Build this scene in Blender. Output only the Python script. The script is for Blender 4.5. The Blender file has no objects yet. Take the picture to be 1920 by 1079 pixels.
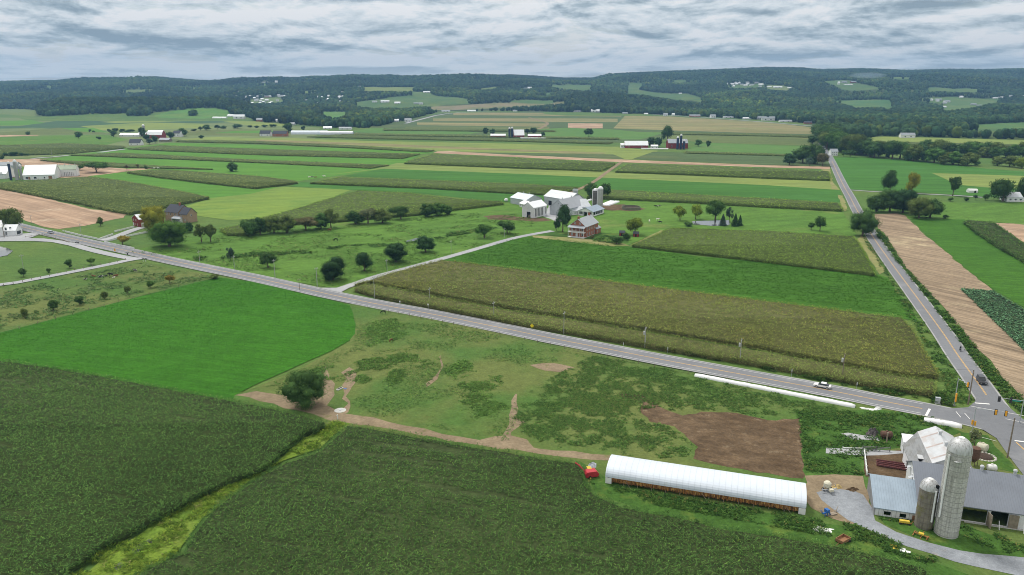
import bpy, math, random
import numpy as np
from mathutils import Matrix, Vector
random.seed(7)
rng = np.random.default_rng(11)
S = bpy.context.scene
R = math.radians

# ------------------------------------------------------------------ camera
F = 1412.0; CX = 960.0; CY = 539.5; CAMH = 85.0
TH = math.atan(379.5 / F); sT, cT = math.sin(TH), math.cos(TH)
cam_d = bpy.data.cameras.new('camera')
cam = bpy.data.objects.new('camera', cam_d); S.collection.objects.link(cam)
cam.location = (0, 0, CAMH); cam.rotation_euler = (math.pi / 2 - TH, 0, 0)
cam_d.sensor_width = 36; cam_d.lens = F / 1920 * 36; cam_d.clip_start = 1; cam_d.clip_end = 40000
S.camera = cam

# ------------------------------------------------------------------ sky and sun
SUN_EL, SUN_AZ = R(58), R(-35)          # azimuth from +Y (away from the camera), to the left
w = bpy.data.worlds.new('World'); S.world = w; w.use_nodes = True
nt = w.node_tree; nt.nodes.clear()
N = lambda t, **k: _n(nt, t, **k)
def _n(tree, t, **k):
    n = tree.nodes.new(t)
    for a, v in k.items():
        if a.startswith('i_'): n.inputs[a[2:].replace('_', ' ')].default_value = v
        else: setattr(n, a, v)
    return n
def lk(tree, a, b): tree.links.new(a, b)
out = N('ShaderNodeOutputWorld')
sky = N('ShaderNodeTexSky', sky_type='NISHITA'); sky.sun_disc = False
sky.sun_elevation = SUN_EL; sky.sun_rotation = SUN_AZ; sky.air_density = 1.2; sky.dust_density = 1.5
bgs = N('ShaderNodeBackground'); bgs.inputs[1].default_value = 0.13
lk(nt, sky.outputs[0], bgs.inputs[0])
tc = N('ShaderNodeTexCoord'); sep = N('ShaderNodeSeparateXYZ'); lk(nt, tc.outputs['Generated'], sep.inputs[0])
def M_(op, a, b=None, c=None, tree=None):
    tree = tree or nt
    n = tree.nodes.new('ShaderNodeMath'); n.operation = op
    for i, v in enumerate((a, b, c)):
        if v is None: continue
        if isinstance(v, (int, float)): n.inputs[i].default_value = v
        else: tree.links.new(v, n.inputs[i])
    return n.outputs[0]
def ramp(tree, src, stops, interp='LINEAR'):
    r = tree.nodes.new('ShaderNodeValToRGB'); r.color_ramp.interpolation = interp
    el = r.color_ramp.elements
    while len(el) < len(stops): el.new(0.5)
    for e, (p, c) in zip(el, stops):
        e.position = p; e.color = (*c, 1) if len(c) == 3 else c
    tree.links.new(src, r.inputs[0]); return r.outputs[0]
def cloud(dz):
    """cloud density in the direction of view, dz higher up: a layer seen from below and its heaped sides"""
    z = M_('ADD', M_('MAXIMUM', sep.outputs[2], 0.0), dz); zc = M_('ADD', z, 0.08)
    cb = N('ShaderNodeCombineXYZ'); lk(nt, M_('DIVIDE', sep.outputs[0], zc), cb.inputs[0]); lk(nt, M_('DIVIDE', sep.outputs[1], zc), cb.inputs[1])
    a = N('ShaderNodeTexNoise'); a.inputs['Scale'].default_value = .42; a.inputs['Detail'].default_value = 6; a.inputs['Roughness'].default_value = .5; lk(nt, cb.outputs[0], a.inputs[0])
    c2 = N('ShaderNodeCombineXYZ'); lk(nt, M_('MULTIPLY', sep.outputs[0], 7.5), c2.inputs[0]); lk(nt, M_('MULTIPLY', sep.outputs[1], 7.5), c2.inputs[1])
    lk(nt, M_('MULTIPLY', M_('POWER', z, .42), 15.0), c2.inputs[2])
    b2 = N('ShaderNodeTexNoise'); b2.inputs['Scale'].default_value = 1.0; b2.inputs['Detail'].default_value = 9; b2.inputs['Roughness'].default_value = .6; b2.inputs['Distortion'].default_value = .22; lk(nt, c2.outputs[0], b2.inputs[0])
    return M_('ADD', M_('MULTIPLY', a.outputs[0], .25), M_('MULTIPLY', b2.outputs[0], .75)), b2.outputs[0]
d0, nB = cloud(0.0); d1, _x = cloud(0.007)
lit = M_('SUBTRACT', d0, d1)                       # thinner above: a lit top; thicker above: a shaded base
tone = M_('ADD', M_('SUBTRACT', .61, M_('MULTIPLY', M_('SUBTRACT', d0, .5), 2.3)), M_('MULTIPLY', lit, 5.5))
ccol = ramp(nt, tone, [(0.14, (0.33, 0.41, 0.47)), (0.36, (0.51, 0.60, 0.65)), (0.50, (0.69, 0.76, 0.80)),
                       (0.64, (0.82, 0.88, 0.91)), (0.84, (1.0, 1.0, 1.0))])
hz = M_('POWER', M_('SUBTRACT', 1.0, M_('MINIMUM', M_('MULTIPLY', sep.outputs[2], 16.0), 1.0)), 2.0)
mixh = N('ShaderNodeMix', data_type='RGBA'); lk(nt, M_('MULTIPLY', hz, 0.75), mixh.inputs[0])
lk(nt, ccol, mixh.inputs[6]); mixh.inputs[7].default_value = (0.98, 1.04, 1.06, 1)
bgc = N('ShaderNodeBackground'); lk(nt, M_('ADD', 1.0, M_('MULTIPLY', M_('MAXIMUM', sep.outputs[2], 0.0), 0.7)), bgc.inputs[1]); mxu = N('ShaderNodeMix', data_type='RGBA'); lk(nt, M_('MINIMUM', M_('MULTIPLY', M_('MAXIMUM', M_('SUBTRACT', sep.outputs[2], .15), 0.0), 2.2), .85), mxu.inputs[0]); lk(nt, mixh.outputs[2], mxu.inputs[6]); mxu.inputs[7].default_value = (0.86, 0.82, 0.76, 1); lk(nt, mxu.outputs[2], bgc.inputs[0])
cover = ramp(nt, nB, [(0.30, (0, 0, 0)), (0.40, (1, 1, 1))])
ms = N('ShaderNodeMixShader'); lk(nt, M_('MAXIMUM', cover, 0.8), ms.inputs[0])
lk(nt, bgs.outputs[0], ms.inputs[1]); lk(nt, bgc.outputs[0], ms.inputs[2]); lk(nt, ms.outputs[0], out.inputs[0])

sd = bpy.data.lights.new('sun', 'SUN'); sd.energy = 2.9; sd.angle = R(11); sd.color = (1.0, 0.96, 0.90)
sun = bpy.data.objects.new('sun', sd); S.collection.objects.link(sun)
dv = Vector((math.sin(SUN_AZ) * math.cos(SUN_EL), math.cos(SUN_AZ) * math.cos(SUN_EL), math.sin(SUN_EL)))
sun.rotation_euler = dv.to_track_quat('Z', 'Y').to_euler(); sun.location = (0, 0, 400)
S.view_settings.view_transform = 'Standard'; S.view_settings.look = 'None'
S.view_settings.exposure = -0.18; S.view_settings.gamma = 1.0
S.cycles.filter_width = 1.0; S.cycles.max_bounces = 5; S.cycles.diffuse_bounces = 2; S.cycles.glossy_bounces = 2
S.cycles.transparent_max_bounces = 4; S.cycles.volume_bounces = 0

# ------------------------------------------------------------------ projection (photo pixel <-> place)
def un(px, py, z=0.0):
    u = (px - CX) / F; v = (py - CY) / F
    t = (CAMH - z) / (sT + v * cT)
    return (u * t, (cT - v * sT) * t)
def unv(pts, z=0.0): return np.array([un(a, b, z) for a, b in pts])
def pr(x, y, z=0.0):
    dz = z - CAMH; d = y * cT - dz * sT; up = y * sT + dz * cT
    return (CX + F * x / d, CY - F * up / d)
def hgt(px, py, ytop):
    x, y = un(px, py); lo, hi = 0.0, 200.0
    for _ in range(40):
        m = (lo + hi) / 2
        if pr(x, y, m)[1] > ytop: lo = m
        else: hi = m
    return lo
def ang(a, b): return math.atan2(b[1] - a[1], b[0] - a[0])

# ------------------------------------------------------------------ object helpers
COL = S.collection
def tag(o, label=None, cat=None, group=None, kind=None):
    if label: o['label'] = label
    if cat: o['category'] = cat
    if group: o['group'] = group
    if kind: o['kind'] = kind
    return o
def link(o, parent=None):
    COL.objects.link(o)
    if parent: o.parent = parent
    return o
def empty(name, loc, rz=0.0):
    o = bpy.data.objects.new(name, None); o.empty_display_size = 0.5
    o.location = loc; o.rotation_euler = (0, 0, rz); return link(o)
def mesh_np(name, V, faces_n, idx, mats, col=None, mat_idx=None, smooth=False):
    """V (n,3); faces all with faces_n corners; idx flat loop->vertex"""
    me = bpy.data.meshes.new(name)
    nf = len(idx) // faces_n
    me.vertices.add(len(V)); me.vertices.foreach_set('co', np.asarray(V, dtype=np.float32).ravel())
    me.loops.add(len(idx)); me.loops.foreach_set('vertex_index', np.asarray(idx, dtype=np.int32))
    me.polygons.add(nf); me.polygons.foreach_set('loop_start', np.arange(0, nf * faces_n, faces_n, dtype=np.int32))
    for m in mats: me.materials.append(m)
    if mat_idx is not None: me.polygons.foreach_set('material_index', np.asarray(mat_idx, dtype=np.int32))
    if col is not None:
        a = me.color_attributes.new('Col', 'FLOAT_COLOR', 'POINT')
        c4 = np.ones((len(V), 4), dtype=np.float32); c4[:, :3] = col
        a.data.foreach_set('color', c4.ravel())
    me.update(calc_edges=True)
    if smooth: me.polygons.foreach_set('use_smooth', np.ones(nf, dtype=bool))
    return me
class MB:
    """collects pieces of one mesh"""
    def __init__(s): s.v = []; s.f = []; s.m = []; s.mats = []; s.cur = 0
    def use(s, m):
        if m not in s.mats: s.mats.append(m)
        s.cur = s.mats.index(m); return s
    def face(s, pts):
        b = len(s.v); s.v += [tuple(p) for p in pts]; s.f.append(tuple(range(b, b + len(pts)))); s.m.append(s.cur); return s
    def box(s, x0, x1, y0, y1, z0, z1):
        b = len(s.v)
        s.v += [(x0, y0, z0), (x1, y0, z0), (x1, y1, z0), (x0, y1, z0), (x0, y0, z1), (x1, y0, z1), (x1, y1, z1), (x0, y1, z1)]
        for q in ((0, 3, 2, 1), (4, 5, 6, 7), (0, 1, 5, 4), (1, 2, 6, 5), (2, 3, 7, 6), (3, 0, 4, 7)):
            s.f.append(tuple(b + i for i in q)); s.m.append(s.cur)
        return s
    def prism(s, prof, y0, y1, axis='y'):
        """closed profile (a,z) swept between y0 and y1; axis y or x"""
        n = len(prof); b = len(s.v)
        for yy in (y0, y1):
            for a, z in prof: s.v.append((a, yy, z) if axis == 'y' else (yy, a, z))
        s.f.append(tuple(range(b, b + n))); s.m.append(s.cur)
        s.f.append(tuple(range(b + 2 * n - 1, b + n - 1, -1))); s.m.append(s.cur)
        for i in range(n):
            j = (i + 1) % n; s.f.append((b + i, b + n + i, b + n + j, b + j)); s.m.append(s.cur)
        return s
    def bar(s, p, q, r, n=6, r2=None, cap=True):
        p = Vector(p); q = Vector(q); d = (q - p).normalized(); r2 = r if r2 is None else r2
        a = d.orthogonal().normalized(); c = d.cross(a); b = len(s.v)
        for P, rr in ((p, r), (q, r2)):
            for i in range(n):
                t = 2 * math.pi * i / n; s.v.append(tuple(P + a * (math.cos(t) * rr) + c * (math.sin(t) * rr)))
        for i in range(n):
            j = (i + 1) % n; s.f.append((b + i, b + j, b + n + j, b + n + i)); s.m.append(s.cur)
        if cap:
            s.f.append(tuple(b + i for i in range(n - 1, -1, -1))); s.m.append(s.cur)
            s.f.append(tuple(b + n + i for i in range(n))); s.m.append(s.cur)
        return s
    def lathe(s, prof, n=24, cx=0.0, cy=0.0):
        b = len(s.v)
        for r_, z in prof:
            for i in range(n):
                t = 2 * math.pi * i / n; s.v.append((cx + r_ * math.cos(t), cy + r_ * math.sin(t), z))
        for k in range(len(prof) - 1):
            for i in range(n):
                j = (i + 1) % n
                s.f.append((b + k * n + i, b + k * n + j, b + (k + 1) * n + j, b + (k + 1) * n + i)); s.m.append(s.cur)
        return s
    def blob(s, c, rad, jit=0.15, sub=2, seed=0):
        V, Fc = ICO[sub]; rg = np.random.default_rng(seed); b = len(s.v)
        P = V * (1 + jit * (rg.random((len(V), 1)) - .5) * 2) * np.array(rad) + np.array(c)
        s.v += [tuple(p) for p in P]
        for f in Fc: s.f.append(tuple(b + int(i) for i in f)); s.m.append(s.cur)
        return s
    def build(s, name, parent=None, mat=None, smooth=False, loc=None):
        me = bpy.data.meshes.new(name)
        me.from_pydata(s.v, [], s.f)
        for m in (s.mats or [mat]): me.materials.append(m)
        if s.mats: me.polygons.foreach_set('material_index', s.m)
        if smooth: me.polygons.foreach_set('use_smooth', [True] * len(s.f))
        me.update()
        o = bpy.data.objects.new(name, me)
        if loc: o.location = loc
        return link(o, parent)
def _ico():
    t = (1 + 5 ** .5) / 2
    v = [(-1, t, 0), (1, t, 0), (-1, -t, 0), (1, -t, 0), (0, -1, t), (0, 1, t), (0, -1, -t), (0, 1, -t), (t, 0, -1), (t, 0, 1), (-t, 0, -1), (-t, 0, 1)]
    f = [(0, 11, 5), (0, 5, 1), (0, 1, 7), (0, 7, 10), (0, 10, 11), (1, 5, 9), (5, 11, 4), (11, 10, 2), (10, 7, 6), (7, 1, 8), (3, 9, 4), (3, 4, 2), (3, 2, 6), (3, 6, 8), (3, 8, 9), (4, 9, 5), (2, 4, 11), (6, 2, 10), (8, 6, 7), (9, 8, 1)]
    v = [np.array(p) / np.linalg.norm(p) for p in v]; res = [(np.array(v), np.array(f))]
    for _ in range(3):
        cache = {}; nf = []
        def mid(a, b):
            k = (min(a, b), max(a, b))
            if k not in cache:
                m = v[a] + v[b]; v.append(m / np.linalg.norm(m)); cache[k] = len(v) - 1
            return cache[k]
        for a, b, c in f:
            x, y, z = mid(a, b), mid(b, c), mid(c, a); nf += [(a, x, z), (b, y, x), (c, z, y), (x, y, z)]
        f = nf; res.append((np.array(v), np.array(f)))
    return res
ICO = _ico()

# ------------------------------------------------------------------ numpy noise and polygons
def vnoise(x, y, seed=0):
    xi = np.floor(x).astype(np.int64); yi = np.floor(y).astype(np.int64); fx = x - xi; fy = y - yi
    def h(a, b):
        n = (a * 374761393 + b * 668265263 + seed * 2147483647) & 0xffffffff
        n = ((n ^ (n >> 13)) * 1274126177) & 0xffffffff
        return ((n ^ (n >> 16)) & 0xffff) / 65535.0
    fx = fx * fx * (3 - 2 * fx); fy = fy * fy * (3 - 2 * fy)
    return (h(xi, yi) * (1 - fx) + h(xi + 1, yi) * fx) * (1 - fy) + (h(xi, yi + 1) * (1 - fx) + h(xi + 1, yi + 1) * fx) * fy
def fbm(x, y, sc, oct=4, seed=0):
    s_ = 0; a = 0.5; t = 0
    for k in range(oct):
        s_ = s_ + a * vnoise(x / sc * 2 ** k + 17.3 * k, y / sc * 2 ** k - 9.1 * k, seed + k); t += a; a *= .5
    return s_ / t
def inpoly(P, X, Y):
    ins = np.zeros(X.shape, dtype=bool); n = len(P); j = n - 1
    for i in range(n):
        xi, yi = P[i]; xj, yj = P[j]
        if yi != yj:
            c = ((yi > Y) != (yj > Y)) & (X < (xj - xi) * (Y - yi) / (yj - yi) + xi); ins ^= c
        j = i
    return ins
def rough(P, step, amp, seed=0):
    """subdivide an outline and make it uneven"""
    o = []; n = len(P); P = np.asarray(P, float); rg = np.random.default_rng(seed)
    for i in range(n):
        a, b = P[i], P[(i + 1) % n]; L = math.dist(a, b); k = max(1, min(60, int(L / step)))
        d = (b - a) / max(L, 1e-6); nn = np.array([-d[1], d[0]])
        for q in range(k): o.append(a + (b - a) * q / k + nn * (rg.random() - .5) * 2 * amp * (1 if q else .4))
    return np.array(o)
# ------------------------------------------------------------------ materials
MATS = {}
def newmat(name, rough_=0.9, spec=0.25, metal=0.0):
    m = bpy.data.materials.new(name); m.use_nodes = True; t = m.node_tree
    b = t.nodes['Principled BSDF']; b.inputs['Roughness'].default_value = rough_
    b.inputs['Specular IOR Level'].default_value = spec; b.inputs['Metallic'].default_value = metal
    return m, t, b
def nnoise(t, vec, scale, detail=3, rough_=.55, mscale=(1, 1, 1), rot=0.0):
    if mscale != (1, 1, 1) or rot:
        if rot:
            r0 = t.nodes.new('ShaderNodeMapping'); r0.inputs['Rotation'].default_value = (0, 0, -rot)
            t.links.new(vec, r0.inputs[0]); vec = r0.outputs[0]
        mp = t.nodes.new('ShaderNodeMapping'); mp.inputs['Scale'].default_value = mscale
        t.links.new(vec, mp.inputs[0]); vec = mp.outputs[0]
    n = t.nodes.new('ShaderNodeTexNoise'); n.inputs['Scale'].default_value = scale
    n.inputs['Detail'].default_value = detail; n.inputs['Roughness'].default_value = rough_
    t.links.new(vec, n.inputs[0]); return n.outputs[0]
def mixc(t, fac, a, b, mode='MIX'):
    n = t.nodes.new('ShaderNodeMix'); n.data_type = 'RGBA'; n.blend_type = mode
    for k, v in ((0, fac), (6, a), (7, b)):
        if isinstance(v, (int, float)): n.inputs[k].default_value = v
        elif isinstance(v, tuple): n.inputs[k].default_value = (*v, 1)
        else: t.links.new(v, n.inputs[k])
    return n.outputs[2]
def g(v): return (v, v, v)
def wpos(t): return t.nodes.new('ShaderNodeNewGeometry').outputs['Position']
def opos(t): return t.nodes.new('ShaderNodeTexCoord').outputs['Object']
def gmat(name, c1, c2, s1=0.02, c3=None, s3=0.012, p3=(.55, .68), fine=(0.9, .25), stripes=(), bump=(0.5, .6), rough_=.95):
    """field or ground: two tones over s1, patches of c3, fine grain and rows"""
    if name in MATS: return MATS[name]
    m, t, b = newmat(name, rough_, .1); P = wpos(t)
    c = mixc(t, ramp(t, nnoise(t, P, s1, 4), [(.35, g(0)), (.65, g(1))]), c1, c2)
    if c3: c = mixc(t, ramp(t, nnoise(t, P, s3, 6, .62), [(p3[0], g(0)), (p3[1], g(1))]), c, c3)
    f = nnoise(t, P, fine[0], 4, .65)
    c = mixc(t, 1.0, c, ramp(t, f, [(.25, g(1 - fine[1])), (.75, g(1 + fine[1]))]), 'MULTIPLY')
    f2 = nnoise(t, P, fine[0] * .22, 3, .6)
    c = mixc(t, 1.0, c, ramp(t, f2, [(.3, g(1 - fine[1] * .6)), (.7, g(1 + fine[1] * .6))]), 'MULTIPLY')
    for (a, across, along, st) in stripes:
        s = nnoise(t, P, 1.0, 2, .5, (along, across, 1), a)
        c = mixc(t, 1.0, c, ramp(t, s, [(.38, g(1 - st)), (.62, g(1 + st))]), 'MULTIPLY')
    t.links.new(c, b.inputs['Base Color'])
    if bump:
        bp = t.nodes.new('ShaderNodeBump'); bp.inputs['Strength'].default_value = 1.0; bp.inputs['Distance'].default_value = bump[0]
        t.links.new(nnoise(t, P, bump[1], 4, .7), bp.inputs['Height']); t.links.new(bp.outputs[0], b.inputs['Normal'])
    MATS[name] = m; return m
def leafmat(name='leaf', tr=0.25):
    if name in MATS: return MATS[name]
    m, t, b = newmat(name, .85, .04)
    a = t.nodes.new('ShaderNodeVertexColor'); a.layer_name = 'Col'
    oi = t.nodes.new('ShaderNodeObjectInfo')
    c = mixc(t, 1.0, a.outputs[0], ramp(t, oi.outputs['Random'], [(0, g(.82)), (1, g(1.18))]), 'MULTIPLY')
    t.links.new(c, b.inputs['Base Color'])
    if tr:
        tl = t.nodes.new('ShaderNodeBsdfTranslucent'); t.links.new(c, tl.inputs[0])
        mx = t.nodes.new('ShaderNodeMixShader'); mx.inputs[0].default_value = tr
        t.links.new(b.outputs[0], mx.inputs[1]); t.links.new(tl.outputs[0], mx.inputs[2])
        t.links.new(mx.outputs[0], t.nodes['Material Output'].inputs[0])
    MATS[name] = m; return m
def smat(name, c, rough_=.7, spec=.3, var=.12, scale=.8, metal=0.0, ribs=None, dirt=None, zst=None):
    """solid surface in object space: base colour, soft variation, optional ribs (period m, axis) and dirt"""
    if name in MATS: return MATS[name]
    m, t, b = newmat(name, rough_, spec, metal); P = opos(t)
    v = nnoise(t, P, scale, 5, .6)
    cc = mixc(t, 1.0, c, ramp(t, v, [(.3, g(1 - var)), (.7, g(1 + var))]), 'MULTIPLY')
    if zst:   # runs down the surface
        v2 = nnoise(t, P, 1.0, 4, .6, (zst[0], zst[0], zst[1]))
        cc = mixc(t, ramp(t, v2, [(.48, g(0)), (.7, g(1))]), cc, zst[2])
    if dirt:
        v3 = nnoise(t, P, dirt[0], 6, .65); cc = mixc(t, ramp(t, v3, [(dirt[2], g(0)), (dirt[2] + .12, g(1))]), cc, dirt[1])
    if ribs:
        wv = t.nodes.new('ShaderNodeTexWave'); wv.wave_type = 'BANDS'; wv.bands_direction = ribs[1]; wv.wave_profile = 'SAW'
        wv.inputs['Scale'].default_value = 1.0 / ribs[0] * .314; wv.inputs['Distortion'].default_value = 0
        t.links.new(P, wv.inputs[0])
        line = ramp(t, wv.outputs[1], [(0, g(ribs[2])), (.16, g(1)), (1, g(1))])
        cc = mixc(t, 1.0, cc, line, 'MULTIPLY')
        bp = t.nodes.new('ShaderNodeBump'); bp.inputs['Strength'].default_value = .5; bp.inputs['Distance'].default_value = .05
        t.links.new(wv.outputs[1], bp.inputs['Height']); t.links.new(bp.outputs[0], b.inputs['Normal'])
    t.links.new(cc, b.inputs['Base Color']); MATS[name] = m; return m

# ------------------------------------------------------------------ terrain
CR = np.array([(-900, 152), (-200, 153), (0, 154), (110, 151), (200, 149), (290, 146), (340, 149), (390, 153), (430, 151), (500, 150), (560, 154), (610, 151), (680, 147),
      (760, 149), (860, 144), (960, 142), (1030, 145), (1060, 147), (1110, 147), (1130, 143), (1200, 137), (1300, 133), (1400, 129), (1440, 127), (1500, 128), (1540, 131),
      (1620, 130), (1700, 133), (1760, 131), (1850, 132), (1920, 130), (2100, 131), (2900, 135)], float)
YC = 5400.0
def sstep(a, b, x):
    t = np.clip((x - a) / (b - a), 0, 1); return t * t * (3 - 2 * t)
def T(x, y):
    x = np.asarray(x, float); y = np.asarray(y, float); yy = np.maximum(y, 200)
    px = CX + F / cT * x / yy
    cp = np.interp(px, CR[:, 0], CR[:, 1])
    zc = CAMH + YC * np.tan(np.arctan((CY - cp) / F) - TH) - 13
    e = sstep(2450, YC, yy)
    z = zc * e
    z = z + (fbm(x, y, 900, 3, 5) - .5) * 105 * sstep(2500, 3300, yy) * (1 - sstep(4600, 5300, yy))
    z = z + (fbm(x, y, 330, 3, 9) - .5) * 40 * sstep(2400, 3000, yy) * (1 - sstep(4800, 5400, yy))
    z = z - 60 * sstep(YC + 100, YC + 900, yy)
    # wooded ridge on the left, wooded ridge in the middle
    z = z + 33 * np.exp(-((yy - 2450) / 230) ** 2) * sstep(20, 130, px) * (1 - sstep(400, 520, px))
    z = z + 30 * np.exp(-((yy - 2850) / 260) ** 2) * sstep(1010, 1090, px) * (1 - sstep(1130, 1480, px))
    z = z + 12 * np.exp(-((yy - 2300) / 200) ** 2) * sstep(1700, 1800, px)
    return z * (y > 1900) * (1 - sstep(2400, 2900, np.abs(px - 960) + 960))
def cast(px, py):
    """photo pixel -> point on the terrain"""
    u = (px - CX) / F; v = (py - CY) / F
    d = np.array([u, cT - v * sT, -sT - v * cT]); ts = np.linspace(300, 6500, 3100)
    X = u * ts; Y = d[1] * ts; Z = CAMH + d[2] * ts
    hit = np.nonzero(Z < T(X, Y))[0]
    if len(hit) == 0: return None
    k = hit[0]; return (X[k], Y[k], float(T(X[k], Y[k])))
# open land on the hills (as seen), colour
GRN, YEL, TAN = (.075, .14, .045), (.17, .21, .06), (.22, .18, .11)
CLR = [
 ([(0, 205), (60, 206), (72, 210), (72, 219), (0, 214), (-80, 214), (-80, 205)], (.13, .18, .06)),
 ([(284, 217), (320, 209), (350, 205), (375, 203), (410, 204), (428, 208), (430, 217), (380, 223), (300, 221)], (.09, .21, .04)),
 ([(400, 206), (428, 208), (440, 224), (400, 224)], (.09, .21, .04)),
 ([(472, 157), (506, 157), (494, 162)], (.12, .22, .06)),
 ([(503, 182), (525, 184), (534, 191), (509, 193), (470, 195), (469, 188)], (.14, .2, .07)),
 ([(578, 210), (651, 210), (650, 219), (623, 224), (603, 215)], (.08, .2, .045)),
 ([(660, 194), (700, 188), (720, 185), (804, 176), (879, 186), (879, 195), (804, 200), (752, 204), (700, 203), (672, 201)], GRN),
 ([(680, 165), (700, 163), (777, 165), (773, 172), (683, 171)], YEL),
 ([(773, 172), (800, 173), (815, 180), (770, 182)], GRN),
 ([(812, 199), (908, 195), (1000, 191), (1060, 190), (1058, 195), (908, 204), (846, 207), (795, 206)], TAN),
 ([(1031, 159), (1066, 158), (1108, 160), (1108, 168), (1096, 171), (1033, 164)], GRN),
 ([(960, 190), (1005, 188), (1040, 189), (1040, 192), (960, 193)], GRN),
 ([(1178, 156), (1208, 157), (1194, 170), (1212, 171), (1287, 176), (1317, 185), (1316, 193), (1267, 188), (1204, 179), (1175, 177)], GRN),
 ([(1358, 160), (1433, 156), (1433, 164), (1375, 166)], GRN),
 ([(1435, 159), (1485, 164), (1475, 171), (1437, 168)], (.16, .2, .09)),
 ([(1541, 153), (1570, 151), (1609, 156), (1653, 167), (1680, 170), (1583, 170), (1562, 160)], GRN),
 ([(1738, 164), (1817, 165), (1872, 175), (1740, 172)], GRN),
 ([(1557, 190), (1600, 188), (1670, 188), (1675, 202), (1664, 206), (1649, 202), (1605, 204), (1587, 197)], (.065, .15, .05)),
 ([(1719, 186), (1872, 184), (1872, 193), (1828, 202), (1782, 208), (1762, 208), (1767, 195), (1725, 190)], (.09, .16, .05)),
 ([(1786, 240), (1828, 234), (1930, 229), (1930, 243), (1850, 246), (1806, 244)], (.07, .16, .05)),
 ([(1432, 195), (1462, 195), (1462, 199), (1432, 199)], GRN),
 ([(55, 163), (90, 161), (120, 163), (80, 166)], GRN), ([(215, 170), (262, 168), (290, 171), (240, 174)], (.12, .17, .06)), ([(330, 165), (365, 164), (380, 168), (345, 169)], GRN), ([(880, 166), (925, 163), (955, 165), (900, 169)], (.14, .19, .06)), ([(1240, 152), (1275, 150), (1300, 153), (1262, 155)], GRN), ([(1660, 146), (1700, 145), (1715, 148), (1680, 150)], GRN), ([(1000, 176), (1030, 174), (1042, 178), (1012, 180)], GRN), ([(555, 172), (590, 170), (600, 174), (570, 176)], (.12, .18, .06)), ([(1850, 213), (1890, 211), (1920, 214), (1870, 217)], GRN),
 ([(1620, 224), (1640, 222), (1640, 226), (1622, 227)], GRN),
]
# foot of the continuous woods (photo line)
FOOT = np.array([(-400, 213), (0, 213), (16, 210), (70, 212), (72, 219), (105, 218), (180, 214), (240, 213), (240, 218), (275, 218), (290, 211), (350, 206), (425, 209), (432, 216),
   (470, 222), (480, 229), (560, 234), (600, 238), (640, 241), (690, 240), (715, 236), (760, 226), (800, 216), (830, 209), (960, 209), (1100, 211), (1200, 214), (1300, 218), (1400, 224),
   (1480, 229), (1531, 233), (1538, 258), (1560, 262), (1625, 262), (1640, 256), (1760, 258), (1920, 263), (2400, 266)], float)
az = np.radians(np.concatenate([np.arange(-180, -44, 8.), np.arange(-44, 44.01, .25), np.arange(48, 180, 8.)]))
rad = np.concatenate([[5, 300, 700, 1200, 1600, 1900], np.arange(1950, 6500, 22.), np.arange(6560, 6900, 100.)])
A_, R_ = np.meshgrid(az, rad); Xg = R_ * np.sin(A_); Yg = R_ * np.cos(A_); Zg = T(Xg, Yg)
na, nr = len(az), len(rad)
V = np.stack([Xg.ravel(), Yg.ravel(), Zg.ravel()], 1)
i0 = (np.arange(nr - 1)[:, None] * na + np.arange(na)[None, :]); j0 = np.roll(np.arange(na), -1)[None, :] + np.arange(nr - 1)[:, None] * na
quads = np.stack([i0, i0 + na, j0 + na, j0], -1).reshape(-1, 4)
_d = V[:, 1] * cT - (V[:, 2] - CAMH) * sT; _d = np.where(_d < 1, 1, _d)
PX = CX + F * V[:, 0] / _d; PY = CY - F * (V[:, 1] * sT + (V[:, 2] - CAMH) * cT) / _d
colv = np.tile(np.array([.078, .15, .034]), (len(V), 1))
wood = (V[:, 1] > 1000) & (PY < np.interp(PX, FOOT[:, 0], FOOT[:, 1]))
colv[wood] = (.03, .05, .02)
CLRW = []
for P, c in CLR:
    W = [cast(*p) for p in P]
    if any(q is None for q in W): W = [q for q in W if q is not None]
    CLRW.append([(q[0], q[1]) for q in W])
    colv[inpoly(CLRW[-1], V[:, 0], V[:, 1])] = c
m, t, b = newmat('ground cover', .95, .1); P = wpos(t)
a = t.nodes.new('ShaderNodeVertexColor'); a.layer_name = 'Col'
c = mixc(t, ramp(t, nnoise(t, P, .012, 5, .6), [(.4, g(0)), (.7, g(.55))]), a.outputs[0], (.16, .2, .05))
c = mixc(t, ramp(t, nnoise(t, P, .02, 5, .6), [(.5, g(0)), (.75, g(.6))]), c, (.05, .12, .03))
c = mixc(t, 1.0, c, ramp(t, nnoise(t, P, .8, 5, .7), [(.25, g(.72)), (.75, g(1.28))]), 'MULTIPLY')
c = mixc(t, 1.0, c, ramp(t, nnoise(t, P, .15, 4, .6, (1, 3, 1)), [(.3, g(.8)), (.7, g(1.2))]), 'MULTIPLY')
t.links.new(c, b.inputs['Base Color'])
bp = t.nodes.new('ShaderNodeBump'); bp.inputs['Strength'].default_value = 1; bp.inputs['Distance'].default_value = .35
t.links.new(nnoise(t, P, .9, 4, .7), bp.inputs['Height']); t.links.new(bp.outputs[0], b.inputs['Normal'])
GROUND = m
me = mesh_np('ground', V, 4, quads.ravel(), [m], col=colv, smooth=True)
# centre cap
go = link(bpy.data.objects.new('ground', me))
tag(go, 'green meadow ground running out to the wooded hills', 'ground', kind='structure')

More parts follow.
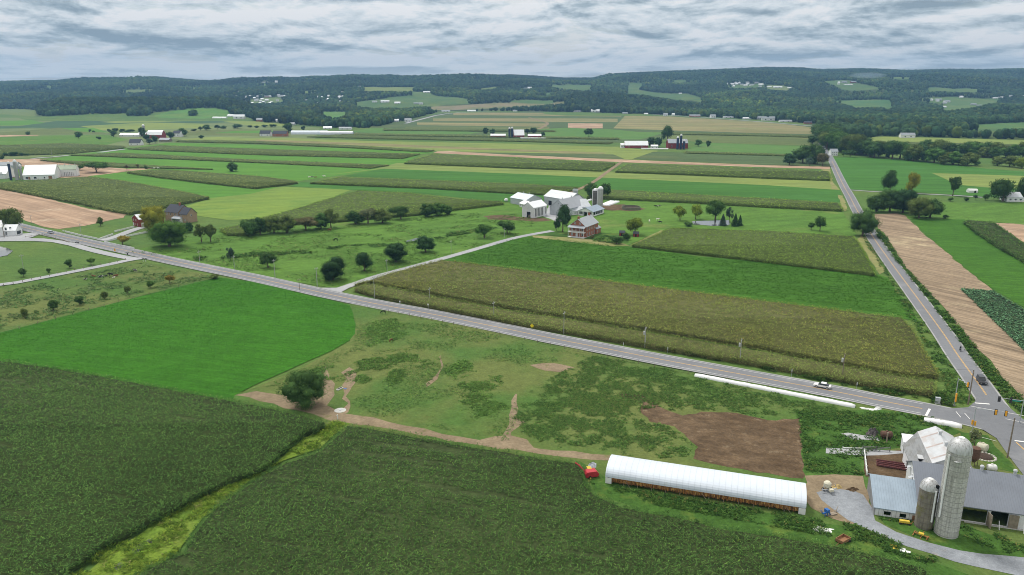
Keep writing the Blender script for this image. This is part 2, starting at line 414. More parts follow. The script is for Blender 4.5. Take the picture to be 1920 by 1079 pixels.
# ------------------------------------------------------------------ continuous woods on the hills
LEAF = leafmat('leaf', .2)
WOODM = leafmat('woods foliage', 0)
HOUSE_CLEAR = []
def woods(name, label, y0, y1, cell, sub, size, seed, x_lo=-330, x_hi=2250):
    rg = np.random.default_rng(seed)
    k = cT / F; n = int(.5 * (y1 ** 2 - y0 ** 2) * (x_hi - x_lo) * k / cell)
    y = np.sqrt(rg.uniform(y0 ** 2, y1 ** 2, n)); pxr = rg.uniform(x_lo, x_hi, n); x = (pxr - CX) * k * y
    z = T(x, y)
    d = y * cT - (z - CAMH) * sT; py = CY - F * (y * sT + (z - CAMH) * cT) / d; px = CX + F * x / d
    keep = py < np.interp(px, FOOT[:, 0], FOOT[:, 1])
    hgt_ = size * (.6 + .75 * rg.random(n)) * (.8 + .4 * fbm(x, y, 160, 2, 3))
    dt = y * cT - (z + hgt_ * .8 - CAMH) * sT; pyt = CY - F * (y * sT + (z + hgt_ * .8 - CAMH) * cT) / dt
    for (Pp, c), Pw in zip(CLR, CLRW):
        keep &= ~inpoly(Pw, x, y); keep &= ~inpoly(Pp, px, pyt)
    for (hx, hy, hr) in HOUSE_CLEAR:
        keep &= ~((np.abs(x - hx) < hr) & (y < hy + 6) & (y > hy - 45))
    # gaps between the woods where gardens and lanes lie
    x, y, z, hgt_ = x[keep], y[keep], z[keep], hgt_[keep]; n = len(x)
    Vt, Ft = ICO[sub]; kv = len(Vt)
    jit = 1 + (rg.random((n, kv, 1)) - .5) * .42
    rad_ = (hgt_ * .40 * (.75 + .4 * rg.random(n)))[:, None, None]
    P = Vt[None] * jit * rad_ * np.array([1, 1, 0]) + Vt[None] * jit * (hgt_ * .5)[:, None, None] * np.array([0, 0, 1])
    P[:, :, 0] += x[:, None]; P[:, :, 1] += y[:, None]; P[:, :, 2] += (z + hgt_ * .52)[:, None]
    idx = (Ft[None] + (np.arange(n) * kv)[:, None, None]).ravel()
    tone = (.5 + .85 * rg.random(n)) * (.35 + 1.3 * fbm(x, y, 260, 4, 21))
    hue = rg.random(n); base = np.array([.036, .072, .026])
    cc = base[None] * tone[:, None]
    pt = sstep(.55, .68, fbm(x, y, 420, 3, 77))[:, None]; cc = cc * (1 + pt * np.array([.75, .55, .05])); cc[hue > .86] *= np.array([1.75, 1.3, .8]); cc[hue < .12] *= np.array([.7, .85, 1.1])
    vc = np.repeat(cc[:, None], kv, 1) * (1 + (rg.random((n, kv, 1)) - .5) * .5)
    me = mesh_np(name, P.reshape(-1, 3), 3, idx, [WOODM], col=vc.reshape(-1, 3))
    o = link(bpy.data.objects.new(name, me)); tag(o, label, 'woods', kind='stuff'); return n
# ------------------------------------------------------------------ fields
LAYER = [0]
def sheet(name, pts, mat, label, cat='field', kind='structure', amp=0.0, step=6, world=False, z=None):
    """flat sheet lying on the ground, each laid a little above the one before"""
    LAYER[0] += 1; zz = .02 + .003 * LAYER[0] if z is None else z
    W = np.asarray(pts, float) if world else unv(pts)
    if amp: W = rough(W, step, amp, LAYER[0])
    from mathutils.geometry import tessellate_polygon
    tri = tessellate_polygon([[Vector((p[0], p[1], 0)) for p in W]])
    V = np.c_[W, np.full(len(W), zz)]
    idx = []
    for a_, b_, c_ in tri:
        ar = (W[b_][0] - W[a_][0]) * (W[c_][1] - W[a_][1]) - (W[b_][1] - W[a_][1]) * (W[c_][0] - W[a_][0])
        idx += [a_, b_, c_] if ar > 0 else [a_, c_, b_]
    me = mesh_np(name, V, 3, idx, [mat]); o = link(bpy.data.objects.new(name, me))
    return tag(o, label, cat, kind=kind)
def leaves_from(P, az_, L, Wd, rise, col, jit, rg):
    """one quad per leaf"""
    n = len(P); d = np.stack([np.cos(az_), np.sin(az_), rise], 1) * L[:, None]
    s = np.stack([-np.sin(az_), np.cos(az_), (rg.random(n) - .5) * .9 * np.minimum(1, .3 / Wd)], 1) * (Wd / 2)[:, None]
    V = np.stack([P - s * .5, P + s * .5, P + d + s, P + d - s], 1)
    c = col * (1 + (rg.random((n, 1)) - .5) * 2 * jit)
    return V.reshape(-1, 3), np.repeat(c, 4, 0)
def scatter_pts(W, s0, rowang, rg, dref, jit=.35, su=1.0, sv=1.0):
    """jittered rows inside a world polygon, thinned with distance"""
    W = np.asarray(W); ca, sa = math.cos(rowang), math.sin(rowang)
    U = W @ np.array([[ca, -sa], [sa, ca]])
    u = np.arange(U[:, 0].min(), U[:, 0].max(), s0 * su); v = np.arange(U[:, 1].min(), U[:, 1].max(), s0 * sv)
    uu, vv = np.meshgrid(u, v); uu = uu.ravel(); vv = vv.ravel()
    uu = uu + (rg.random(len(uu)) - .5) * s0 * .9; vv = vv + (rg.random(len(vv)) - .5) * s0 * jit
    x = uu * ca - vv * sa; y = uu * sa + vv * ca
    k = inpoly(W, x, y); x, y = x[k], y[k]
    d = np.hypot(x, y); f = np.maximum(1.0, d / dref)       # linear size factor
    k = rg.random(len(x)) < 1 / f ** 2
    # nothing of the crop is needed outside the picture
    px = CX + F * x / np.maximum(1, y * cT + CAMH * sT); k &= (px > -180) & (px < 2080)
    return x[k], y[k], f[k]
def inset(P, d):
    a = np.roll(P, 1, 0); b = np.roll(P, -1, 0); t_ = b - a; t_ /= np.maximum(1e-6, np.linalg.norm(t_, axis=1))[:, None]
    ar = np.sum(P[:, 0] * b[:, 1] - b[:, 0] * P[:, 1]); s_ = 1 if ar > 0 else -1
    return P + np.c_[-t_[:, 1], t_[:, 0]] * d * s_
def crop(name, label, pts, h, cols, slabcol, s0=1.0, dref=200, rowang=R(-15), nleaf=6, L=.75, Wd=.17, world=False, seed=1, cat='corn field', spread=1.0, amp=.3, bands=None, gappy=None, low=.5, streak=None):
    """tall crop as one object: a dark stalk body under single leaves. pts is the outline of its TOP as seen"""
    rg = np.random.default_rng(seed)
    W = np.asarray(pts, float) if world else unv(pts, h)
    # keep the outline in front of the camera
    zb = h * .72
    Wr = rough(W, 2.5 if h > 1 else 5, amp, seed)
    Wr = inset(Wr, .5)
    body = smat_world(slabcol)
    from mathutils.geometry import tessellate_polygon
    tri = tessellate_polygon([[Vector((p[0], p[1], 0)) for p in Wr]]); n = len(Wr)
    V = [np.c_[Wr, np.full(n, zb)], np.c_[Wr, np.full(n, 0.0)]]
    F3 = []
    for a_, b_, c_ in tri:
        ar = (Wr[b_][0] - Wr[a_][0]) * (Wr[c_][1] - Wr[a_][1]) - (Wr[b_][1] - Wr[a_][1]) * (Wr[c_][0] - Wr[a_][0])
        F3 += [[a_, b_, c_] if ar > 0 else [a_, c_, b_]]
    for i in range(n):
        j = (i + 1) % n; F3 += [[i, j, n + j], [i, n + j, n + i]]
    V = np.concatenate(V); cb = np.tile(np.array(slabcol), (len(V), 1)); F3 = np.array(F3)
    x, y, f = scatter_pts(W, s0, rowang, rg, dref, .3, .72, 1.35)
    if streak:
        ca_, sa_ = math.cos(rowang), math.sin(rowang); k = fbm((x * ca_ + y * sa_) / 9, -x * sa_ + y * ca_, 1.6, 3, seed + 40) < streak; x, y, f = x[k], y[k], f[k]
    if gappy is not None:
        k = fbm(x, y, gappy[0], 3, seed) > gappy[1]; x, y, f = x[k], y[k], f[k]
    ex, ey = [], []
    for i in range(len(W)):
        a_, b_ = np.array(W[i]), np.array(W[(i + 1) % len(W)]); L_ = np.linalg.norm(b_ - a_); dm = max(1.0, np.linalg.norm((a_ + b_) / 2) / dref)
        k_ = min(3000, int(L_ / (.35 * s0 * dm)))
        if k_: u_ = rg.random(k_)[:, None]; q_ = a_ + (b_ - a_) * u_ + rg.normal(size=(k_, 2)) * .12; ex.append(q_[:, 0]); ey.append(q_[:, 1])
    ex = np.concatenate(ex); ey = np.concatenate(ey); pxx = CX + F * ex / np.maximum(1, ey * cT + CAMH * sT); kk = (pxx > -180) & (pxx < 2080); ex, ey = ex[kk], ey[kk]
    n_in = len(x); x = np.concatenate([x, ex]); y = np.concatenate([y, ey]); f = np.concatenate([f, np.maximum(1, np.hypot(ex, ey) / dref)])
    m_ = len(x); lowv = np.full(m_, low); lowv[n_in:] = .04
    hh = h * (.86 + .2 * rg.random(m_)) * (.9 + .2 * fbm(x, y, 14, 2, seed + 5))
    cols = np.array(cols, float); wts = cols[:, 3] / cols[:, 3].sum(); pick = rg.choice(len(cols), m_ * nleaf, p=wts)
    lc = cols[pick, :3]
    tone = (.7 + .6 * rg.random(m_)) * (.72 + .56 * fbm(x, y, 22, 4, seed + 2))
    if bands is not None:      # slow colour drift over the field
        q = sstep(bands[1], bands[2], fbm(x, y, bands[0], 3, seed + 8))[:, None]
        mulc = 1 + q * (np.array(bands[3]) - 1)
    else: mulc = np.ones((m_, 3))
    lc = lc * np.repeat(tone[:, None] * mulc, nleaf, 0)
    ff = np.repeat(f, nleaf); N_ = m_ * nleaf
    lw = np.repeat(lowv, nleaf); zz = np.repeat(hh, nleaf) * (lw + (1 - lw) * rg.random(N_))
    dry_shade = np.repeat(lowv, nleaf) < (.1 if slabcol[0] > .1 else 0); dry_shade &= zz < np.repeat(hh, nleaf) * .5; lc[dry_shade] = np.array(slabcol) * 1.3  # low edge leaves: dry brown that also paints in shade on the field's edge
    P = np.stack([np.repeat(x, nleaf) + (rg.random(N_) - .5) * .35 * ff * s0 * spread, np.repeat(y, nleaf) + (rg.random(N_) - .5) * .35 * ff * s0 * spread, zz], 1)
    VL, CL = leaves_from(P, rg.random(N_) * 2 * math.pi, L * ff * (.7 + .6 * rg.random(N_)), Wd * ff * (.8 + .4 * rg.random(N_)), (rg.random(N_) * 1.3 - .55) / ff, lc, .22, rg)
    nV = len(V); tri4 = (np.arange(N_)[:, None] * 4 + np.array([0, 1, 2, 0, 2, 3])[None]) + nV
    idx = np.concatenate([F3.ravel(), tri4.ravel()])
    mi = np.concatenate([np.zeros(len(F3), int), np.ones(N_ * 2, int)])
    me = mesh_np(name, np.concatenate([V, VL]), 3, idx, [body, CROPM], col=np.concatenate([cb, CL]), mat_idx=mi)
    o = link(bpy.data.objects.new(name, me)); return tag(o, label, cat, kind='stuff')
CROPM = leafmat('crop leaves', .25)
def smat_world(c):
    return gmat('stalks %.3f %.3f %.3f' % tuple(c), tuple(c), tuple(v * .8 for v in c), .2, fine=(1.5, .35), bump=(.3, 2.0))
def weeds(name, label, pts, h, s0, dref, cols, thr, sc=9, nleaf=7, seed=3, L=.5, Wd=.3, world=False, oct=4, rowang=.3, cat='weeds', tv=.35, edge=0, rows=0):
    """leafy clumps where the noise is high, on open pasture"""
    rg = np.random.default_rng(seed); W = np.asarray(pts, float) if world else unv(pts)
    x, y, f = scatter_pts(W, s0, rowang, rg, dref, 1.0)
    q = fbm(x, y, sc, oct, seed)
    if edge:
        de = np.full(len(x), 1e9)
        for i in range(len(W)):
            a_, b_ = W[i], W[(i + 1) % len(W)]; ab = b_ - a_; t_ = np.clip(((x - a_[0]) * ab[0] + (y - a_[1]) * ab[1]) / (ab @ ab), 0, 1); de = np.minimum(de, np.hypot(x - a_[0] - t_ * ab[0], y - a_[1] - t_ * ab[1]))
        q = q - .2 * (1 - np.minimum(1, de / edge))
    k = rg.random(len(q)) < sstep(thr - .05, thr + .09, q); x, y, f, q = x[k], y[k], f[k], q[k]; m_ = len(x)
    rowt = np.ones(m_)
    if rows: ca_, sa_ = math.cos(ROW), math.sin(ROW); rowt = 1 + rows * 2 * (vnoise((x * ca_ + y * sa_) / 45, (-x * sa_ + y * ca_) / 1.3, 7) - .5) + rows * 1.6 * (vnoise((x * ca_ + y * sa_) / 120, (-x * sa_ + y * ca_) / 7, 9) - .5)
    hh = h * (.35 + .7 * np.clip((q - thr) * 5, 0, 1)) * (.6 + .8 * rg.random(m_))
    cols = np.array(cols, float); pick = rg.choice(len(cols), m_, p=cols[:, 3] / cols[:, 3].sum())
    lc = np.repeat(cols[pick, :3] * ((1 - tv + 2 * tv * rg.random((m_, 1))) * rowt[:, None]), nleaf, 0); N_ = m_ * nleaf; ff = np.repeat(f, nleaf)
    P = np.stack([np.repeat(x, nleaf) + (rg.random(N_) - .5) * .8 * ff * s0, np.repeat(y, nleaf) + (rg.random(N_) - .5) * .8 * ff * s0, np.repeat(hh, nleaf) * (.1 + .9 * rg.random(N_)) + .05], 1)
    VL, CL = leaves_from(P, rg.random(N_) * 2 * math.pi, L * ff, Wd * ff, rg.random(N_) * .8 - .2, lc, .2, rg)
    tri4 = (np.arange(N_)[:, None] * 4 + np.array([0, 1, 2, 0, 2, 3])[None])
    me = mesh_np(name, VL, 3, tri4.ravel(), [CROPM], col=CL); o = link(bpy.data.objects.new(name, me))
    return tag(o, label, cat, kind='stuff')

ROW = R(-16)
# plain field surfaces
A_near = gmat('alfalfa near', (.040, .150, .010), (.033, .125, .009), .02, fine=(1.2, .22), stripes=((ROW, .9, .05, .10),), bump=(.25, 1.5))
K_green = gmat('clover', (0.050, 0.139, 0.014), (0.041, 0.118, 0.012), .02, fine=(1.0, .2), stripes=((ROW, .6, .03, .14),), bump=(.25, 1.3))
A_far = gmat('alfalfa far', (0.090, 0.215, 0.027), (0.074, 0.190, 0.025), .012, fine=(.5, .12), stripes=((R(-8), .12, .006, .08),), bump=None)
HAY = gmat('mown hay', (.17, .25, .045), (.13, .21, .045), .01, c3=(.1, .19, .04), fine=(.3, .12), stripes=((R(20), .2, .01, .08),), bump=None)
YHAY = gmat('yellow hay', (.20, .25, .06), (.16, .22, .06), .012, fine=(.3, .12), stripes=((R(-8), .12, .008, .12),), bump=None)
SOY = gmat('soybean', (0.046, 0.134, 0.020), (0.053, 0.154, 0.024), .01, c3=(.06, .17, .035), s3=.006, fine=(.5, .12), stripes=((R(-8), .1, .005, .1),), bump=None)
BSOY = gmat('blue green crop', (0.050, 0.100, 0.051), (0.056, 0.120, 0.051), .01, fine=(.2, .12), bump=None)
PLOW = gmat('ploughed soil', (.40, .28, .19), (.31, .215, .145), .02, c3=(.46, .35, .25), s3=.03, fine=(.6, .15), stripes=((R(-38), .35, .012, .16), (R(-38), .08, .006, .12)), bump=(.1, 1.0))
PLOWR = gmat('stubble soil', (.28, .215, .145), (.225, .17, .115), .03, c3=(.38, .31, .2), s3=.03, fine=(.8, .2), stripes=((R(-57), .9, .012, .22), (R(-57), .16, .006, .16)), bump=(.12, 1.2))
DIRT = gmat('bare dirt', (.255, .20, .13), (.20, .155, .10), .1, c3=(.15, .15, .06), s3=.15, p3=(.58, .7), fine=(1.5, .22), bump=(.1, 2.0))
MUCK = gmat('trampled brown soil', (.13, .090, .054), (.098, .066, .038), .08, c3=(.24, .19, .125), s3=.35, p3=(.60, .76), fine=(1.6, .3), stripes=((R(-20), .5, .2, .15),), bump=(.2, 1.6))
TANF = gmat('tan stubble strip', (.24, .21, .1), (.19, .19, .08), .01, c3=(.13, .17, .06), s3=.006, fine=(.2, .15), stripes=((R(-5), .06, .002, .2), (R(-5), .2, .004, .1)), bump=None)
OLIVE = gmat('olive corn tops', (.12, .155, .05), (.10, .135, .045), .006, c3=(.16, .17, .06), s3=.005, fine=(.4, .22), stripes=((R(-6), .12, .004, .14), (R(-6), .4, .01, .1)), bump=(.5, .5))
OLIVED = gmat('dark corn tops', (.08, .125, .045), (.07, .11, .045), .006, c3=(.11, .14, .05), s3=.006, fine=(.4, .2), stripes=((R(-6), .12, .004, .12),), bump=(.5, .5))
ROAD = gmat('worn asphalt', (.195, .203, .218), (.168, .176, .19), .03, c3=(.225, .232, .245), s3=.06, fine=(3, .08), stripes=((R(0), .02, .02, .04),), bump=(.01, 8), rough_=.85)
SHOULD = gmat('pale road edge', (.36, .36, .36), (.28, .29, .28), .1, fine=(2, .12), bump=None)
LANE = gmat('concrete lane', (.37, .38, .39), (.31, .32, .34), .05, fine=(1.5, .12), bump=None)
GRAVEL = gmat('blue gravel', (.265, .285, .31), (.215, .232, .255), .12, c3=(.36, .3, .22), s3=.12, p3=(.6, .75), fine=(3.5, .22), bump=(.05, 5))
GRASS2 = gmat('bright verge grass', (.055, .125, .022), (.048, .11, .02), .05, c3=(.14, .18, .035), s3=.06, fine=(1.4, .3), bump=(.3, 1.6))
PAST = gmat('grazed pasture', (.125, .155, .045), (.10, .142, .038), .02, c3=(.07, .14, .03), s3=.02, p3=(.46, .6), fine=(1.4, .22), bump=(.25, 1.3))
WET = gmat('yellow swale grass', (.155, .235, .03), (.11, .19, .026), .06, c3=(.165, .22, .045), s3=.08, p3=(.56, .7), fine=(1.6, .35), bump=(.4, 1.6))
EDGEY = gmat('tan field margin', (.26, .235, .115), (.2, .22, .07), .08, c3=(.12, .18, .04), s3=.1, fine=(1.2, .25), bump=(.1, 1.5))
MEAD = gmat('mid meadow', (0.095, 0.190, 0.030), (0.078, 0.165, 0.027), .015, c3=(.17, .2, .06), s3=.012, p3=(.58, .72), fine=(1.0, .25), stripes=((R(25), .15, .03, .1),), bump=(.3, 1.0))
PALE = gmat('pale field', (.15, .19, .075), (.12, .17, .065), .006, fine=(.1, .1), stripes=((R(-6), .03, .002, .1),), bump=None)
A_mut = gmat('far pasture', (0.078, 0.170, 0.038), (0.095, 0.190, 0.043), .01, c3=(.12, .19, .06), fine=(.3, .12), bump=None)

# --- background fields, far to near
def fld(pts, mat, label, amp=0): return sheet('field', pts, mat, label, amp=amp)
fld([(-180, 222), (0, 221), (72, 221), (110, 220), (180, 217), (240, 215), (240, 220), (280, 220), (300, 223), (380, 224), (440, 224), (480, 231), (560, 237), (600, 240), (590, 262), (480, 262), (0, 300), (-180, 300)], PALE, 'pale green open farmland below the left wooded ridge')
fld([(-180, 238), (35, 237), (100, 228), (175, 221), (250, 222), (300, 221), (345, 224), (420, 223), (490, 229), (425, 230), (300, 235), (225, 240), (135, 243), (60, 240), (-180, 246)], BSOY, 'blue green crop field curving below the left wooded ridge')
fld([(150, 237), (275, 230), (375, 232), (400, 240), (325, 242), (250, 245), (187, 244)], YHAY, 'yellow green field above the red barn farm')
fld([(187, 229), (300, 223), (400, 222), (395, 226), (300, 229), (215, 231)], YHAY, 'yellow green strip directly below the round hill pasture')
fld([(180, 216), (238, 213), (240, 219), (210, 221), (176, 221)], YHAY, 'small yellow field against the left wood edge')
fld([(-180, 226), (0, 227), (60, 226), (85, 231), (35, 236), (-180, 234)], A_far, 'light green field at the far left edge')
fld([(-180, 250), (0, 249), (110, 240), (180, 243), (200, 251), (100, 253), (-180, 256)], OLIVE, 'olive strip left of the red barn farm')
fld([(115, 241), (175, 240), (205, 249), (150, 247)], A_far, 'small bright green wedge left of the red barn farm')
fld([(-180, 254), (75, 253.5), (60, 257), (0, 259), (-180, 260)], PLOW, 'thin brown soil strip at the far left')
fld([(-180, 264), (60, 255), (200, 253), (240, 262), (200, 272), (60, 280), (-180, 288)], MEAD, 'green meadow left of the red barn farm')
fld([(408, 226), (480, 228), (545, 234), (540, 238), (470, 236)], YHAY, 'yellow field in front of the white domed barn')
fld([(335, 246), (420, 244), (480, 243), (545, 243), (545, 256), (480, 256), (400, 254), (330, 254)], OLIVE, 'olive field right of the red barn farm')
fld([(400, 250), (440, 246), (500, 245), (540, 247), (500, 250)], A_far, 'thin bright strip left of the long greenhouses')
fld([(335, 262), (400, 257), (480, 259), (560, 260), (700, 265), (960, 270), (1150, 276), (1235, 283), (1200, 300), (1160, 299), (960, 290), (815, 284), (655, 276), (480, 270), (330, 266)], YHAY, 'long yellow tan strip crossing the middle distance')
fld([(480, 262), (700, 269), (960, 280), (1140, 287), (1120, 291), (960, 284), (700, 274), (480, 268)], TANF, 'tan stubble stretch within the long yellow strip')
fld([(680, 232), (700, 240), (690, 246), (630, 245), (640, 256), (960, 262), (1160, 268), (1240, 262), (1540, 275), (1545, 262), (1531, 240), (1500, 234), (1400, 226), (1260, 218), (1165, 213), (960, 209), (838, 210), (780, 222), (740, 230)], OLIVED, 'broad green plateau fields below the far village road')
def strip(yl, yr, x0, x1, hl, hr, mat, lab): return fld([(x0, yl), (x1, yr), (x1, yr + hr), (x0, yl + hl)], mat, lab)
strip(211, 213, 850, 1165, 5, 6, TANF, 'uppermost tan stubble strip on the plateau left of the track')
strip(221.5, 223, 812, 1158, 6, 6.5, TANF, 'second tan stubble strip on the plateau left of the track')
strip(230, 232, 782, 1025, 5, 6, TANF, 'third tan stubble strip on the plateau left of the track')
strip(238, 238, 760, 1030, 3.5, 4, OLIVE, 'olive strip below the tan plateau strips')
fld([(1172, 217.5), (1260, 219), (1440, 230), (1520, 239), (1522, 252), (1440, 250.5), (1260, 245), (1150, 241)], TANF, 'large tan field right of the plateau track')
strip(231.5, 232, 1065, 1130, 10, 9, PLOW, 'oval bare soil patch on the plateau')
fld([(1010, 243), (1060, 240), (1145, 243), (1200, 248), (1248, 249), (1200, 262), (1100, 262), (1020, 258)], A_mut, 'bright meadow around the lone tree on the plateau')
fld([(1245, 251), (1440, 253), (1520, 256), (1520, 274), (1440, 271), (1330, 268), (1250, 262)], OLIVE, 'olive corn right of the blue silo farm')
fld([(655, 248), (700, 240), (860, 246), (900, 249), (880, 252), (760, 252)], A_mut, 'pale bright wedge right of the long greenhouses')
fld([(1330, 268), (1440, 273), (1530, 276), (1530, 296), (1440, 291), (1330, 287), (1290, 284), (1290, 278)], A_mut, 'green pasture right of the blue silo farm')
fld([(1225, 285), (1330, 288), (1440, 293), (1530, 297), (1560, 300), (1556, 312), (1440, 310), (1185, 299)], OLIVED, 'green corn strip above the brown dirt lane')
fld([(960, 287), (1150, 290), (1172, 299), (960, 291), (820, 285)], OLIVED, 'thin olive strip above the brown dirt lane')
# upper left strips
fld([(235, 278), (320, 268), (480, 272), (820, 285), (790, 290), (745, 312), (690, 322), (642, 329), (560, 340), (480, 330), (300, 318), (236, 322), (165, 331), (90, 300), (130, 292)], A_far, 'bright green alfalfa between the long corn strips')
fld([(19, 299), (74, 298), (110, 305), (170, 312), (240, 317), (300, 316), (236, 322), (165, 332), (120, 334), (-180, 332), (-180, 300)], PLOW, 'ploughed brown field behind the white barns')
fld([(-180, 312), (20, 311), (110, 318), (140, 330), (-180, 334)], MEAD, 'rough grass behind the white barns')
fld([(600, 330), (700, 318), (745, 306), (960, 314), (1440, 336), (1560, 340), (1575, 357), (1440, 348), (960, 326), (720, 317)], YHAY, 'long yellow green hay strip across the valley')
fld([(-180, 356), (0, 352), (75, 370), (165, 392), (240, 402), (232, 409), (200, 415), (160, 424), (112, 430), (87, 427), (50, 415), (30, 404), (-180, 385)], PLOW, 'wide ploughed tan field above the left end of the road', amp=1)
fld([(165, 331), (232, 323.5), (350, 340), (480, 355), (537, 351), (660, 356), (620, 372), (555, 392), (480, 412), (425, 413), (375, 406), (330, 394), (395, 372), (350, 358), (225, 338)], HAY, 'yellow green mown hay field beyond the brick house')
fld([(165, 331), (232, 323.5), (350, 339), (480, 352), (520, 352), (470, 364), (395, 372), (350, 360), (225, 338)], A_far, 'bright green wedge between two corn fields')
fld([(640, 331), (720, 317), (960, 326), (1440, 348), (1575, 357), (1583, 381), (1440, 372), (1145, 356), (960, 343)], SOY, 'deep green soybean strip across the valley')
fld([(542, 350), (565, 342), (800, 353), (960, 362), (1060, 368), (1060, 378), (940, 380), (780, 362), (660, 357)], SOY, 'deep green strip behind the white farm')
fld([(820, 284.5), (842, 284), (960, 291), (1172, 300), (1440, 310.5), (1556, 313), (1556, 317.5), (1440, 314.5), (1170, 305), (960, 295), (812, 287.5)], PLOW, 'long brown dirt lane between corn strips')
# right side
fld([(1557, 296), (1600, 295), (1690, 300), (1740, 304), (1850, 317), (1940, 324), (1940, 372), (1850, 370), (1740, 362), (1595, 356), (1575, 335)], SOY, 'big dark green field right of the straight road')
fld([(1747, 325), (1940, 331), (1940, 355), (1850, 352), (1795, 347), (1770, 335)], YHAY, 'yellowish mown patch within the right green field')
fld([(1590, 257), (1630, 256), (1760, 259), (1940, 264), (1940, 274), (1760, 270), (1620, 268)], YHAY, 'thin yellow field between the right wood strips')
fld([(1605, 392), (1740, 380), (1940, 382), (1940, 425), (1860, 416), (1800, 414), (1700, 412), (1640, 400)], MEAD, 'lighter pasture right of the tree cluster')
fld([(1642, 402), (1680, 400), (1697, 405), (1735, 442), (1795, 492), (1862, 545), (1850, 560), (1845, 580), (1895, 630), (1990, 730), (1990, 840), (1920, 750), (1822, 641), (1765, 572), (1697, 500), (1665, 447), (1640, 420)], PLOWR, 'striped brown stubble field right of the straight road', amp=.8)
fld([(1707, 411), (1807, 412), (1840, 440), (1867, 458), (1920, 490), (1990, 540), (1990, 640), (1920, 577), (1865, 546), (1795, 491), (1735, 440)], K_green, 'bright green field at the right edge', amp=.5)
fld([(1865, 419), (1900, 420), (1990, 430), (1990, 490), (1920, 456)], PLOW, 'bare soil triangle at the right edge')
# middle: meadow, green field, paths
fld([(225, 478), (260, 468), (420, 430), (640, 418), (860, 392), (960, 380), (1140, 372), (1580, 398), (1606, 440), (1600, 446), (1440, 434), (1255, 428), (1172, 462), (1060, 440), (960, 448), (860, 482), (700, 522), (640, 544), (480, 517), (330, 486)], MEAD, 'green meadow with scattered trees and a creek', amp=.5)
fld([(845, 482), (960, 447), (997, 444), (1090, 452), (1172, 462), (1310, 482), (1440, 492), (1640, 514), (1665, 522), (1722, 602), (1665, 596), (1440, 572), (960, 504), (860, 492), (820, 491)], K_green, 'rich green field in front of the red brick farmhouse', amp=.4)
sheet('dirt_margin', [(997, 442), (1090, 448), (1172, 458), (1180, 462), (1150, 463), (1060, 453), (1000, 446)], EDGEY, 'tan dirt margin along the lawn of the brick farmhouse', 'path', amp=.5, step=4)
sheet('dirt_margin', [(1240, 432), (1249, 433), (1195, 459), (1180, 462)], EDGEY, 'thin tan path along the left edge of the corn field', 'path', amp=.3)
sheet('lawn', [(1005, 440), (1035, 435), (1070, 437), (1130, 437), (1180, 440), (1178, 457), (1090, 447)], GRASS2, 'mown dark lawn around the red brick farmhouse', 'lawn')
sheet('farmyard', [(1015, 405), (1023, 402), (1030, 385), (1060, 380), (1075, 398), (1066, 410), (1045, 418), (1035, 413)], LANE, 'pale gravel farmyard between the white barns', 'yard', amp=.6, step=4)
sheet('bare_patch', [(1130, 385), (1170, 384), (1190, 388), (1210, 392), (1180, 397), (1145, 396), (1128, 392)], MUCK, 'brown trampled soil beside the round feeder', 'soil', amp=3, step=6)
sheet('bare_patch', [(905, 406), (940, 404), (975, 408), (1020, 410), (1035, 414), (1000, 416), (960, 414), (915, 412)], MUCK, 'brown worn ground in front of the slatted white shed', 'soil', amp=2, step=6)
sheet('bare_patch', [(1615, 442), (1625, 445), (1650, 492), (1660, 510), (1650, 515), (1640, 500), (1615, 465), (1605, 450)], EDGEY, 'tan field margin under the big roadside tree', 'soil', amp=.6)
sheet('bare_patch', [(1570, 366), (1580, 368), (1590, 394), (1583, 397), (1575, 380)], EDGEY, 'tan field margin at the upper end of the straight road', 'soil', amp=.6)
sheet('bare_patch', [(1540, 318), (1556, 318), (1562, 343), (1572, 356), (1560, 355), (1555, 338)], EDGEY, 'tan strip end beside the straight road', 'soil', amp=.6)
# --- foreground ground surfaces
fld([(-180, 552), (0, 541), (245, 492), (262, 490), (412, 521), (362, 532), (250, 560), (137, 590), (0, 626), (-180, 642)], PAST, 'grazed pasture with a row of young trees', amp=.8)
fld([(660, 570), (705, 579), (830, 603), (960, 631), (1110, 663), (1285, 697), (1440, 724), (1690, 773), (1740, 783), (1830, 802), (1865, 822), (1887, 852), (1925, 900), (2000, 990), (2000, 1130), (1500, 1120), (1000, 900), (600, 800), (400, 745), (460, 735), (560, 695), (620, 662), (655, 642), (668, 612), (662, 590)], PAST, 'rough grazed pasture between the road and the corn', amp=.5)
fld([(-180, 640), (0, 625), (137, 590), (250, 560), (362, 532), (412, 521), (480, 530), (560, 550), (620, 564), (655, 573), (662, 590), (667, 610), (665, 627), (655, 640), (620, 660), (580, 677), (530, 700), (480, 722), (440, 743), (430, 775), (0, 705), (-180, 690)], A_near, 'vivid green alfalfa field with a rounded right end', amp=.25)
sheet('grass', [(1490, 770), (1600, 770), (1690, 775), (1740, 785), (1800, 810), (1700, 840), (1625, 850), (1620, 895), (1510, 888), (1500, 830)], GRASS2, 'lush grass left of the big barn', 'grass', amp=1.2)
sheet('grass', [(1085, 865), (1140, 900), (1300, 940), (1510, 980), (1600, 990), (1760, 1060), (1900, 1110), (1300, 1100), (1180, 950), (1120, 930)], GRASS2, 'mown grass strip in front of the long white curing shed', 'grass', amp=.6)
sheet('grass', [(1640, 960), (1720, 965), (1800, 985), (1930, 1030), (1990, 1060), (1920, 1050), (1790, 1035), (1720, 1010), (1660, 985)], GRASS2, 'grass around the feet of the silos', 'grass', amp=.6)
sheet('grass', [(1800, 812), (1850, 818), (1890, 862), (1912, 890), (1870, 882), (1810, 850)], GRASS2, 'grass corner between the barn and the crossroads', 'grass', amp=.8)
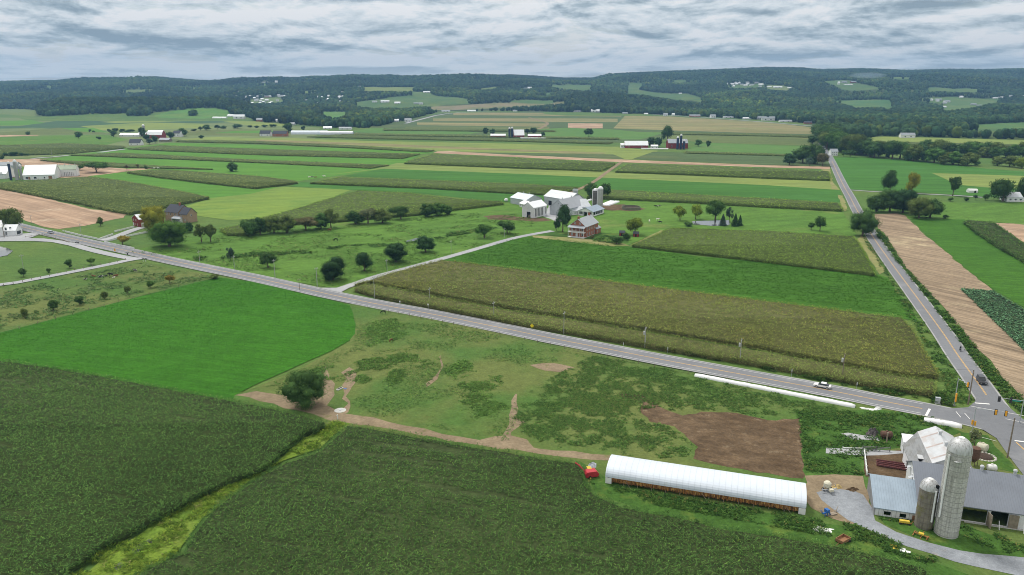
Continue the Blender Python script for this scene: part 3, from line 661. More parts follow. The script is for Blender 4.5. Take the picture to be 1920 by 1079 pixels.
sheet('dirt_patch', [(1160, 740), (1200, 740), (1222, 755), (1250, 770), (1280, 781), (1315, 774), (1380, 776), (1440, 790), (1500, 786), (1506, 900), (1455, 893), (1366, 878), (1300, 862), (1308, 840), (1289, 822), (1265, 801), (1218, 792), (1200, 772), (1205, 755), (1165, 745)], MUCK, 'large trampled brown soil patch in the pasture', 'soil', amp=.45, step=2)
sheet('dirt_track', [(440, 742), (480, 735), (530, 742), (590, 725), (604, 690), (612, 688), (622, 712), (628, 742), (612, 762), (640, 776), (700, 785), (760, 800), (830, 815), (900, 827), (960, 833), (1010, 842), (1075, 848), (1145, 855), (1145, 866), (1080, 860), (1000, 852), (940, 843), (870, 832), (760, 812), (690, 800), (640, 795), (560, 772)], DIRT, 'brown dirt track between the pasture and the corn', 'path', amp=.7, step=4)
sheet('dirt_track', [(935, 833), (945, 815), (955, 780), (966, 740), (970, 740), (966, 785), (985, 793), (960, 812), (955, 834)], DIRT, 'narrow cattle path running up the pasture', 'path', amp=.8, step=4)
sheet('dirt_track', [(797, 722), (815, 707), (828, 690), (823, 672), (826, 667), (832, 688), (820, 712), (800, 728)], DIRT, 'winding cow path in the weedy pasture', 'path', amp=.3, step=4)
sheet('dirt_patch', [(993, 686), (1040, 683), (1075, 690), (1050, 699), (1020, 697)], DIRT, 'small bare spot in the upper pasture', 'soil', amp=1.2, step=3)
sheet('dirt_patch', [(640, 700), (655, 690), (668, 705), (656, 735), (652, 775), (645, 778), (648, 740)], DIRT, 'worn earth beside the pasture spring', 'soil', amp=1, step=3)
sheet('dirt_patch', [(900, 826), (960, 818), (1000, 840), (930, 845)], DIRT, 'worn earth where the cattle path meets the track', 'soil', amp=1.5, step=3)
sheet('dirt_yard', [(1508, 893), (1540, 893), (1620, 895), (1625, 915), (1640, 960), (1600, 985), (1560, 975), (1520, 955), (1508, 935)], DIRT, 'bare tan ground between the curing shed and the low shed', 'yard', amp=1, step=3)
sheet('dirt_yard', [(1618, 850), (1695, 845), (1706, 905), (1622, 895)], MUCK, 'dark manure yard left of the big barn', 'yard', amp=.5, step=3)
sheet('concrete_pad', [(1577, 815), (1590, 813), (1645, 822), (1650, 829), (1600, 826)], LANE, 'pale concrete slab in the grass beside the rusty tank', 'slab', amp=.4, step=3)
sheet('concrete_pad', [(1549, 842), (1618, 845), (1695, 848), (1696, 852), (1620, 856), (1549, 852)], LANE, 'pale concrete strip along the manure yard', 'slab', amp=.3, step=3)
sheet('gravel_drive', [(1530, 925), (1560, 918), (1600, 922), (1618, 930), (1634, 955), (1640, 978), (1680, 1000), (1740, 1020), (1800, 1035), (1920, 1048), (2010, 1058), (2010, 1110), (1900, 1080), (1790, 1055), (1700, 1027), (1640, 1001), (1590, 977), (1560, 955), (1540, 940)], GRAVEL, 'blue grey gravel drive curving past the silos', 'drive', amp=.25, step=3)
sheet('grass', [(628, 792), (655, 795), (625, 818), (600, 842), (533, 866), (457, 912), (383, 972), (333, 1040), (243, 1100), (80, 1180), (60, 1160), (200, 1040), (350, 950), (420, 905), (520, 868), (585, 815)], WET, 'yellow green wet grass swale between the two corn fields', 'grass', amp=.8)
m, t, b = newmat('still water', .06, .5); b.inputs['Base Color'].default_value = (.09, .1, .1, 1); WATER = m
def puddle(pts, lab, amp=.3): return sheet('water', pts, WATER, lab, 'water', amp=amp, step=1.5)
puddle([(248, 1035), (262, 1020), (285, 1012), (286, 1020), (262, 1036), (250, 1044)], 'dark puddle in the grass swale')
puddle([(213, 1066), (228, 1055), (234, 1060), (222, 1072)], 'small dark puddle low in the grass swale')
puddle([(-180, 462), (0, 463), (15, 467), (24, 472), (14, 480), (0, 483), (-180, 487)], 'grey pond at the left edge', .5)
puddle([(763, 452), (775, 449), (790, 446), (793, 449), (778, 453), (762, 455)], 'bright stretch of creek in the meadow')
puddle([(1297, 416), (1320, 415), (1368, 414), (1368, 423), (1340, 425), (1300, 422)], 'small farm pond under the trees', .5)
# --- roads
def ribbon(name, pts, wd, mat, label, cat='road', z=None):
    LAYER[0] += 1; zz = (.02 + .003 * LAYER[0]) if z is None else z
    P = np.asarray(pts, float); n = len(P); Tn = np.gradient(P, axis=0); Tn /= np.linalg.norm(Tn, axis=1)[:, None]
    Nn = np.c_[-Tn[:, 1], Tn[:, 0]]; wd = np.broadcast_to(np.asarray(wd, float), (n,))[:, None]
    V = np.concatenate([np.c_[P - Nn * wd / 2, np.full(n, zz)], np.c_[P + Nn * wd / 2, np.full(n, zz)]])
    idx = [];
    for i in range(n - 1): idx += [i, i + 1, n + i + 1, n + i]
    o = link(bpy.data.objects.new(name, mesh_np(name, V, 4, idx, [mat]))); return tag(o, label, cat, kind='structure')
def smooth(P, it=2):
    P = np.asarray(P, float)
    for _ in range(it):
        Q = [P[0]]
        for a_, b_ in zip(P[:-1], P[1:]): Q += [a_ * .75 + b_ * .25, a_ * .25 + b_ * .75]
        Q.append(P[-1]); P = np.array(Q)
    return P
def mids(L, R__): return [((np.array(un(*a)) + np.array(un(*b))) / 2) for a, b in zip(L, R__)]
# lane side pieces first, main road over them
ribbon('side_lane', smooth([un(-180, 552), un(0, 537), (un(120, 514)), un(200, 498), un(245, 488), un(275, 484)], 1), 5.0, LANE, 'pale farm lane running left from the main road')
ribbon('side_lane', smooth([un(-180, 449), un(60, 448), un(125, 456), un(175, 471), un(225, 482), un(255, 487)], 1), 5.2, LANE, 'pale lane running parallel below the main road')
sheet('gravel_apron', [(-180, 446), (20, 441), (58, 438), (75, 440), (60, 446), (50, 448), (100, 455), (60, 453), (-180, 455)], LANE, 'pale gravel apron in front of the white house', 'yard')
ribbon('driveway', smooth([un(618, 548), un(640, 542), un(662, 535), un(700, 521), un(760, 505), un(827, 487), un(900, 466), un(960, 448), un(1000, 440), un(1036, 434)], 2), [7] + [4.6] * 0 + [4.8] * 0 + [5.2] * 0 if False else 4.6, LANE, 'pale driveway leading to the white farm')
sheet('driveway_mouth', [(600, 541), (632, 541), (655, 533), (668, 530), (664, 536), (640, 549), (642, 555)], LANE, 'flared mouth of the farm driveway', 'drive')
ribbon('driveway', smooth([un(188, 452), un(215, 446), un(250, 432), un(268, 427)], 2), 6.0, LANE, 'grey driveway to the small red barn')
ribbon('field_track', smooth([un(1030, 374), un(1065, 364), un(1110, 345), un(1140, 322), un(1166, 304)], 2), 4.2, DIRT, 'tan track climbing from the white farm through the fields', 'track')
ribbon('field_track', smooth([un(1010, 243), un(1030, 232), un(1018, 228), un(992, 221)], 1), 7, DIRT, 'tan track on the distant plateau', 'track')
ribbon('farm_lane', smooth([un(60, 298), un(75, 296.5), un(100, 295), un(131, 291.5)], 1), 7, LANE, 'pale lane between the distant strips at the left', 'track')
ribbon('farm_lane', smooth([un(186, 286.5), un(205, 284), un(232, 280.5)], 1), 9, LANE, 'pale lane to the red barn farm', 'track')
ribbon('farm_lane', smooth([un(1592, 357), un(1650, 361), un(1740, 365), un(1800, 368), un(1842, 371)], 1), 3.6, LANE, 'pale drive crossing the field right of the straight road', 'track')
ribbon('village_road', smooth([un(760, 232), un(840, 211), un(960, 209.5), un(1100, 211), un(1200, 214), un(1300, 219), un(1440, 230), un(1531, 237.5)], 2), 9, LANE, 'distant village road along the top of the plateau')
up = [(-180, 354), (0, 411), (42, 422), (87, 432), (175, 452), (250, 467), (325, 485), (400, 500), (480, 516), (600, 541), (642, 551), (730, 569), (830, 587), (960, 612), (1060, 632), (1160, 650), (1272, 672), (1440, 703), (1590, 730), (1690, 751), (1765, 764), (1850, 782), (1960, 806)]
lo = [(-180, 385), (0, 420), (35, 430), (82, 442), (155, 459), (230, 477), (300, 492), (375, 508), (455, 524), (560, 549), (600, 558), (690, 576), (790, 594), (920, 621), (1010, 641), (1110, 661), (1220, 683), (1385, 713), (1540, 742), (1640, 762), (1710, 776), (1790, 794), (1880, 822)]
mainC = smooth(mids(up, lo), 2)
ribbon('main_road_shoulder', mainC, 10.2, SHOULD, 'pale gravel edge of the main road', 'road edge')
ribbon('main_road', mainC, 8.9, ROAD, 'grey asphalt main road crossing the picture diagonally')
lf = [(1526, 240), (1530, 250), (1534, 262), (1538, 274), (1546, 286), (1554, 297), (1575, 345), (1590, 370), (1600, 392), (1626, 442), (1665, 500), (1715, 572), (1755, 630), (1777, 667), (1815, 722), (1832, 757), (1870, 820), (1905, 872), (1950, 940), (2080, 1150)]
rt = [(1530, 240), (1535, 250), (1540, 262), (1545, 274), (1552, 286), (1561, 297), (1583, 345), (1598, 370), (1609, 392), (1639, 438), (1680, 494), (1742, 572), (1787, 630), (1812, 667), (1855, 722), (1885, 757), (1940, 820), (1980, 872), (2040, 940), (2200, 1150)]
sideC = smooth(mids(lf, rt), 2)
ribbon('country_road_shoulder', sideC, 7.6, SHOULD, 'pale edge of the straight country road', 'road edge')
ribbon('country_road', sideC, 6.6, ROAD, 'straight grey country road running to the far woods')
sheet('crossroads', [(1780, 768), (1815, 766), (1828, 755), (1830, 748), (1868, 745), (1892, 766), (1920, 790), (1990, 830), (2060, 900), (2040, 960), (1960, 950), (1920, 895), (1888, 853), (1868, 824), (1835, 803), (1790, 792)], ROAD, 'asphalt crossroads at the right edge', 'road')
PAINTW = smat('white road paint', (.75, .75, .73), .7, var=.15, scale=2.0); PAINTY = smat('yellow road paint', (.62, .38, .12), .7, var=.2, scale=.5)
def offs(P, d):
    P = np.asarray(P); Tn = np.gradient(P, axis=0); Tn /= np.linalg.norm(Tn, axis=1)[:, None]; return P + np.c_[-Tn[:, 1], Tn[:, 0]] * d
def crop_line(P, a, b_):
    x = np.array([pr(p[0], p[1])[0] for p in P]); return P[(x > a) & (x < b_)]
k1 = crop_line(mainC, -80, 1745)
ribbon('centre_line', offs(k1, .14), .13, PAINTY, 'yellow centre line of the main road, far stripe', 'road marking')
ribbon('centre_line', offs(k1, -.14), .13, PAINTY, 'yellow centre line of the main road, near stripe', 'road marking')
ribbon('edge_line', offs(k1, 3.55), .13, PAINTW, 'white edge line on the far side of the main road', 'road marking')
ribbon('edge_line', offs(k1, -3.55), .13, PAINTW, 'white edge line on the near side of the main road', 'road marking')
yy = np.array([p[1] for p in sideC]); k2 = sideC[(yy > un(1840, 752)[1]) & (yy < 900)]
ribbon('centre_line', offs(k2, .13), .13, PAINTY, 'yellow centre line of the straight road, left stripe', 'road marking')
ribbon('centre_line', offs(k2, -.13), .13, PAINTY, 'yellow centre line of the straight road, right stripe', 'road marking')
def mark(a_, b_, wd, lab, mat=None): ribbon('road_marking', [un(*a_), un(*b_)], wd, mat or PAINTW, lab, 'road marking', z=.6)
LAYER[0] += 1; _mz = .02 + .003 * LAYER[0]
def mark(a_, b_, wd, lab, mat=None): ribbon('road_marking', [un(*a_), un(*b_)], wd, mat or PAINTW, lab, 'road marking')
mark((1828, 758), (1855, 760), .6, 'white stop line on the straight road')
mark((1743, 769), (1736, 782), .6, 'white stop line on the main road')
mark((1820, 764), (1925, 783), .2, 'long white guide line across the crossroads')
mark((1792, 774), (1801, 785), .15, 'left white turn dash in the crossroads'); mark((1808, 777), (1818, 788), .15, 'right white turn dash in the crossroads')
mark((1902, 829), (1945, 834), .6, 'white stop line at the right edge of the picture'); mark((1905, 832), (1935, 860), .25, 'yellow line behind the right stop line', PAINTY)
mark((1885, 788), (1925, 796), .2, 'white dash at the right side of the crossroads')
mark((1838, 822), (1868, 830), .12, 'faint white line beside the grass corner')
# ------------------------------------------------------------------ standing crops
DK = [(.085, .172, .042, 5), (.115, .22, .052, 3), (.052, .118, .03, 3), (.15, .26, .05, .4)]
TN = [(.165, .228, .055, 6), (.205, .255, .065, 2), (.12, .178, .040, 4), (.30, .24, .10, .3)]
MO = [(.205, .25, .072, 5), (.24, .28, .085, 2), (.16, .21, .058, 4)]
OG = [(.175, .275, .043, 5), (.21, .305, .052, 2), (.135, .225, .037, 4)]
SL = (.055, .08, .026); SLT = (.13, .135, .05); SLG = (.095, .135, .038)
crop('cornfield', 'dark green corn field filling the lower left, left of the grass swale',
     [(-180, 664), (0, 672), (100, 686), (200, 703), (300, 722), (400, 740), (480, 755), (560, 772), (612, 788), (590, 800), (573, 803), (547, 823), (500, 867), (470, 880), (430, 893), (383, 915), (353, 930), (317, 950), (240, 990), (187, 1017), (137, 1053), (80, 1110), (40, 1180), (-180, 1240), (-180, 900)], 2.5, DK, SL, s0=.66, dref=210, nleaf=9, L=.47, Wd=.115, seed=11, streak=.735)
crop('cornfield', 'dark green corn field filling the bottom centre, right of the grass swale',
     [(650, 793), (697, 798), (762, 811), (830, 822), (872, 830), (950, 842), (1000, 851), (1080, 863), (1096, 870), (1092, 885), (1100, 905), (1120, 925), (1168, 945), (1277, 965), (1366, 986), (1455, 998), (1514, 1008), (1567, 1016), (1647, 1034), (1733, 1058), (1744, 1068), (1700, 1120), (1650, 1180), (900, 1240), (200, 1240), (215, 1100), (243, 1079), (300, 1047), (345, 1030), (360, 995), (383, 967), (410, 940), (457, 907), (500, 880), (533, 863), (600, 840), (633, 810)], 2.5, DK, SL, s0=.66, dref=210, nleaf=9, L=.47, Wd=.115, seed=12, streak=.72)
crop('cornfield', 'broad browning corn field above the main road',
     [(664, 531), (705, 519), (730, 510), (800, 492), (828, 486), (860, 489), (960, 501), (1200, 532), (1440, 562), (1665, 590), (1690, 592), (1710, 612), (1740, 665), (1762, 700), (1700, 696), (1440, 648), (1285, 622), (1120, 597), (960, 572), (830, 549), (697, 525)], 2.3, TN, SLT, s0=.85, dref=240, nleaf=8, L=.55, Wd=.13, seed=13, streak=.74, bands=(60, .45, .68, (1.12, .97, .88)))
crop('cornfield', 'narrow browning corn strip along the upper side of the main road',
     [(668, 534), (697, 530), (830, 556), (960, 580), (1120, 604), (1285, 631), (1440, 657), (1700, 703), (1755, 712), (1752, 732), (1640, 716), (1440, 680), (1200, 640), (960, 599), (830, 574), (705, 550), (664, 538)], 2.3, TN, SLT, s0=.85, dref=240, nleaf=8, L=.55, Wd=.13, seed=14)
crop('cornfield', 'olive corn field behind the rich green field',
     [(1247, 431), (1260, 426), (1440, 431), (1600, 441), (1612, 455), (1642, 511), (1620, 508), (1440, 486), (1310, 471), (1184, 457)], 2.3, OG, SLG, s0=1.1, dref=340, nleaf=5, L=.65, Wd=.2, seed=15, rowang=R(-8))
crop('cornfield', 'olive corn field behind the hedgerow left of the white farm',
     [(672, 356), (760, 360), (855, 371), (938, 376), (945, 379), (850, 390), (780, 399), (635, 411), (560, 415), (500, 413), (488, 407), (555, 390), (605, 374)], 2.4, OG, SLG, s0=1.2, dref=340, nleaf=5, L=.65, Wd=.2, seed=16)
crop('cornfield', 'small corn patch by the hedge right of the brick house',
     [(412, 427), (450, 420), (500, 424), (470, 436), (425, 436)], 2.4, OG, SLG, s0=1.2, dref=340, nleaf=5, L=.65, Wd=.2, seed=17)
crop('cornfield', 'big olive corn field above the ploughed tan field at the left',
     [(-180, 344), (0, 341), (125, 333), (160, 330), (225, 337), (300, 350), (350, 360), (393, 368), (325, 381), (242, 397), (212, 392), (150, 378), (75, 364), (0, 350), (-180, 340)], 2.6, MO, SLG, s0=1.2, dref=340, nleaf=5, L=.65, Wd=.2, seed=18)
crop('cornfield', 'tapering olive corn field below the round tree',
     [(237, 321), (300, 317), (400, 323), (480, 329), (542, 336), (559, 340), (480, 350), (375, 339), (300, 330)], 2.5, MO, SLG, s0=1.3, dref=340, nleaf=5, L=.65, Wd=.2, seed=19)
crop('cornfield', 'olive corn strip left of the farm track',
     [(580, 341), (640, 331), (800, 337), (960, 343), (1040, 347), (1084, 350), (1046, 363), (960, 359), (800, 350), (650, 344)], 2.3, OG, SLG, s0=1.4, dref=340, nleaf=5, L=.65, Wd=.2, seed=20)
crop('cornfield', 'olive corn strip right of the twin silos',
     [(1122, 353), (1145, 354), (1300, 363), (1440, 371), (1572, 379), (1580, 391), (1440, 384), (1300, 376), (1145, 369), (1100, 367)], 2.6, OG, SLG, s0=1.4, dref=340, nleaf=5, L=.65, Wd=.2, seed=21)
crop('cornfield', 'green corn block left of the track junction',
     [(812, 288), (960, 295), (1154, 304.5), (1128, 318), (960, 312), (757, 304)], 2.5, OG, SLG, s0=1.6, dref=340, nleaf=4, L=.7, Wd=.22, seed=22)
crop('cornfield', 'green corn block right of the track junction',
     [(1177, 306), (1300, 310), (1440, 315), (1554, 320), (1557, 335), (1440, 331), (1300, 325), (1153, 319.5)], 2.6, OG, SLG, s0=1.6, dref=340, nleaf=4, L=.7, Wd=.22, seed=23)
crop('cornfield', 'dark corn patch curving along the right edge',
     [(1807, 413), (1820, 411), (1865, 417), (1920, 454), (1990, 500), (1990, 530), (1920, 486), (1865, 455), (1830, 432)], 2.3, DK, SL, s0=1.0, dref=340, nleaf=5, L=.65, Wd=.2, seed=24)
for k_, (pts_, lab_) in enumerate([
    ([(132, 290), (225, 286), (480, 299), (730, 308.5), (695, 314), (480, 303.5), (300, 296)], 'second long corn strip left of the valley centre'),
    ([(237, 278), (300, 272), (480, 278.5), (787, 288), (755, 296), (480, 289), (300, 281.5)], 'long corn strip below the red barn farm'),
    ([(75, 299), (165, 302), (300, 310), (400, 316), (300, 314), (187, 311)], 'short corn wedge behind the white barns'),
    ([(0, 272), (120, 268), (232, 273), (232, 277), (130, 287), (0, 291), (-180, 294), (-180, 275)], 'broad olive corn strip at the far left'),
    ([(575, 256), (630, 252), (960, 260), (1150, 266), (1140, 269), (960, 264), (700, 259.5)], 'thin corn strip below the long greenhouses'),
    ([(640, 249), (960, 254), (1160, 258), (1160, 261), (960, 257), (640, 252)], 'thin corn strip left of the blue silo farm'),
    ([(720, 241), (960, 243), (1040, 244), (1040, 246.5), (960, 246), (720, 244)], 'upper corn strip on the plateau, left part'),
    ([(1255, 248), (1440, 251), (1524, 254), (1524, 257), (1440, 254.5), (1255, 251)], 'upper corn strip on the plateau, right part'),
    ([(1285, 283), (1440, 287), (1530, 291), (1530, 293), (1440, 290), (1285, 286)], 'thin corn strip in front of the blue silo farm'),
    ([(335, 262), (480, 264), (655, 272), (815, 281), (800, 284), (655, 276), (480, 268), (330, 265)], 'thin corn strip above the bright alfalfa'),
    ([(1625, 265), (1760, 267), (1925, 271), (1925, 275), (1760, 272), (1625, 270)], 'corn edge between the right wood strips')]):
    crop('cornfield', lab_, pts_, 1.7, MO, SLG, s0=1.7, dref=360, nleaf=4, L=.75, Wd=.26, seed=30 + k_, amp=.2, rowang=R(-8))
crop('tobacco_patch', 'blue green leafy patch in the brown stubble at the right edge', [(1803, 540), (1862, 545), (1920, 580), (1990, 628), (1990, 730), (1920, 652), (1845, 580)], .75,
     [(.10, .21, .10, 4), (.14, .27, .14, 3), (.05, .11, .05, 3)], (.04, .07, .03), s0=.8, dref=230, nleaf=6, L=.42, Wd=.26, seed=50, rowang=R(-57), cat='leafy crop', low=.7)
# low lush crops: small real tufts over the sheets
BA = [(.042, .155, .011, 4), (.052, .18, .013, 2), (.034, .13, .009, 3)]
KA = [(.052, .142, .013, 4), (.062, .16, .015, 2), (.043, .122, .011, 3)]
weeds('alfalfa', 'low alfalfa tufts covering the vivid green round field',
      [(-170, 640), (0, 627), (137, 592), (250, 562), (362, 534), (412, 523), (480, 532), (560, 552), (620, 566), (655, 575), (660, 590), (665, 610), (663, 627), (653, 640), (618, 660), (578, 677), (528, 700), (478, 722), (438, 745), (300, 735), (0, 690), (-170, 680)], .13, .62, 230, BA, .22, sc=7, nleaf=4, seed=60, L=.26, Wd=.2, tv=.16, cat='alfalfa')
weeds('clover', 'low clover tufts covering the rich green field before the brick farmhouse',
      [(847, 484), (960, 449), (997, 446), (1090, 454), (1172, 464), (1310, 484), (1440, 494), (1640, 516), (1663, 524), (1718, 600), (1665, 588), (1440, 560), (960, 500), (860, 489)], .13, .75, 250, KA, .22, sc=9, nleaf=4, seed=61, L=.34, Wd=.24, tv=.16, cat='clover')
WD2 = [(.10, .20, .042, 4), (.13, .235, .05, 3), (.075, .16, .035, 2)]
WD = [(.07, .15, .034, 4), (.10, .19, .042, 3), (.06, .125, .03, 2.5), (.14, .22, .05, .8)]
weeds('pasture_weeds', 'dark leafy weeds covering the right part of the pasture',
      [(985, 740), (1060, 695), (1110, 668), (1290, 700), (1440, 735), (1600, 768), (1700, 780), (1690, 800), (1600, 800), (1560, 790), (1500, 784), (1440, 788), (1380, 774), (1315, 772), (1280, 779), (1240, 765), (1200, 770), (1210, 790), (1265, 803), (1287, 824), (1306, 841), (1290, 858), (1220, 862), (1150, 853), (1075, 845), (1010, 838), (975, 810), (960, 790)], .38, .5, 230, WD, .32, sc=3.0, nleaf=9, seed=62, L=.33, Wd=.16, edge=5)
weeds('pasture_weeds', 'thin weeds over the whole pasture below the road',
      [(670, 590), (830, 608), (1100, 668), (990, 740), (950, 830), (700, 780), (620, 735), (520, 735), (470, 738), (600, 680), (665, 640)], .45, .9, 230, WD, .55, sc=10, nleaf=8, seed=63, L=.33, Wd=.16)
for k_, (P_, thr_) in enumerate([([(690, 605), (740, 598), (765, 608), (770, 628), (735, 643), (695, 655), (675, 640)], .38), ([(640, 690), (700, 668), (780, 660), (830, 672), (820, 700), (770, 712), (720, 730), (680, 722), (655, 720)], .42),
      ([(830, 672), (900, 680), (905, 700), (850, 715), (835, 700)], .42), ([(860, 720), (940, 700), (960, 760), (950, 790), (880, 795), (830, 760)], .46), ([(560, 690), (620, 680), (640, 700), (620, 715), (570, 705)], .42)]):
    weeds('weed_patch', ['dense dark weeds in the upper left of the pasture', 'dense weeds left of the winding cow path', 'weeds right of the winding cow path', 'large weed patch left of the narrow cattle path', 'weeds above the big dark round tree'][k_], P_, .4, .5, 230, WD2, thr_ - .03, sc=5, nleaf=9, seed=64 + k_, L=.36, Wd=.18, edge=5)
weeds('pasture_weeds', 'uneven grass and thistles in the cow pasture at the left', [(-170, 560), (0, 549), (245, 498), (262, 494), (405, 521), (362, 530), (250, 557), (137, 587), (0, 622), (-170, 632)], .4, .9, 250, [(.11, .19, .06, 3), (.07, .15, .04, 3), (.16, .21, .09, 1)], .42, sc=7, nleaf=6, seed=72, L=.5, Wd=.25)
VG = [(.06, .135, .028, 4), (.09, .175, .036, 3), (.038, .09, .02, 3), (.17, .19, .055, .6)]
weeds('verge_weeds', 'rank green weeds along the upper side of the main road', [(668, 545), (705, 556), (830, 580), (960, 606), (1200, 650), (1440, 696), (1700, 748), (1790, 764), (1770, 740), (1700, 728), (1440, 688), (1200, 646), (960, 602), (830, 576), (705, 553), (672, 540)], .9, .55, 230, VG, .40, sc=5, nleaf=8, seed=73, L=.5, Wd=.22)
weeds('verge_weeds', 'rank green weeds between the straight road and the stubble field', [(1641, 440), (1684, 495), (1747, 573), (1793, 632), (1818, 668), (1860, 722), (1892, 757), (1925, 785), (1925, 758), (1880, 712), (1822, 643), (1765, 575), (1696, 501), (1662, 448), (1645, 430)], .8, .55, 230, VG, .36, sc=4, nleaf=8, seed=74, L=.5, Wd=.22)
weeds('verge_weeds', 'yellow green verge on the left side of the straight road', [(1610, 420), (1623, 445), (1660, 505), (1710, 577), (1750, 635), (1772, 670), (1808, 722), (1826, 752), (1800, 762), (1770, 745), (1760, 735), (1775, 730), (1762, 700), (1740, 660), (1712, 605), (1700, 590), (1665, 520), (1650, 500), (1625, 460)], .5, .7, 230, VG, .42, sc=5, nleaf=7, seed=75, L=.45, Wd=.22)
weeds('grass_tufts', 'bright tufts of the wet grass swale', [(628, 792), (655, 795), (625, 818), (600, 842), (533, 866), (457, 912), (383, 972), (333, 1040), (243, 1100), (120, 1150), (90, 1120), (200, 1030), (350, 940), (420, 895), (520, 862), (585, 812)], .7, .5, 230, [(.16, .27, .034, 4), (.22, .31, .042, 3), (.08, .15, .02, 3), (.25, .26, .09, .5)], .40, sc=3.5, nleaf=8, seed=76, L=.5, Wd=.13)
weeds('grass_tufts', 'lush grass tufts around the near barns', [(1495, 772), (1690, 777), (1760, 788), (1800, 812), (1700, 840), (1625, 850), (1620, 893), (1510, 886)], .45, .6, 230, VG, .40, sc=3, nleaf=7, seed=77, L=.42, Wd=.2)
weeds('grass_tufts', 'lush grass tufts between the curing shed and the corn', [(1100, 905), (1140, 912), (1510, 972), (1600, 985), (1760, 1050), (1740, 1060), (1570, 1012), (1455, 990), (1277, 958), (1168, 938)], .6, .5, 230, VG, .38, sc=4, nleaf=7, seed=78, L=.45, Wd=.18)
weeds('grass_tufts', 'grass tufts around the silos', [(1645, 975), (1700, 975), (1800, 1012), (1925, 1050), (1960, 1040), (1920, 1020), (1860, 1000), (1800, 985), (1750, 1000), (1715, 985)], .45, .5, 230, VG, .42, sc=2.5, nleaf=7, seed=79, L=.4, Wd=.2)
weeds('creek_weeds', 'rough reeds along the creek in the meadow', [(360, 483), (480, 474), (560, 472), (640, 462), (760, 456), (830, 440), (890, 430), (930, 425), (930, 430), (840, 446), (760, 462), (640, 468), (560, 478), (480, 482), (370, 490)], .7, .8, 300, VG, .46, sc=8, nleaf=6, seed=80, L=.6, Wd=.3)
weeds('meadow_grass', 'uneven grass of the meadow between the trees', [(235, 476), (420, 440), (640, 425), (860, 398), (1000, 405), (1000, 436), (900, 462), (700, 518), (640, 540), (480, 514), (330, 482)], .35, 1.5, 330, [(.10, .19, .035, 3), (.075, .155, .03, 3), (.17, .2, .07, 1)], .48, sc=14, nleaf=5, seed=81, L=.6, Wd=.3)
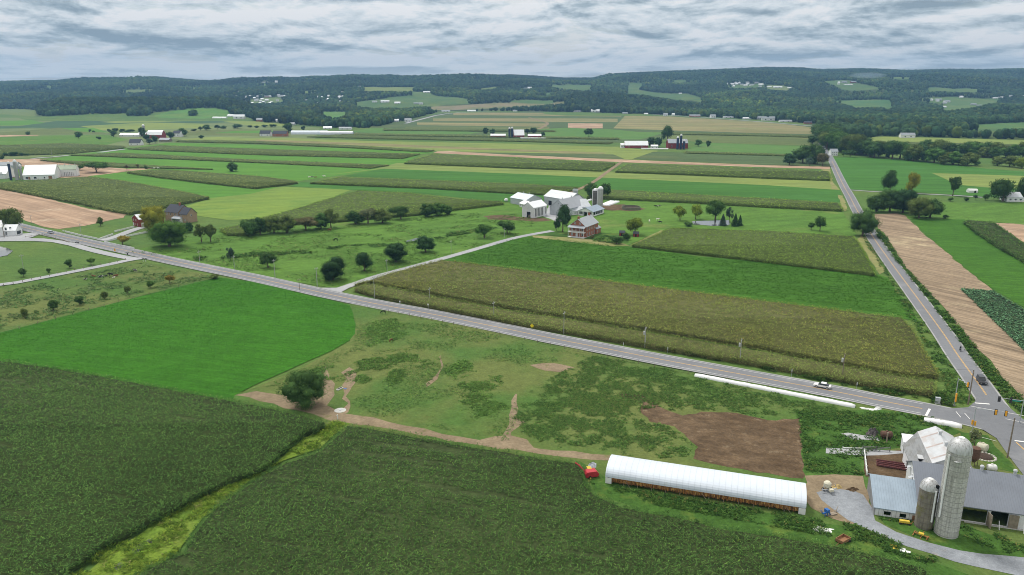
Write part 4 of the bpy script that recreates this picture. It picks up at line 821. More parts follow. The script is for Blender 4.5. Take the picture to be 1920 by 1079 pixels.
# ------------------------------------------------------------------ trees
BARK = smat('tree bark', (.13, .10, .08), .9, .1, var=.3, scale=3)
PAL = {'dark': (.066, .130, .036), 'green': (.075, .155, .035), 'olive': (.112, .158, .042), 'yellow': (.30, .31, .04), 'lime': (.18, .25, .035), 'deep': (.042, .092, .034),
       'red': (.125, .12, .055), 'blue': (.07, .12, .08), 'grey': (.15, .18, .09), 'orange': (.24, .20, .04), 'mid': (.09, .18, .035)}
CACHE = {}
def crown_mesh(kind, colr, lod, var):
    key = (kind, colr, lod, var)
    if key in CACHE: return CACHE[key]
    rg = np.random.default_rng(hash((kind, lod, var)) % 100000 if False else sum(map(ord, kind + colr)) * 13 + lod * 101 + var * 7)
    nl, ls = {0: (15000, .028), 1: (4500, .048), 2: (1500, .08), 3: (480, .14)}[lod]
    base = np.array(PAL[colr]); zb = {'round': .03, 'shrub': .02, 'spruce': .03, 'willow': .05, 'tree': .2, 'sparse': .2, 'spread': .24, 'tall': .08, 'cone': .12}[kind]
    Vs, Cs, Is = [], [], []; nv = 0
    if kind == 'spruce':
        z = zb + (1 - zb) * rg.random(nl) ** 1.35; a = rg.random(nl) * 2 * math.pi
        lay = .85 + .15 * np.sin(z * 55 + a * 2); r = .5 * (1 - z) ** .85 * lay * (.45 + .6 * rg.random(nl)) + .01
        P = np.stack([r * np.cos(a), r * np.sin(a), z], 1); out = np.stack([np.cos(a), np.sin(a), np.full(nl, .35)], 1)
        tone = .8 + .4 * rg.random(nl)
    else:
        nb = {'round': 44, 'shrub': 12, 'willow': 20, 'tree': 20, 'sparse': 11, 'spread': 18, 'tall': 20, 'cone': 18}[kind]
        if lod == 3: nb = min(nb, 12)
        cz = (1 + zb) / 2; rz = (1 - zb) / 2
        d = rg.normal(size=(nb, 3)); d /= np.linalg.norm(d, axis=1)[:, None]
        d[:, 2] = np.abs(d[:, 2]) * np.where(rg.random(nb) < (.45 if kind == 'round' else .32), -1, 1)
        fr = .45 + .35 * rg.random(nb); fr[: nb // 4] *= .4
        C = np.stack([d[:, 0] * .5 * fr, d[:, 1] * .5 * fr, cz + d[:, 2] * rz * fr], 1)
        if kind == 'spread': C[:, :2] *= 1.12; C[:, 2] = zb + .12 + (C[:, 2] - zb) * .8
        if kind == 'cone': C[:, :2] *= (1.25 - .75 * (C[:, 2:3] - zb) / (1 - zb))
        if kind == 'tall': C[:, :2] *= (1.1 - .35 * (C[:, 2:3]))
        lr = (.15 + .11 * rg.random(nb)) * {'sparse': .72, 'shrub': 1.15, 'round': .86}.get(kind, 1)
        ltone = .72 + .56 * rg.random(nb)
        k = rg.choice(nb, nl, p=lr ** 2 / (lr ** 2).sum()); o = rg.normal(size=(nl, 3)); o /= np.linalg.norm(o, axis=1)[:, None]
        rr = lr[k] * (.72 + .4 * rg.random(nl)) * (1 + (.25 * (rg.random(nl) < .08)))
        P = C[k] + o * rr[:, None] * np.array([1, 1, .95]); out = o.copy()
        if kind == 'willow': P[:, 2] -= rg.random(nl) ** 2 * .16
        tone = ltone[k] * (.75 + .5 * rg.random(nl)) * (1.0 if True else 1)
        # drop leaves buried deep in a neighbouring lobe
        dd = np.linalg.norm(P[:, None] - C[None], axis=2) / lr[None]; keep = (dd.min(1) > .62) & (P[:, 2] > zb * .6) & (P[:, 2] < 1.02)
        P, out, tone = P[keep], out[keep], tone[keep]
        if kind not in ('sparse',):
            Vi, Fi = ICO[1]
            for c_, r_, t_ in zip(C, lr, ltone):
                Vc = Vi * (1 + (rg.random((len(Vi), 1)) - .5) * .3) * r_ * .62 + c_; Vc[:, 2] = np.maximum(Vc[:, 2], zb * .6)
                Vs.append(Vc); Cs.append(np.tile(base * t_, (len(Vi), 1))); Is.append((Fi + nv).ravel()); nv += len(Vi)
    n = len(P); nn = out + rg.normal(size=(n, 3)) * .55; nn /= np.linalg.norm(nn, axis=1)[:, None]
    t1 = np.cross(nn, rg.normal(size=(n, 3))); t1 /= np.linalg.norm(t1, axis=1)[:, None]; t2 = np.cross(nn, t1)
    if kind == 'willow': t1 = t1 * .5; t1[:, 2] -= 1.2; 
    sz = (ls * (.6 + .8 * rg.random(n)))[:, None]
    Q = np.stack([P - t1 * sz * .5, P + t2 * sz * .32, P + t1 * sz * .5, P - t2 * sz * .32], 1).reshape(-1, 3)
    hue = rg.random(n); cc = base[None] * tone[:, None]; cc[hue > .9] *= np.array([1.5, 1.25, .9])
    q0 = np.arange(n)[:, None] * 4 + nv; tri = np.concatenate([q0 + np.array([0, 1, 2]), q0 + np.array([0, 2, 3])], 1).reshape(-1)
    me = mesh_np('crown', np.concatenate(Vs + [Q]), 3, np.concatenate(Is + [tri]), [LEAF], col=np.concatenate(Cs + [np.repeat(cc, 4, 0)]))
    CACHE[key] = me; return me
def trunk_mesh(kind):
    if ('tr', kind) in CACHE: return CACHE[('tr', kind)]
    b_ = MB(); rg = random.Random(5); h0 = {'spruce': .9, 'shrub': .5, 'round': .6}.get(kind, .62)
    pts = [(0, 0, -.01), (.01, .008, .18), (-.008, .012, .38), (.006, -.004, h0)]; rs = [.042, .03, .024, .012]
    for i in range(3): b_.bar(pts[i], pts[i + 1], rs[i], 7, rs[i + 1], cap=False)
    if kind != 'spruce':
        for i in range(7):
            a_ = i * 2.4; z0 = .2 + .05 * i; L_ = .22 + .06 * rg.random()
            b_.bar((0, 0, z0), (math.cos(a_) * L_, math.sin(a_) * L_, z0 + .2 + .12 * rg.random()), .014, 5, .004, cap=False)
    o = b_.build('trunk', None, BARK); me = o.data; bpy.data.objects.remove(o); CACHE[('tr', kind)] = me; return me
TREES = 0
def tree(px, yb, wpx, hpx, kind, colr, label, group=None, name='tree', cat='tree', pos=None, W=None, Hh=None):
    global TREES; TREES += 1
    if group == 'trees of the hedgerow': wpx *= 1.3; hpx *= 1.08
    x, y = un(px, yb) if pos is None else pos[:2]; z0 = 0 if pos is None or len(pos) < 3 else pos[2]
    d = y * cT + CAMH * sT
    W = wpx * d / F if W is None else W; Hh = hgt(px, yb, yb - hpx) if Hh is None else Hh
    rp = wpx / 1.875; lod = 0 if rp > 26 else 1 if rp > 14 else 2 if rp > 6.5 else 3
    r = empty(name, (x, y, z0), random.uniform(0, 6.28)); r.scale = (W, W, Hh)
    tag(r, label, cat, group)
    c_ = link(bpy.data.objects.new('crown', crown_mesh(kind, colr, lod, TREES % 3)), r)
    t_ = link(bpy.data.objects.new('trunk', trunk_mesh(kind)), r); return r
GD, GH, GY, GC = 'trees along the farm driveway', 'trees of the hedgerow', 'young trees in the cow pasture', 'trees of the cluster by the straight road'
TL = [
 (573, 764, 84, 74, 'round', 'dark', 'big dense dark round tree at the corner of the pasture and the corn', None),
 (625, 526, 54, 42, 'round', 'deep', 'largest dark round tree beside the mouth of the farm driveway', GD),
 (684, 509, 38, 34, 'cone', 'deep', 'dark pointed tree second from the road along the driveway', GD),
 (742, 492, 50, 36, 'round', 'deep', 'broad dark round tree third from the road along the driveway', GD),
 (798, 473, 40, 30, 'round', 'deep', 'dark round tree beside the creek along the driveway', GD),
 (503, 503, 32, 28, 'tree', 'dark', 'small dark tree standing alone above the main road', None),
 (908, 447, 32, 26, 'tree', 'green', 'green loose tree in the meadow below the slatted white shed', None),
 (951, 438, 34, 23, 'spread', 'dark', 'dark wide tree with bare trunk at the end of the driveway', None),
 (318, 463, 70, 53, 'round', 'mid', 'very big bushy green tree in front of the brick house', None),
 (290, 434, 52, 50, 'round', 'yellow', 'big yellow green tree beside the small red barn', None),
 (378, 455, 26, 34, 'sparse', 'olive', 'left of two thin brownish trees right of the big bushy tree', None),
 (395, 454, 28, 34, 'sparse', 'olive', 'right of two thin brownish trees right of the big bushy tree', None),
 (354, 436, 19, 20, 'round', 'deep', 'small very dark round tree below the brick house', None),
 (468, 443, 30, 34, 'round', 'dark', 'leftmost dark tree of the hedgerow', GH), (488, 441, 26, 32, 'round', 'dark', 'second dark tree from the left end of the hedgerow', GH),
 (514, 438, 30, 32, 'round', 'olive', 'brownish tree third from the left in the hedgerow', GH), (538, 438, 32, 33, 'round', 'olive', 'wide brownish tree fourth from the left in the hedgerow', GH),
 (573, 433, 34, 23, 'spread', 'red', 'low reddish tree in the gap of the hedgerow', GH), (602, 430, 26, 28, 'round', 'green', 'green tree right of the low reddish tree in the hedgerow', GH),
 (621, 428, 24, 32, 'sparse', 'olive', 'thin grey green tree leaning beside the hedgerow gap', GH),
 (667, 421, 30, 24, 'round', 'dark', 'left dark tree of the middle hedgerow clump', GH), (690, 420, 30, 30, 'sparse', 'grey', 'grey green tree in the middle of the hedgerow clump', GH),
 (717, 419, 34, 26, 'round', 'olive', 'olive bushy tree at the right of the middle hedgerow clump', GH),
 (752, 412, 30, 22, 'spread', 'dark', 'single dark spreading tree in the hedgerow', GH), (801, 407, 24, 24, 'round', 'dark', 'left tree of the right hedgerow clump', GH),
 (822, 405, 28, 23, 'round', 'green', 'middle tree of the right hedgerow clump', GH), (840, 403, 14, 16, 'round', 'dark', 'small last tree at the right end of the hedgerow', GH),
 (432, 489, 20, 26, 'sparse', 'blue', 'thin feathery tree in the meadow above the main road', None),
 (23, 431, 44, 44, 'willow', 'olive', 'big olive tree beside the white house at the left edge', None),
 (189, 424, 15, 17, 'tree', 'olive', 'small olive tree on the lawn left of the small red barn', None),
 (230, 460, 24, 17, 'spread', 'orange', 'small orange green tree inside the white fence', None),
 (130, 503, 15, 16, 'tree', 'dark', 'dark little tree in the paddock below the side lane', None), (171, 497, 15, 12, 'spread', 'mid', 'small bright green tree nearest the lane junction', None),
 (44, 519, 15, 16, 'tree', 'dark', 'dark little tree at the left end of the paddock', None), (91, 512, 9, 8, 'shrub', 'dark', 'tiny shrub between two little trees in the paddock', None),
 (47, 597, 16, 18, 'tree', 'olive', 'first young tree from the left in the cow pasture', GY), (101, 583, 20, 20, 'tree', 'dark', 'second young tree from the left in the cow pasture', GY),
 (150, 573, 19, 17, 'tree', 'dark', 'third young tree from the left in the cow pasture', GY), (197, 562, 14, 15, 'tree', 'olive', 'fourth young tree from the left in the cow pasture', GY),
 (240, 553, 12, 16, 'tree', 'olive', 'fifth young tree, slim and pointed, in the cow pasture', GY), (282, 541, 16, 14, 'tree', 'mid', 'sixth young tree from the left in the cow pasture', GY),
 (319, 532, 17, 15, 'spread', 'orange', 'last young tree at the right end of the cow pasture row', GY), (403, 524, 20, 9, 'shrub', 'olive', 'low shrub at the corner of the vivid green field', None),
 (1055, 436, 32, 52, 'tall', 'deep', 'tallest dark tree in front of the white barns', None), (1044, 434, 14, 26, 'tall', 'deep', 'narrow dark tree at the foot of the tallest dark tree', None),
 (1063, 424, 18, 20, 'tree', 'deep', 'dark tree right behind the brick farmhouse porch', None),
 (1107, 374, 26, 30, 'tree', 'dark', 'dark tree left behind the twin silos', None), (1134, 374, 26, 30, 'tree', 'dark', 'dark tree right behind the twin silos', None),
 (1190, 441, 34, 32, 'tree', 'lime', 'light green round tree beside the small red sheds', None),
 (1275, 414, 25, 27, 'tree', 'lime', 'left of three light green trees near the pond', None), (1304, 412, 25, 29, 'tree', 'lime', 'second of three light green trees near the pond', None),
 (1341, 414, 42, 38, 'tree', 'green', 'large green tree standing over the farm pond', None), (1355, 424, 18, 22, 'spruce', 'blue', 'blue green spruce at the right of the pond', None),
 (1367, 418, 16, 28, 'sparse', 'blue', 'grey feathery tree behind the pond spruce', None), (1378, 425, 18, 24, 'spruce', 'deep', 'dark spruce right of the pond', None), (1387, 424, 14, 20, 'spruce', 'deep', 'shorter dark spruce right of the pond', None),
 (1290, 425, 18, 10, 'shrub', 'dark', 'low dark shrub at the left of the pond', None), (1156, 458, 24, 16, 'shrub', 'dark', 'larger round shrub beside the kitchen garden', None),
 (1173, 451, 17, 15, 'shrub', 'dark', 'smaller round shrub beside the kitchen garden', None), (1110, 448, 8, 7, 'shrub', 'red', 'dark red shrub at the corner of the brick farmhouse', None),
 (997, 392, 10, 15, 'sparse', 'deep', 'thin dark tree against the long white shed', None),
 (1521, 432, 15, 14, 'tree', 'green', 'small left tree of the pair in the field by the straight road', None), (1537, 434, 24, 27, 'tree', 'green', 'taller right tree of the pair in the field by the straight road', None),
 (1617, 443, 52, 50, 'round', 'dark', 'big dark tree overhanging the straight road', None),
 (1643, 398, 42, 36, 'round', 'dark', 'left dark tree of the cluster by the straight road', GC), (1668, 398, 50, 44, 'round', 'dark', 'second dark tree of the cluster by the straight road', GC),
 (1692, 400, 55, 46, 'round', 'deep', 'tall middle tree of the cluster by the straight road', GC), (1722, 410, 50, 42, 'round', 'olive', 'front olive tree of the cluster by the straight road', GC),
 (1744, 409, 44, 36, 'round', 'dark', 'rightmost wide tree of the cluster by the straight road', GC), (1773, 411, 12, 8, 'shrub', 'dark', 'small shrub right of the tree cluster', None),
 (1668, 362, 30, 42, 'tall', 'dark', 'tall dark green poplar behind the tree cluster', None), (1709, 362, 28, 40, 'tall', 'yellow', 'yellow green poplar behind the tree cluster', None),
 (1786, 368, 26, 37, 'sparse', 'dark', 'dark ragged tree left of the white tent', None), (1782, 378, 10, 8, 'shrub', 'green', 'small shrub below the ragged tree', None), (1811, 377, 11, 9, 'shrub', 'green', 'small shrub below the white tent', None),
 (1828, 376, 9, 11, 'sparse', 'blue', 'thin bluish bush right below the white tent', None), (1848, 376, 12, 13, 'tree', 'dark', 'small dark tree left of the weeping willow', None),
 (1880, 378, 48, 42, 'willow', 'dark', 'large weeping willow beside the white farm building', None), (1918, 374, 36, 40, 'tree', 'dark', 'dark tree behind the white farm building at the right edge', None),
 (1480, 310, 27, 22, 'round', 'deep', 'very dark round tree at the left of the roadside cluster', None), (1505, 306, 40, 34, 'round', 'dark', 'large dark tree in the roadside cluster by the white cottage', None),
 (1527, 308, 40, 38, 'round', 'dark', 'tallest dark tree in the roadside cluster by the white cottage', None), (1518, 312, 16, 16, 'tree', 'blue', 'bluish small tree in front of the roadside cluster', None), (1542, 312, 26, 24, 'tree', 'red', 'reddish tree next to the road in the roadside cluster', None),
 (1523, 272, 22, 18, 'tree', 'dark', 'single dark tree at the bend of the straight road', None), (1582, 294, 12, 12, 'tree', 'green', 'small tree right of the white cottage', None), (1594, 295, 18, 14, 'spread', 'dark', 'spreading tree right of the white cottage', None),
 (1251, 267, 28, 32, 'tall', 'dark', 'tall lone tree behind the blue silo farm', None), (1221, 275, 17, 20, 'round', 'deep', 'left of two dark round trees at the blue silo farm', None), (1234, 277, 17, 19, 'round', 'deep', 'right of two dark round trees at the blue silo farm', None),
 (1309, 275, 14, 13, 'round', 'dark', 'left round tree right of the blue silo farm', None), (1327, 276, 12, 12, 'round', 'deep', 'right round tree right of the blue silo farm', None), (1104, 257, 18, 16, 'tree', 'dark', 'lone tree on the plateau meadow', None),
 (911, 251, 13, 12, 'round', 'deep', 'left of two round trees at the plateau farm', None), (923, 252, 13, 11, 'round', 'dark', 'right of two round trees at the plateau farm', None),
 (989, 254, 12, 12, 'tree', 'deep', 'left tree behind the low red barn on the plateau', None), (1000, 253, 14, 13, 'tree', 'deep', 'right tree behind the low red barn on the plateau', None), (1017, 258, 10, 10, 'tree', 'deep', 'dark tree at the right end of the plateau farm', None),
 (436, 322, 22, 18, 'round', 'dark', 'lone round dark tree above the tapering corn field', None), (181, 324, 40, 20, 'spread', 'green', 'wide spreading tree right of the green roofed white barn', None), (150, 320, 15, 10, 'spread', 'green', 'small spreading tree beside the green roofed white barn', None),
 (90, 322, 22, 10, 'shrub', 'olive', 'olive scrub behind the white barns', None), (238, 319, 10, 9, 'sparse', 'red', 'left thin brown bush on the ploughed strip', None), (258, 316, 9, 8, 'sparse', 'red', 'right thin brown bush on the ploughed strip', None), (275, 317, 9, 6, 'shrub', 'dark', 'dark bush at the end of the ploughed strip', None),
 (148, 261, 15, 14, 'tree', 'dark', 'lone tree in the meadow left of the red barn farm', None), (186, 263, 9, 7, 'tree', 'dark', 'small tree in the meadow left of the red barn farm', None), (53, 253, 9, 6, 'shrub', 'dark', 'tiny dark tree at the far left fields', None),
 (10, 293, 11, 7, 'shrub', 'deep', 'first dark bush in the far left row', None), (26, 293, 16, 8, 'shrub', 'deep', 'second and widest dark bush in the far left row', None), (40, 293, 9, 6, 'shrub', 'deep', 'third dark bush in the far left row', None), (51, 293, 11, 5, 'shrub', 'deep', 'last dark bush in the far left row', None),
 (5, 299, 12, 6, 'shrub', 'deep', 'low dark bush above the white barns', None), (169, 248, 6, 5, 'shrub', 'deep', 'tiny bush in the field above the lone tree', None), (176, 249, 5, 4, 'shrub', 'deep', 'tinier bush in the field above the lone tree', None),
 (213, 257, 14, 12, 'tree', 'dark', 'front left tree of the red barn farm', None), (205, 250, 9, 8, 'tree', 'dark', 'back left tree of the red barn farm', None), (217, 250, 14, 9, 'tree', 'deep', 'second back tree of the red barn farm', None), (229, 250, 12, 8, 'tree', 'deep', 'third back tree behind the white greenhouse', None), (244, 251, 15, 8, 'spread', 'deep', 'wide tree behind the right end of the white greenhouse', None),
 (268, 257, 14, 20, 'tall', 'dark', 'tall tree at the left end of the red gambrel barn', None), (275, 266, 13, 14, 'tree', 'deep', 'dark tree in front of the red gambrel barn', None), (291, 269, 13, 15, 'tree', 'deep', 'bigger dark tree in front of the red gambrel barn', None), (281, 271, 13, 11, 'tree', 'blue', 'bluish tree in front of the red gambrel barn', None),
 (320, 263, 15, 16, 'tree', 'deep', 'dark tree between the red barn and the white house', None), (342, 256, 22, 16, 'round', 'dark', 'wide dark tree right of the small white house', None), (301, 258, 10, 6, 'shrub', 'olive', 'olive shrub at the gable of the red barn', None), (377, 260, 10, 6, 'shrub', 'deep', 'dark bush in the field right of the red barn farm', None),
 (362, 220, 20, 15, 'round', 'dark', 'lone round tree on the green hill pasture', None),
 (388, 245, 16, 11, 'round', 'dark', 'tallest bush of the far hedge right of the red barn farm', 'bushes of the far hedge'), (376, 245, 10, 8, 'round', 'dark', 'bush left of the tallest one in the far hedge', 'bushes of the far hedge'), (363, 246, 12, 4, 'shrub', 'dark', 'low left end bush of the far hedge', 'bushes of the far hedge'),
 (408, 243, 11, 9, 'round', 'deep', 'bush right of the tallest one in the far hedge', 'bushes of the far hedge'), (420, 242, 13, 6, 'shrub', 'dark', 'low bush in the middle of the far hedge', 'bushes of the far hedge'), (446, 241, 20, 8, 'shrub', 'deep', 'long dark bush right in the far hedge', 'bushes of the far hedge'), (469, 240, 10, 5, 'shrub', 'deep', 'small bush right of the long one in the far hedge', 'bushes of the far hedge'), (482, 240, 9, 4, 'shrub', 'deep', 'tiny bush near the right end of the far hedge', 'bushes of the far hedge'), (497, 239, 13, 5, 'shrub', 'deep', 'low last bush of the far hedge', 'bushes of the far hedge'), (512, 239, 13, 6, 'shrub', 'deep', 'dark bush below the brick coloured far house', 'bushes of the far hedge'),
 (541, 249, 20, 18, 'tree', 'dark', 'dark tree at the left end of the long greenhouses', None), (569, 244, 10, 8, 'round', 'deep', 'round bush behind the long greenhouses', None), (562, 252, 5, 6, 'tree', 'deep', 'left little tree before the long greenhouses', None), (581, 252, 6, 7, 'tree', 'deep', 'right little tree before the long greenhouses', None),
 (1826, 839, 24, 32, 'sparse', 'grey', 'shrubby grey green little tree on the grass corner by the crossroads', None),
 (1893, 313, 30, 22, 'round', 'olive', 'olive bushy tree in front of the right wood strip', None), (1870, 311, 26, 18, 'round', 'olive', 'olive bushy tree left in front of the right wood strip', None), (1916, 316, 30, 22, 'round', 'lime', 'yellowish bushy tree at the right edge in front of the woods', None), (1832, 311, 13, 9, 'shrub', 'dark', 'lone bush between the right wood strips', None),
]
for T_ in TL:
    tree(*T_[:6], T_[6], T_[7] if len(T_) > 7 else None, name='shrub' if T_[4] == 'shrub' else 'spruce' if T_[4] == 'spruce' else 'tree', cat='shrub' if T_[4] == 'shrub' else 'tree')
# wood strips right of the straight road: every crown a tree
def along(line, step, hpx, depth, label, group, kinds=('round', 'round', 'tree'), cols=('dark', 'green', 'dark', 'deep', 'olive'), seed=1, name='tree'):
    rg = random.Random(seed); W_ = [np.array(un(*p)) for p in line]; n = 0
    for a_, b_ in zip(W_[:-1], W_[1:]):
        L_ = np.linalg.norm(b_ - a_); k = max(1, int(L_ / step)); dr = (b_ - a_) / L_; nn = np.array([-dr[1], dr[0]])
        for i in range(k):
            for q in range(depth):
                p = a_ + (b_ - a_) * ((i + rg.random() * .7) / k) + nn * (q * step * .9 + rg.uniform(-2, 2))
                d = p[1] * cT + CAMH * sT; Hm = hpx * d / F * rg.uniform(.8, 1.3); Wm = Hm * rg.uniform(1.05, 1.4)
                tree(pr(p[0], p[1])[0], 0, Wm * F / d, 0, rg.choice(kinds), rg.choice(cols), label, group, name=name, pos=(p[0], p[1], 0), W=Wm, Hh=Hm); n += 1
    return n
c1 = along([(1548, 280), (1572, 284), (1605, 291), (1640, 296), (1690, 300), (1732, 305), (1760, 306)], 13, 30, 2, 'dark leafy tree of the tall wood strip right of the white cottage', 'trees of the tall wood strip right of the white cottage', seed=3)
c2 = along([(1765, 309), (1800, 312), (1822, 310)], 11, 21, 2, 'olive bushy tree at the right tail of the tall wood strip', 'bushy trees at the tail of the wood strip', cols=('olive', 'green', 'olive'), kinds=('round',), seed=4)
c3 = along([(1745, 291), (1800, 292), (1860, 297), (1935, 298)], 13, 24, 2, 'dark tree of the wood belt behind the green fields at the right edge', 'trees of the wood belt at the right edge', seed=5)
c4 = along([(1540, 262), (1549, 272), (1552, 279)], 13, 26, 2, 'dark tree along the right side of the road bend', 'trees along the road bend', seed=6)
print('trees', TREES, c1, c2, c3, c4)
# ------------------------------------------------------------------ buildings
GZ = .34                                     # top of the road layers
WHITE = smat('white boards', (.74, .75, .76), .6, .3, var=.08, scale=.7, ribs=(.3, 'X', .9), dirt=(.6, (.5, .5, .48), .66))
WHITEP = smat('white plaster', (.76, .77, .77), .7, .2, var=.07, scale=.6, dirt=(.5, (.55, .54, .5), .68))
GREYW = smat('grey painted boards', (.47, .50, .53), .7, .2, var=.1, scale=.5, ribs=(.3, 'X', .9))
TIN = smat('bright metal roof', (.50, .53, .56), .45, .5, var=.1, scale=.35, ribs=(.6, 'X', .86), metal=.1, dirt=(.5, (.42, .42, .42), .66))
TINW = smat('white metal roof', (.82, .84, .87), .5, .4, var=.05, scale=.3, ribs=(.9, 'X', .93))
TING = smat('grey slate roof', (.30, .33, .36), .6, .35, var=.14, scale=.4, dirt=(.3, (.22, .23, .25), .6))
TINB = smat('blue grey metal roof', (.17, .19, .225), .5, .4, var=.08, scale=.3, ribs=(.45, 'X', .84), metal=.1)
TINBL = smat('pale blue metal roof', (.27, .34, .41), .45, .45, var=.1, scale=.4, ribs=(.5, 'X', .85), metal=.1)
GREENR = smat('faded green roof', (.36, .43, .32), .7, .2, var=.08, scale=.3)
DKROOF = smat('dark shingle roof', (.06, .065, .08), .85, .2, var=.2, scale=1.5)
BRICK = smat('red brick', (.33, .135, .085), .9, .15, var=.18, scale=1.2); BRICKT = smat('tan brick', (.36, .26, .18), .9, .15, var=.15, scale=1.5)
REDB = smat('barn red boards', (.26, .045, .04), .75, .2, var=.15, scale=.8, ribs=(.35, 'X', .88))
DARKIN = smat('dark interior', (.02, .02, .02), .9, .1); GLASS, _t, _b = newmat('window glass', .12, .5); _b.inputs['Base Color'].default_value = (.035, .045, .055, 1)
OLDW = smat('weathered boards', (.26, .22, .17), .9, .1, var=.25, scale=1.5, ribs=(.22, 'X', .75)); BROWNW = smat('brown door boards', (.28, .15, .08), .8, .2, var=.2, scale=1.0)
CONC = smat('concrete', (.46, .46, .44), .9, .15, var=.15, scale=1.0, dirt=(.8, (.3, .29, .26), .6)); SHADEV = smat('cupola metal', (.50, .52, .54), .4, .5, var=.1)
def prof_gable(W, he, hr): return [(0, he), (W / 2, hr), (W, he)]
def prof_gambrel(W, he, hb, hr, k=.24): return [(0, he), (W * k, hb), (W / 2, hr), (W * (1 - k), hb), (W, he)]
def wall_panel(mb, Lw, top, holes, xf, th=.22):
    """upright wall with real openings; top(u) gives its height; xf maps (u, d, z) into the building"""
    us = sorted({0.0, Lw, *[h[0] for h in holes], *[h[1] for h in holes], *[u for u in getattr(top, 'brk', []) if 0 < u < Lw]})
    def slab(u0, u1, zl, z0, z1):
        pts = [(u0, zl), (u1, zl), (u1, z1), (u0, z0)]; b_ = len(mb.v)
        for d in (0, th):
            for u, z in pts: mb.v.append(xf(u, d, z))
        fs = [(0, 1, 2, 3), (7, 6, 5, 4), (0, 4, 5, 1), (1, 5, 6, 2), (2, 6, 7, 3), (3, 7, 4, 0)]
        for f in fs: mb.f.append(tuple(b_ + i for i in f)); mb.m.append(mb.cur)
    for u0, u1 in zip(us[:-1], us[1:]):
        if u1 - u0 < 1e-4: continue
        hs = sorted([(h[2], h[3]) for h in holes if h[0] <= u0 + 1e-6 and h[1] >= u1 - 1e-6]); zl = 0.0
        for z0, z1 in hs:
            if z0 > zl: slab(u0, u1, zl, z0, z0)
            zl = z1
        slab(u0, u1, zl, top(u0), top(u1))
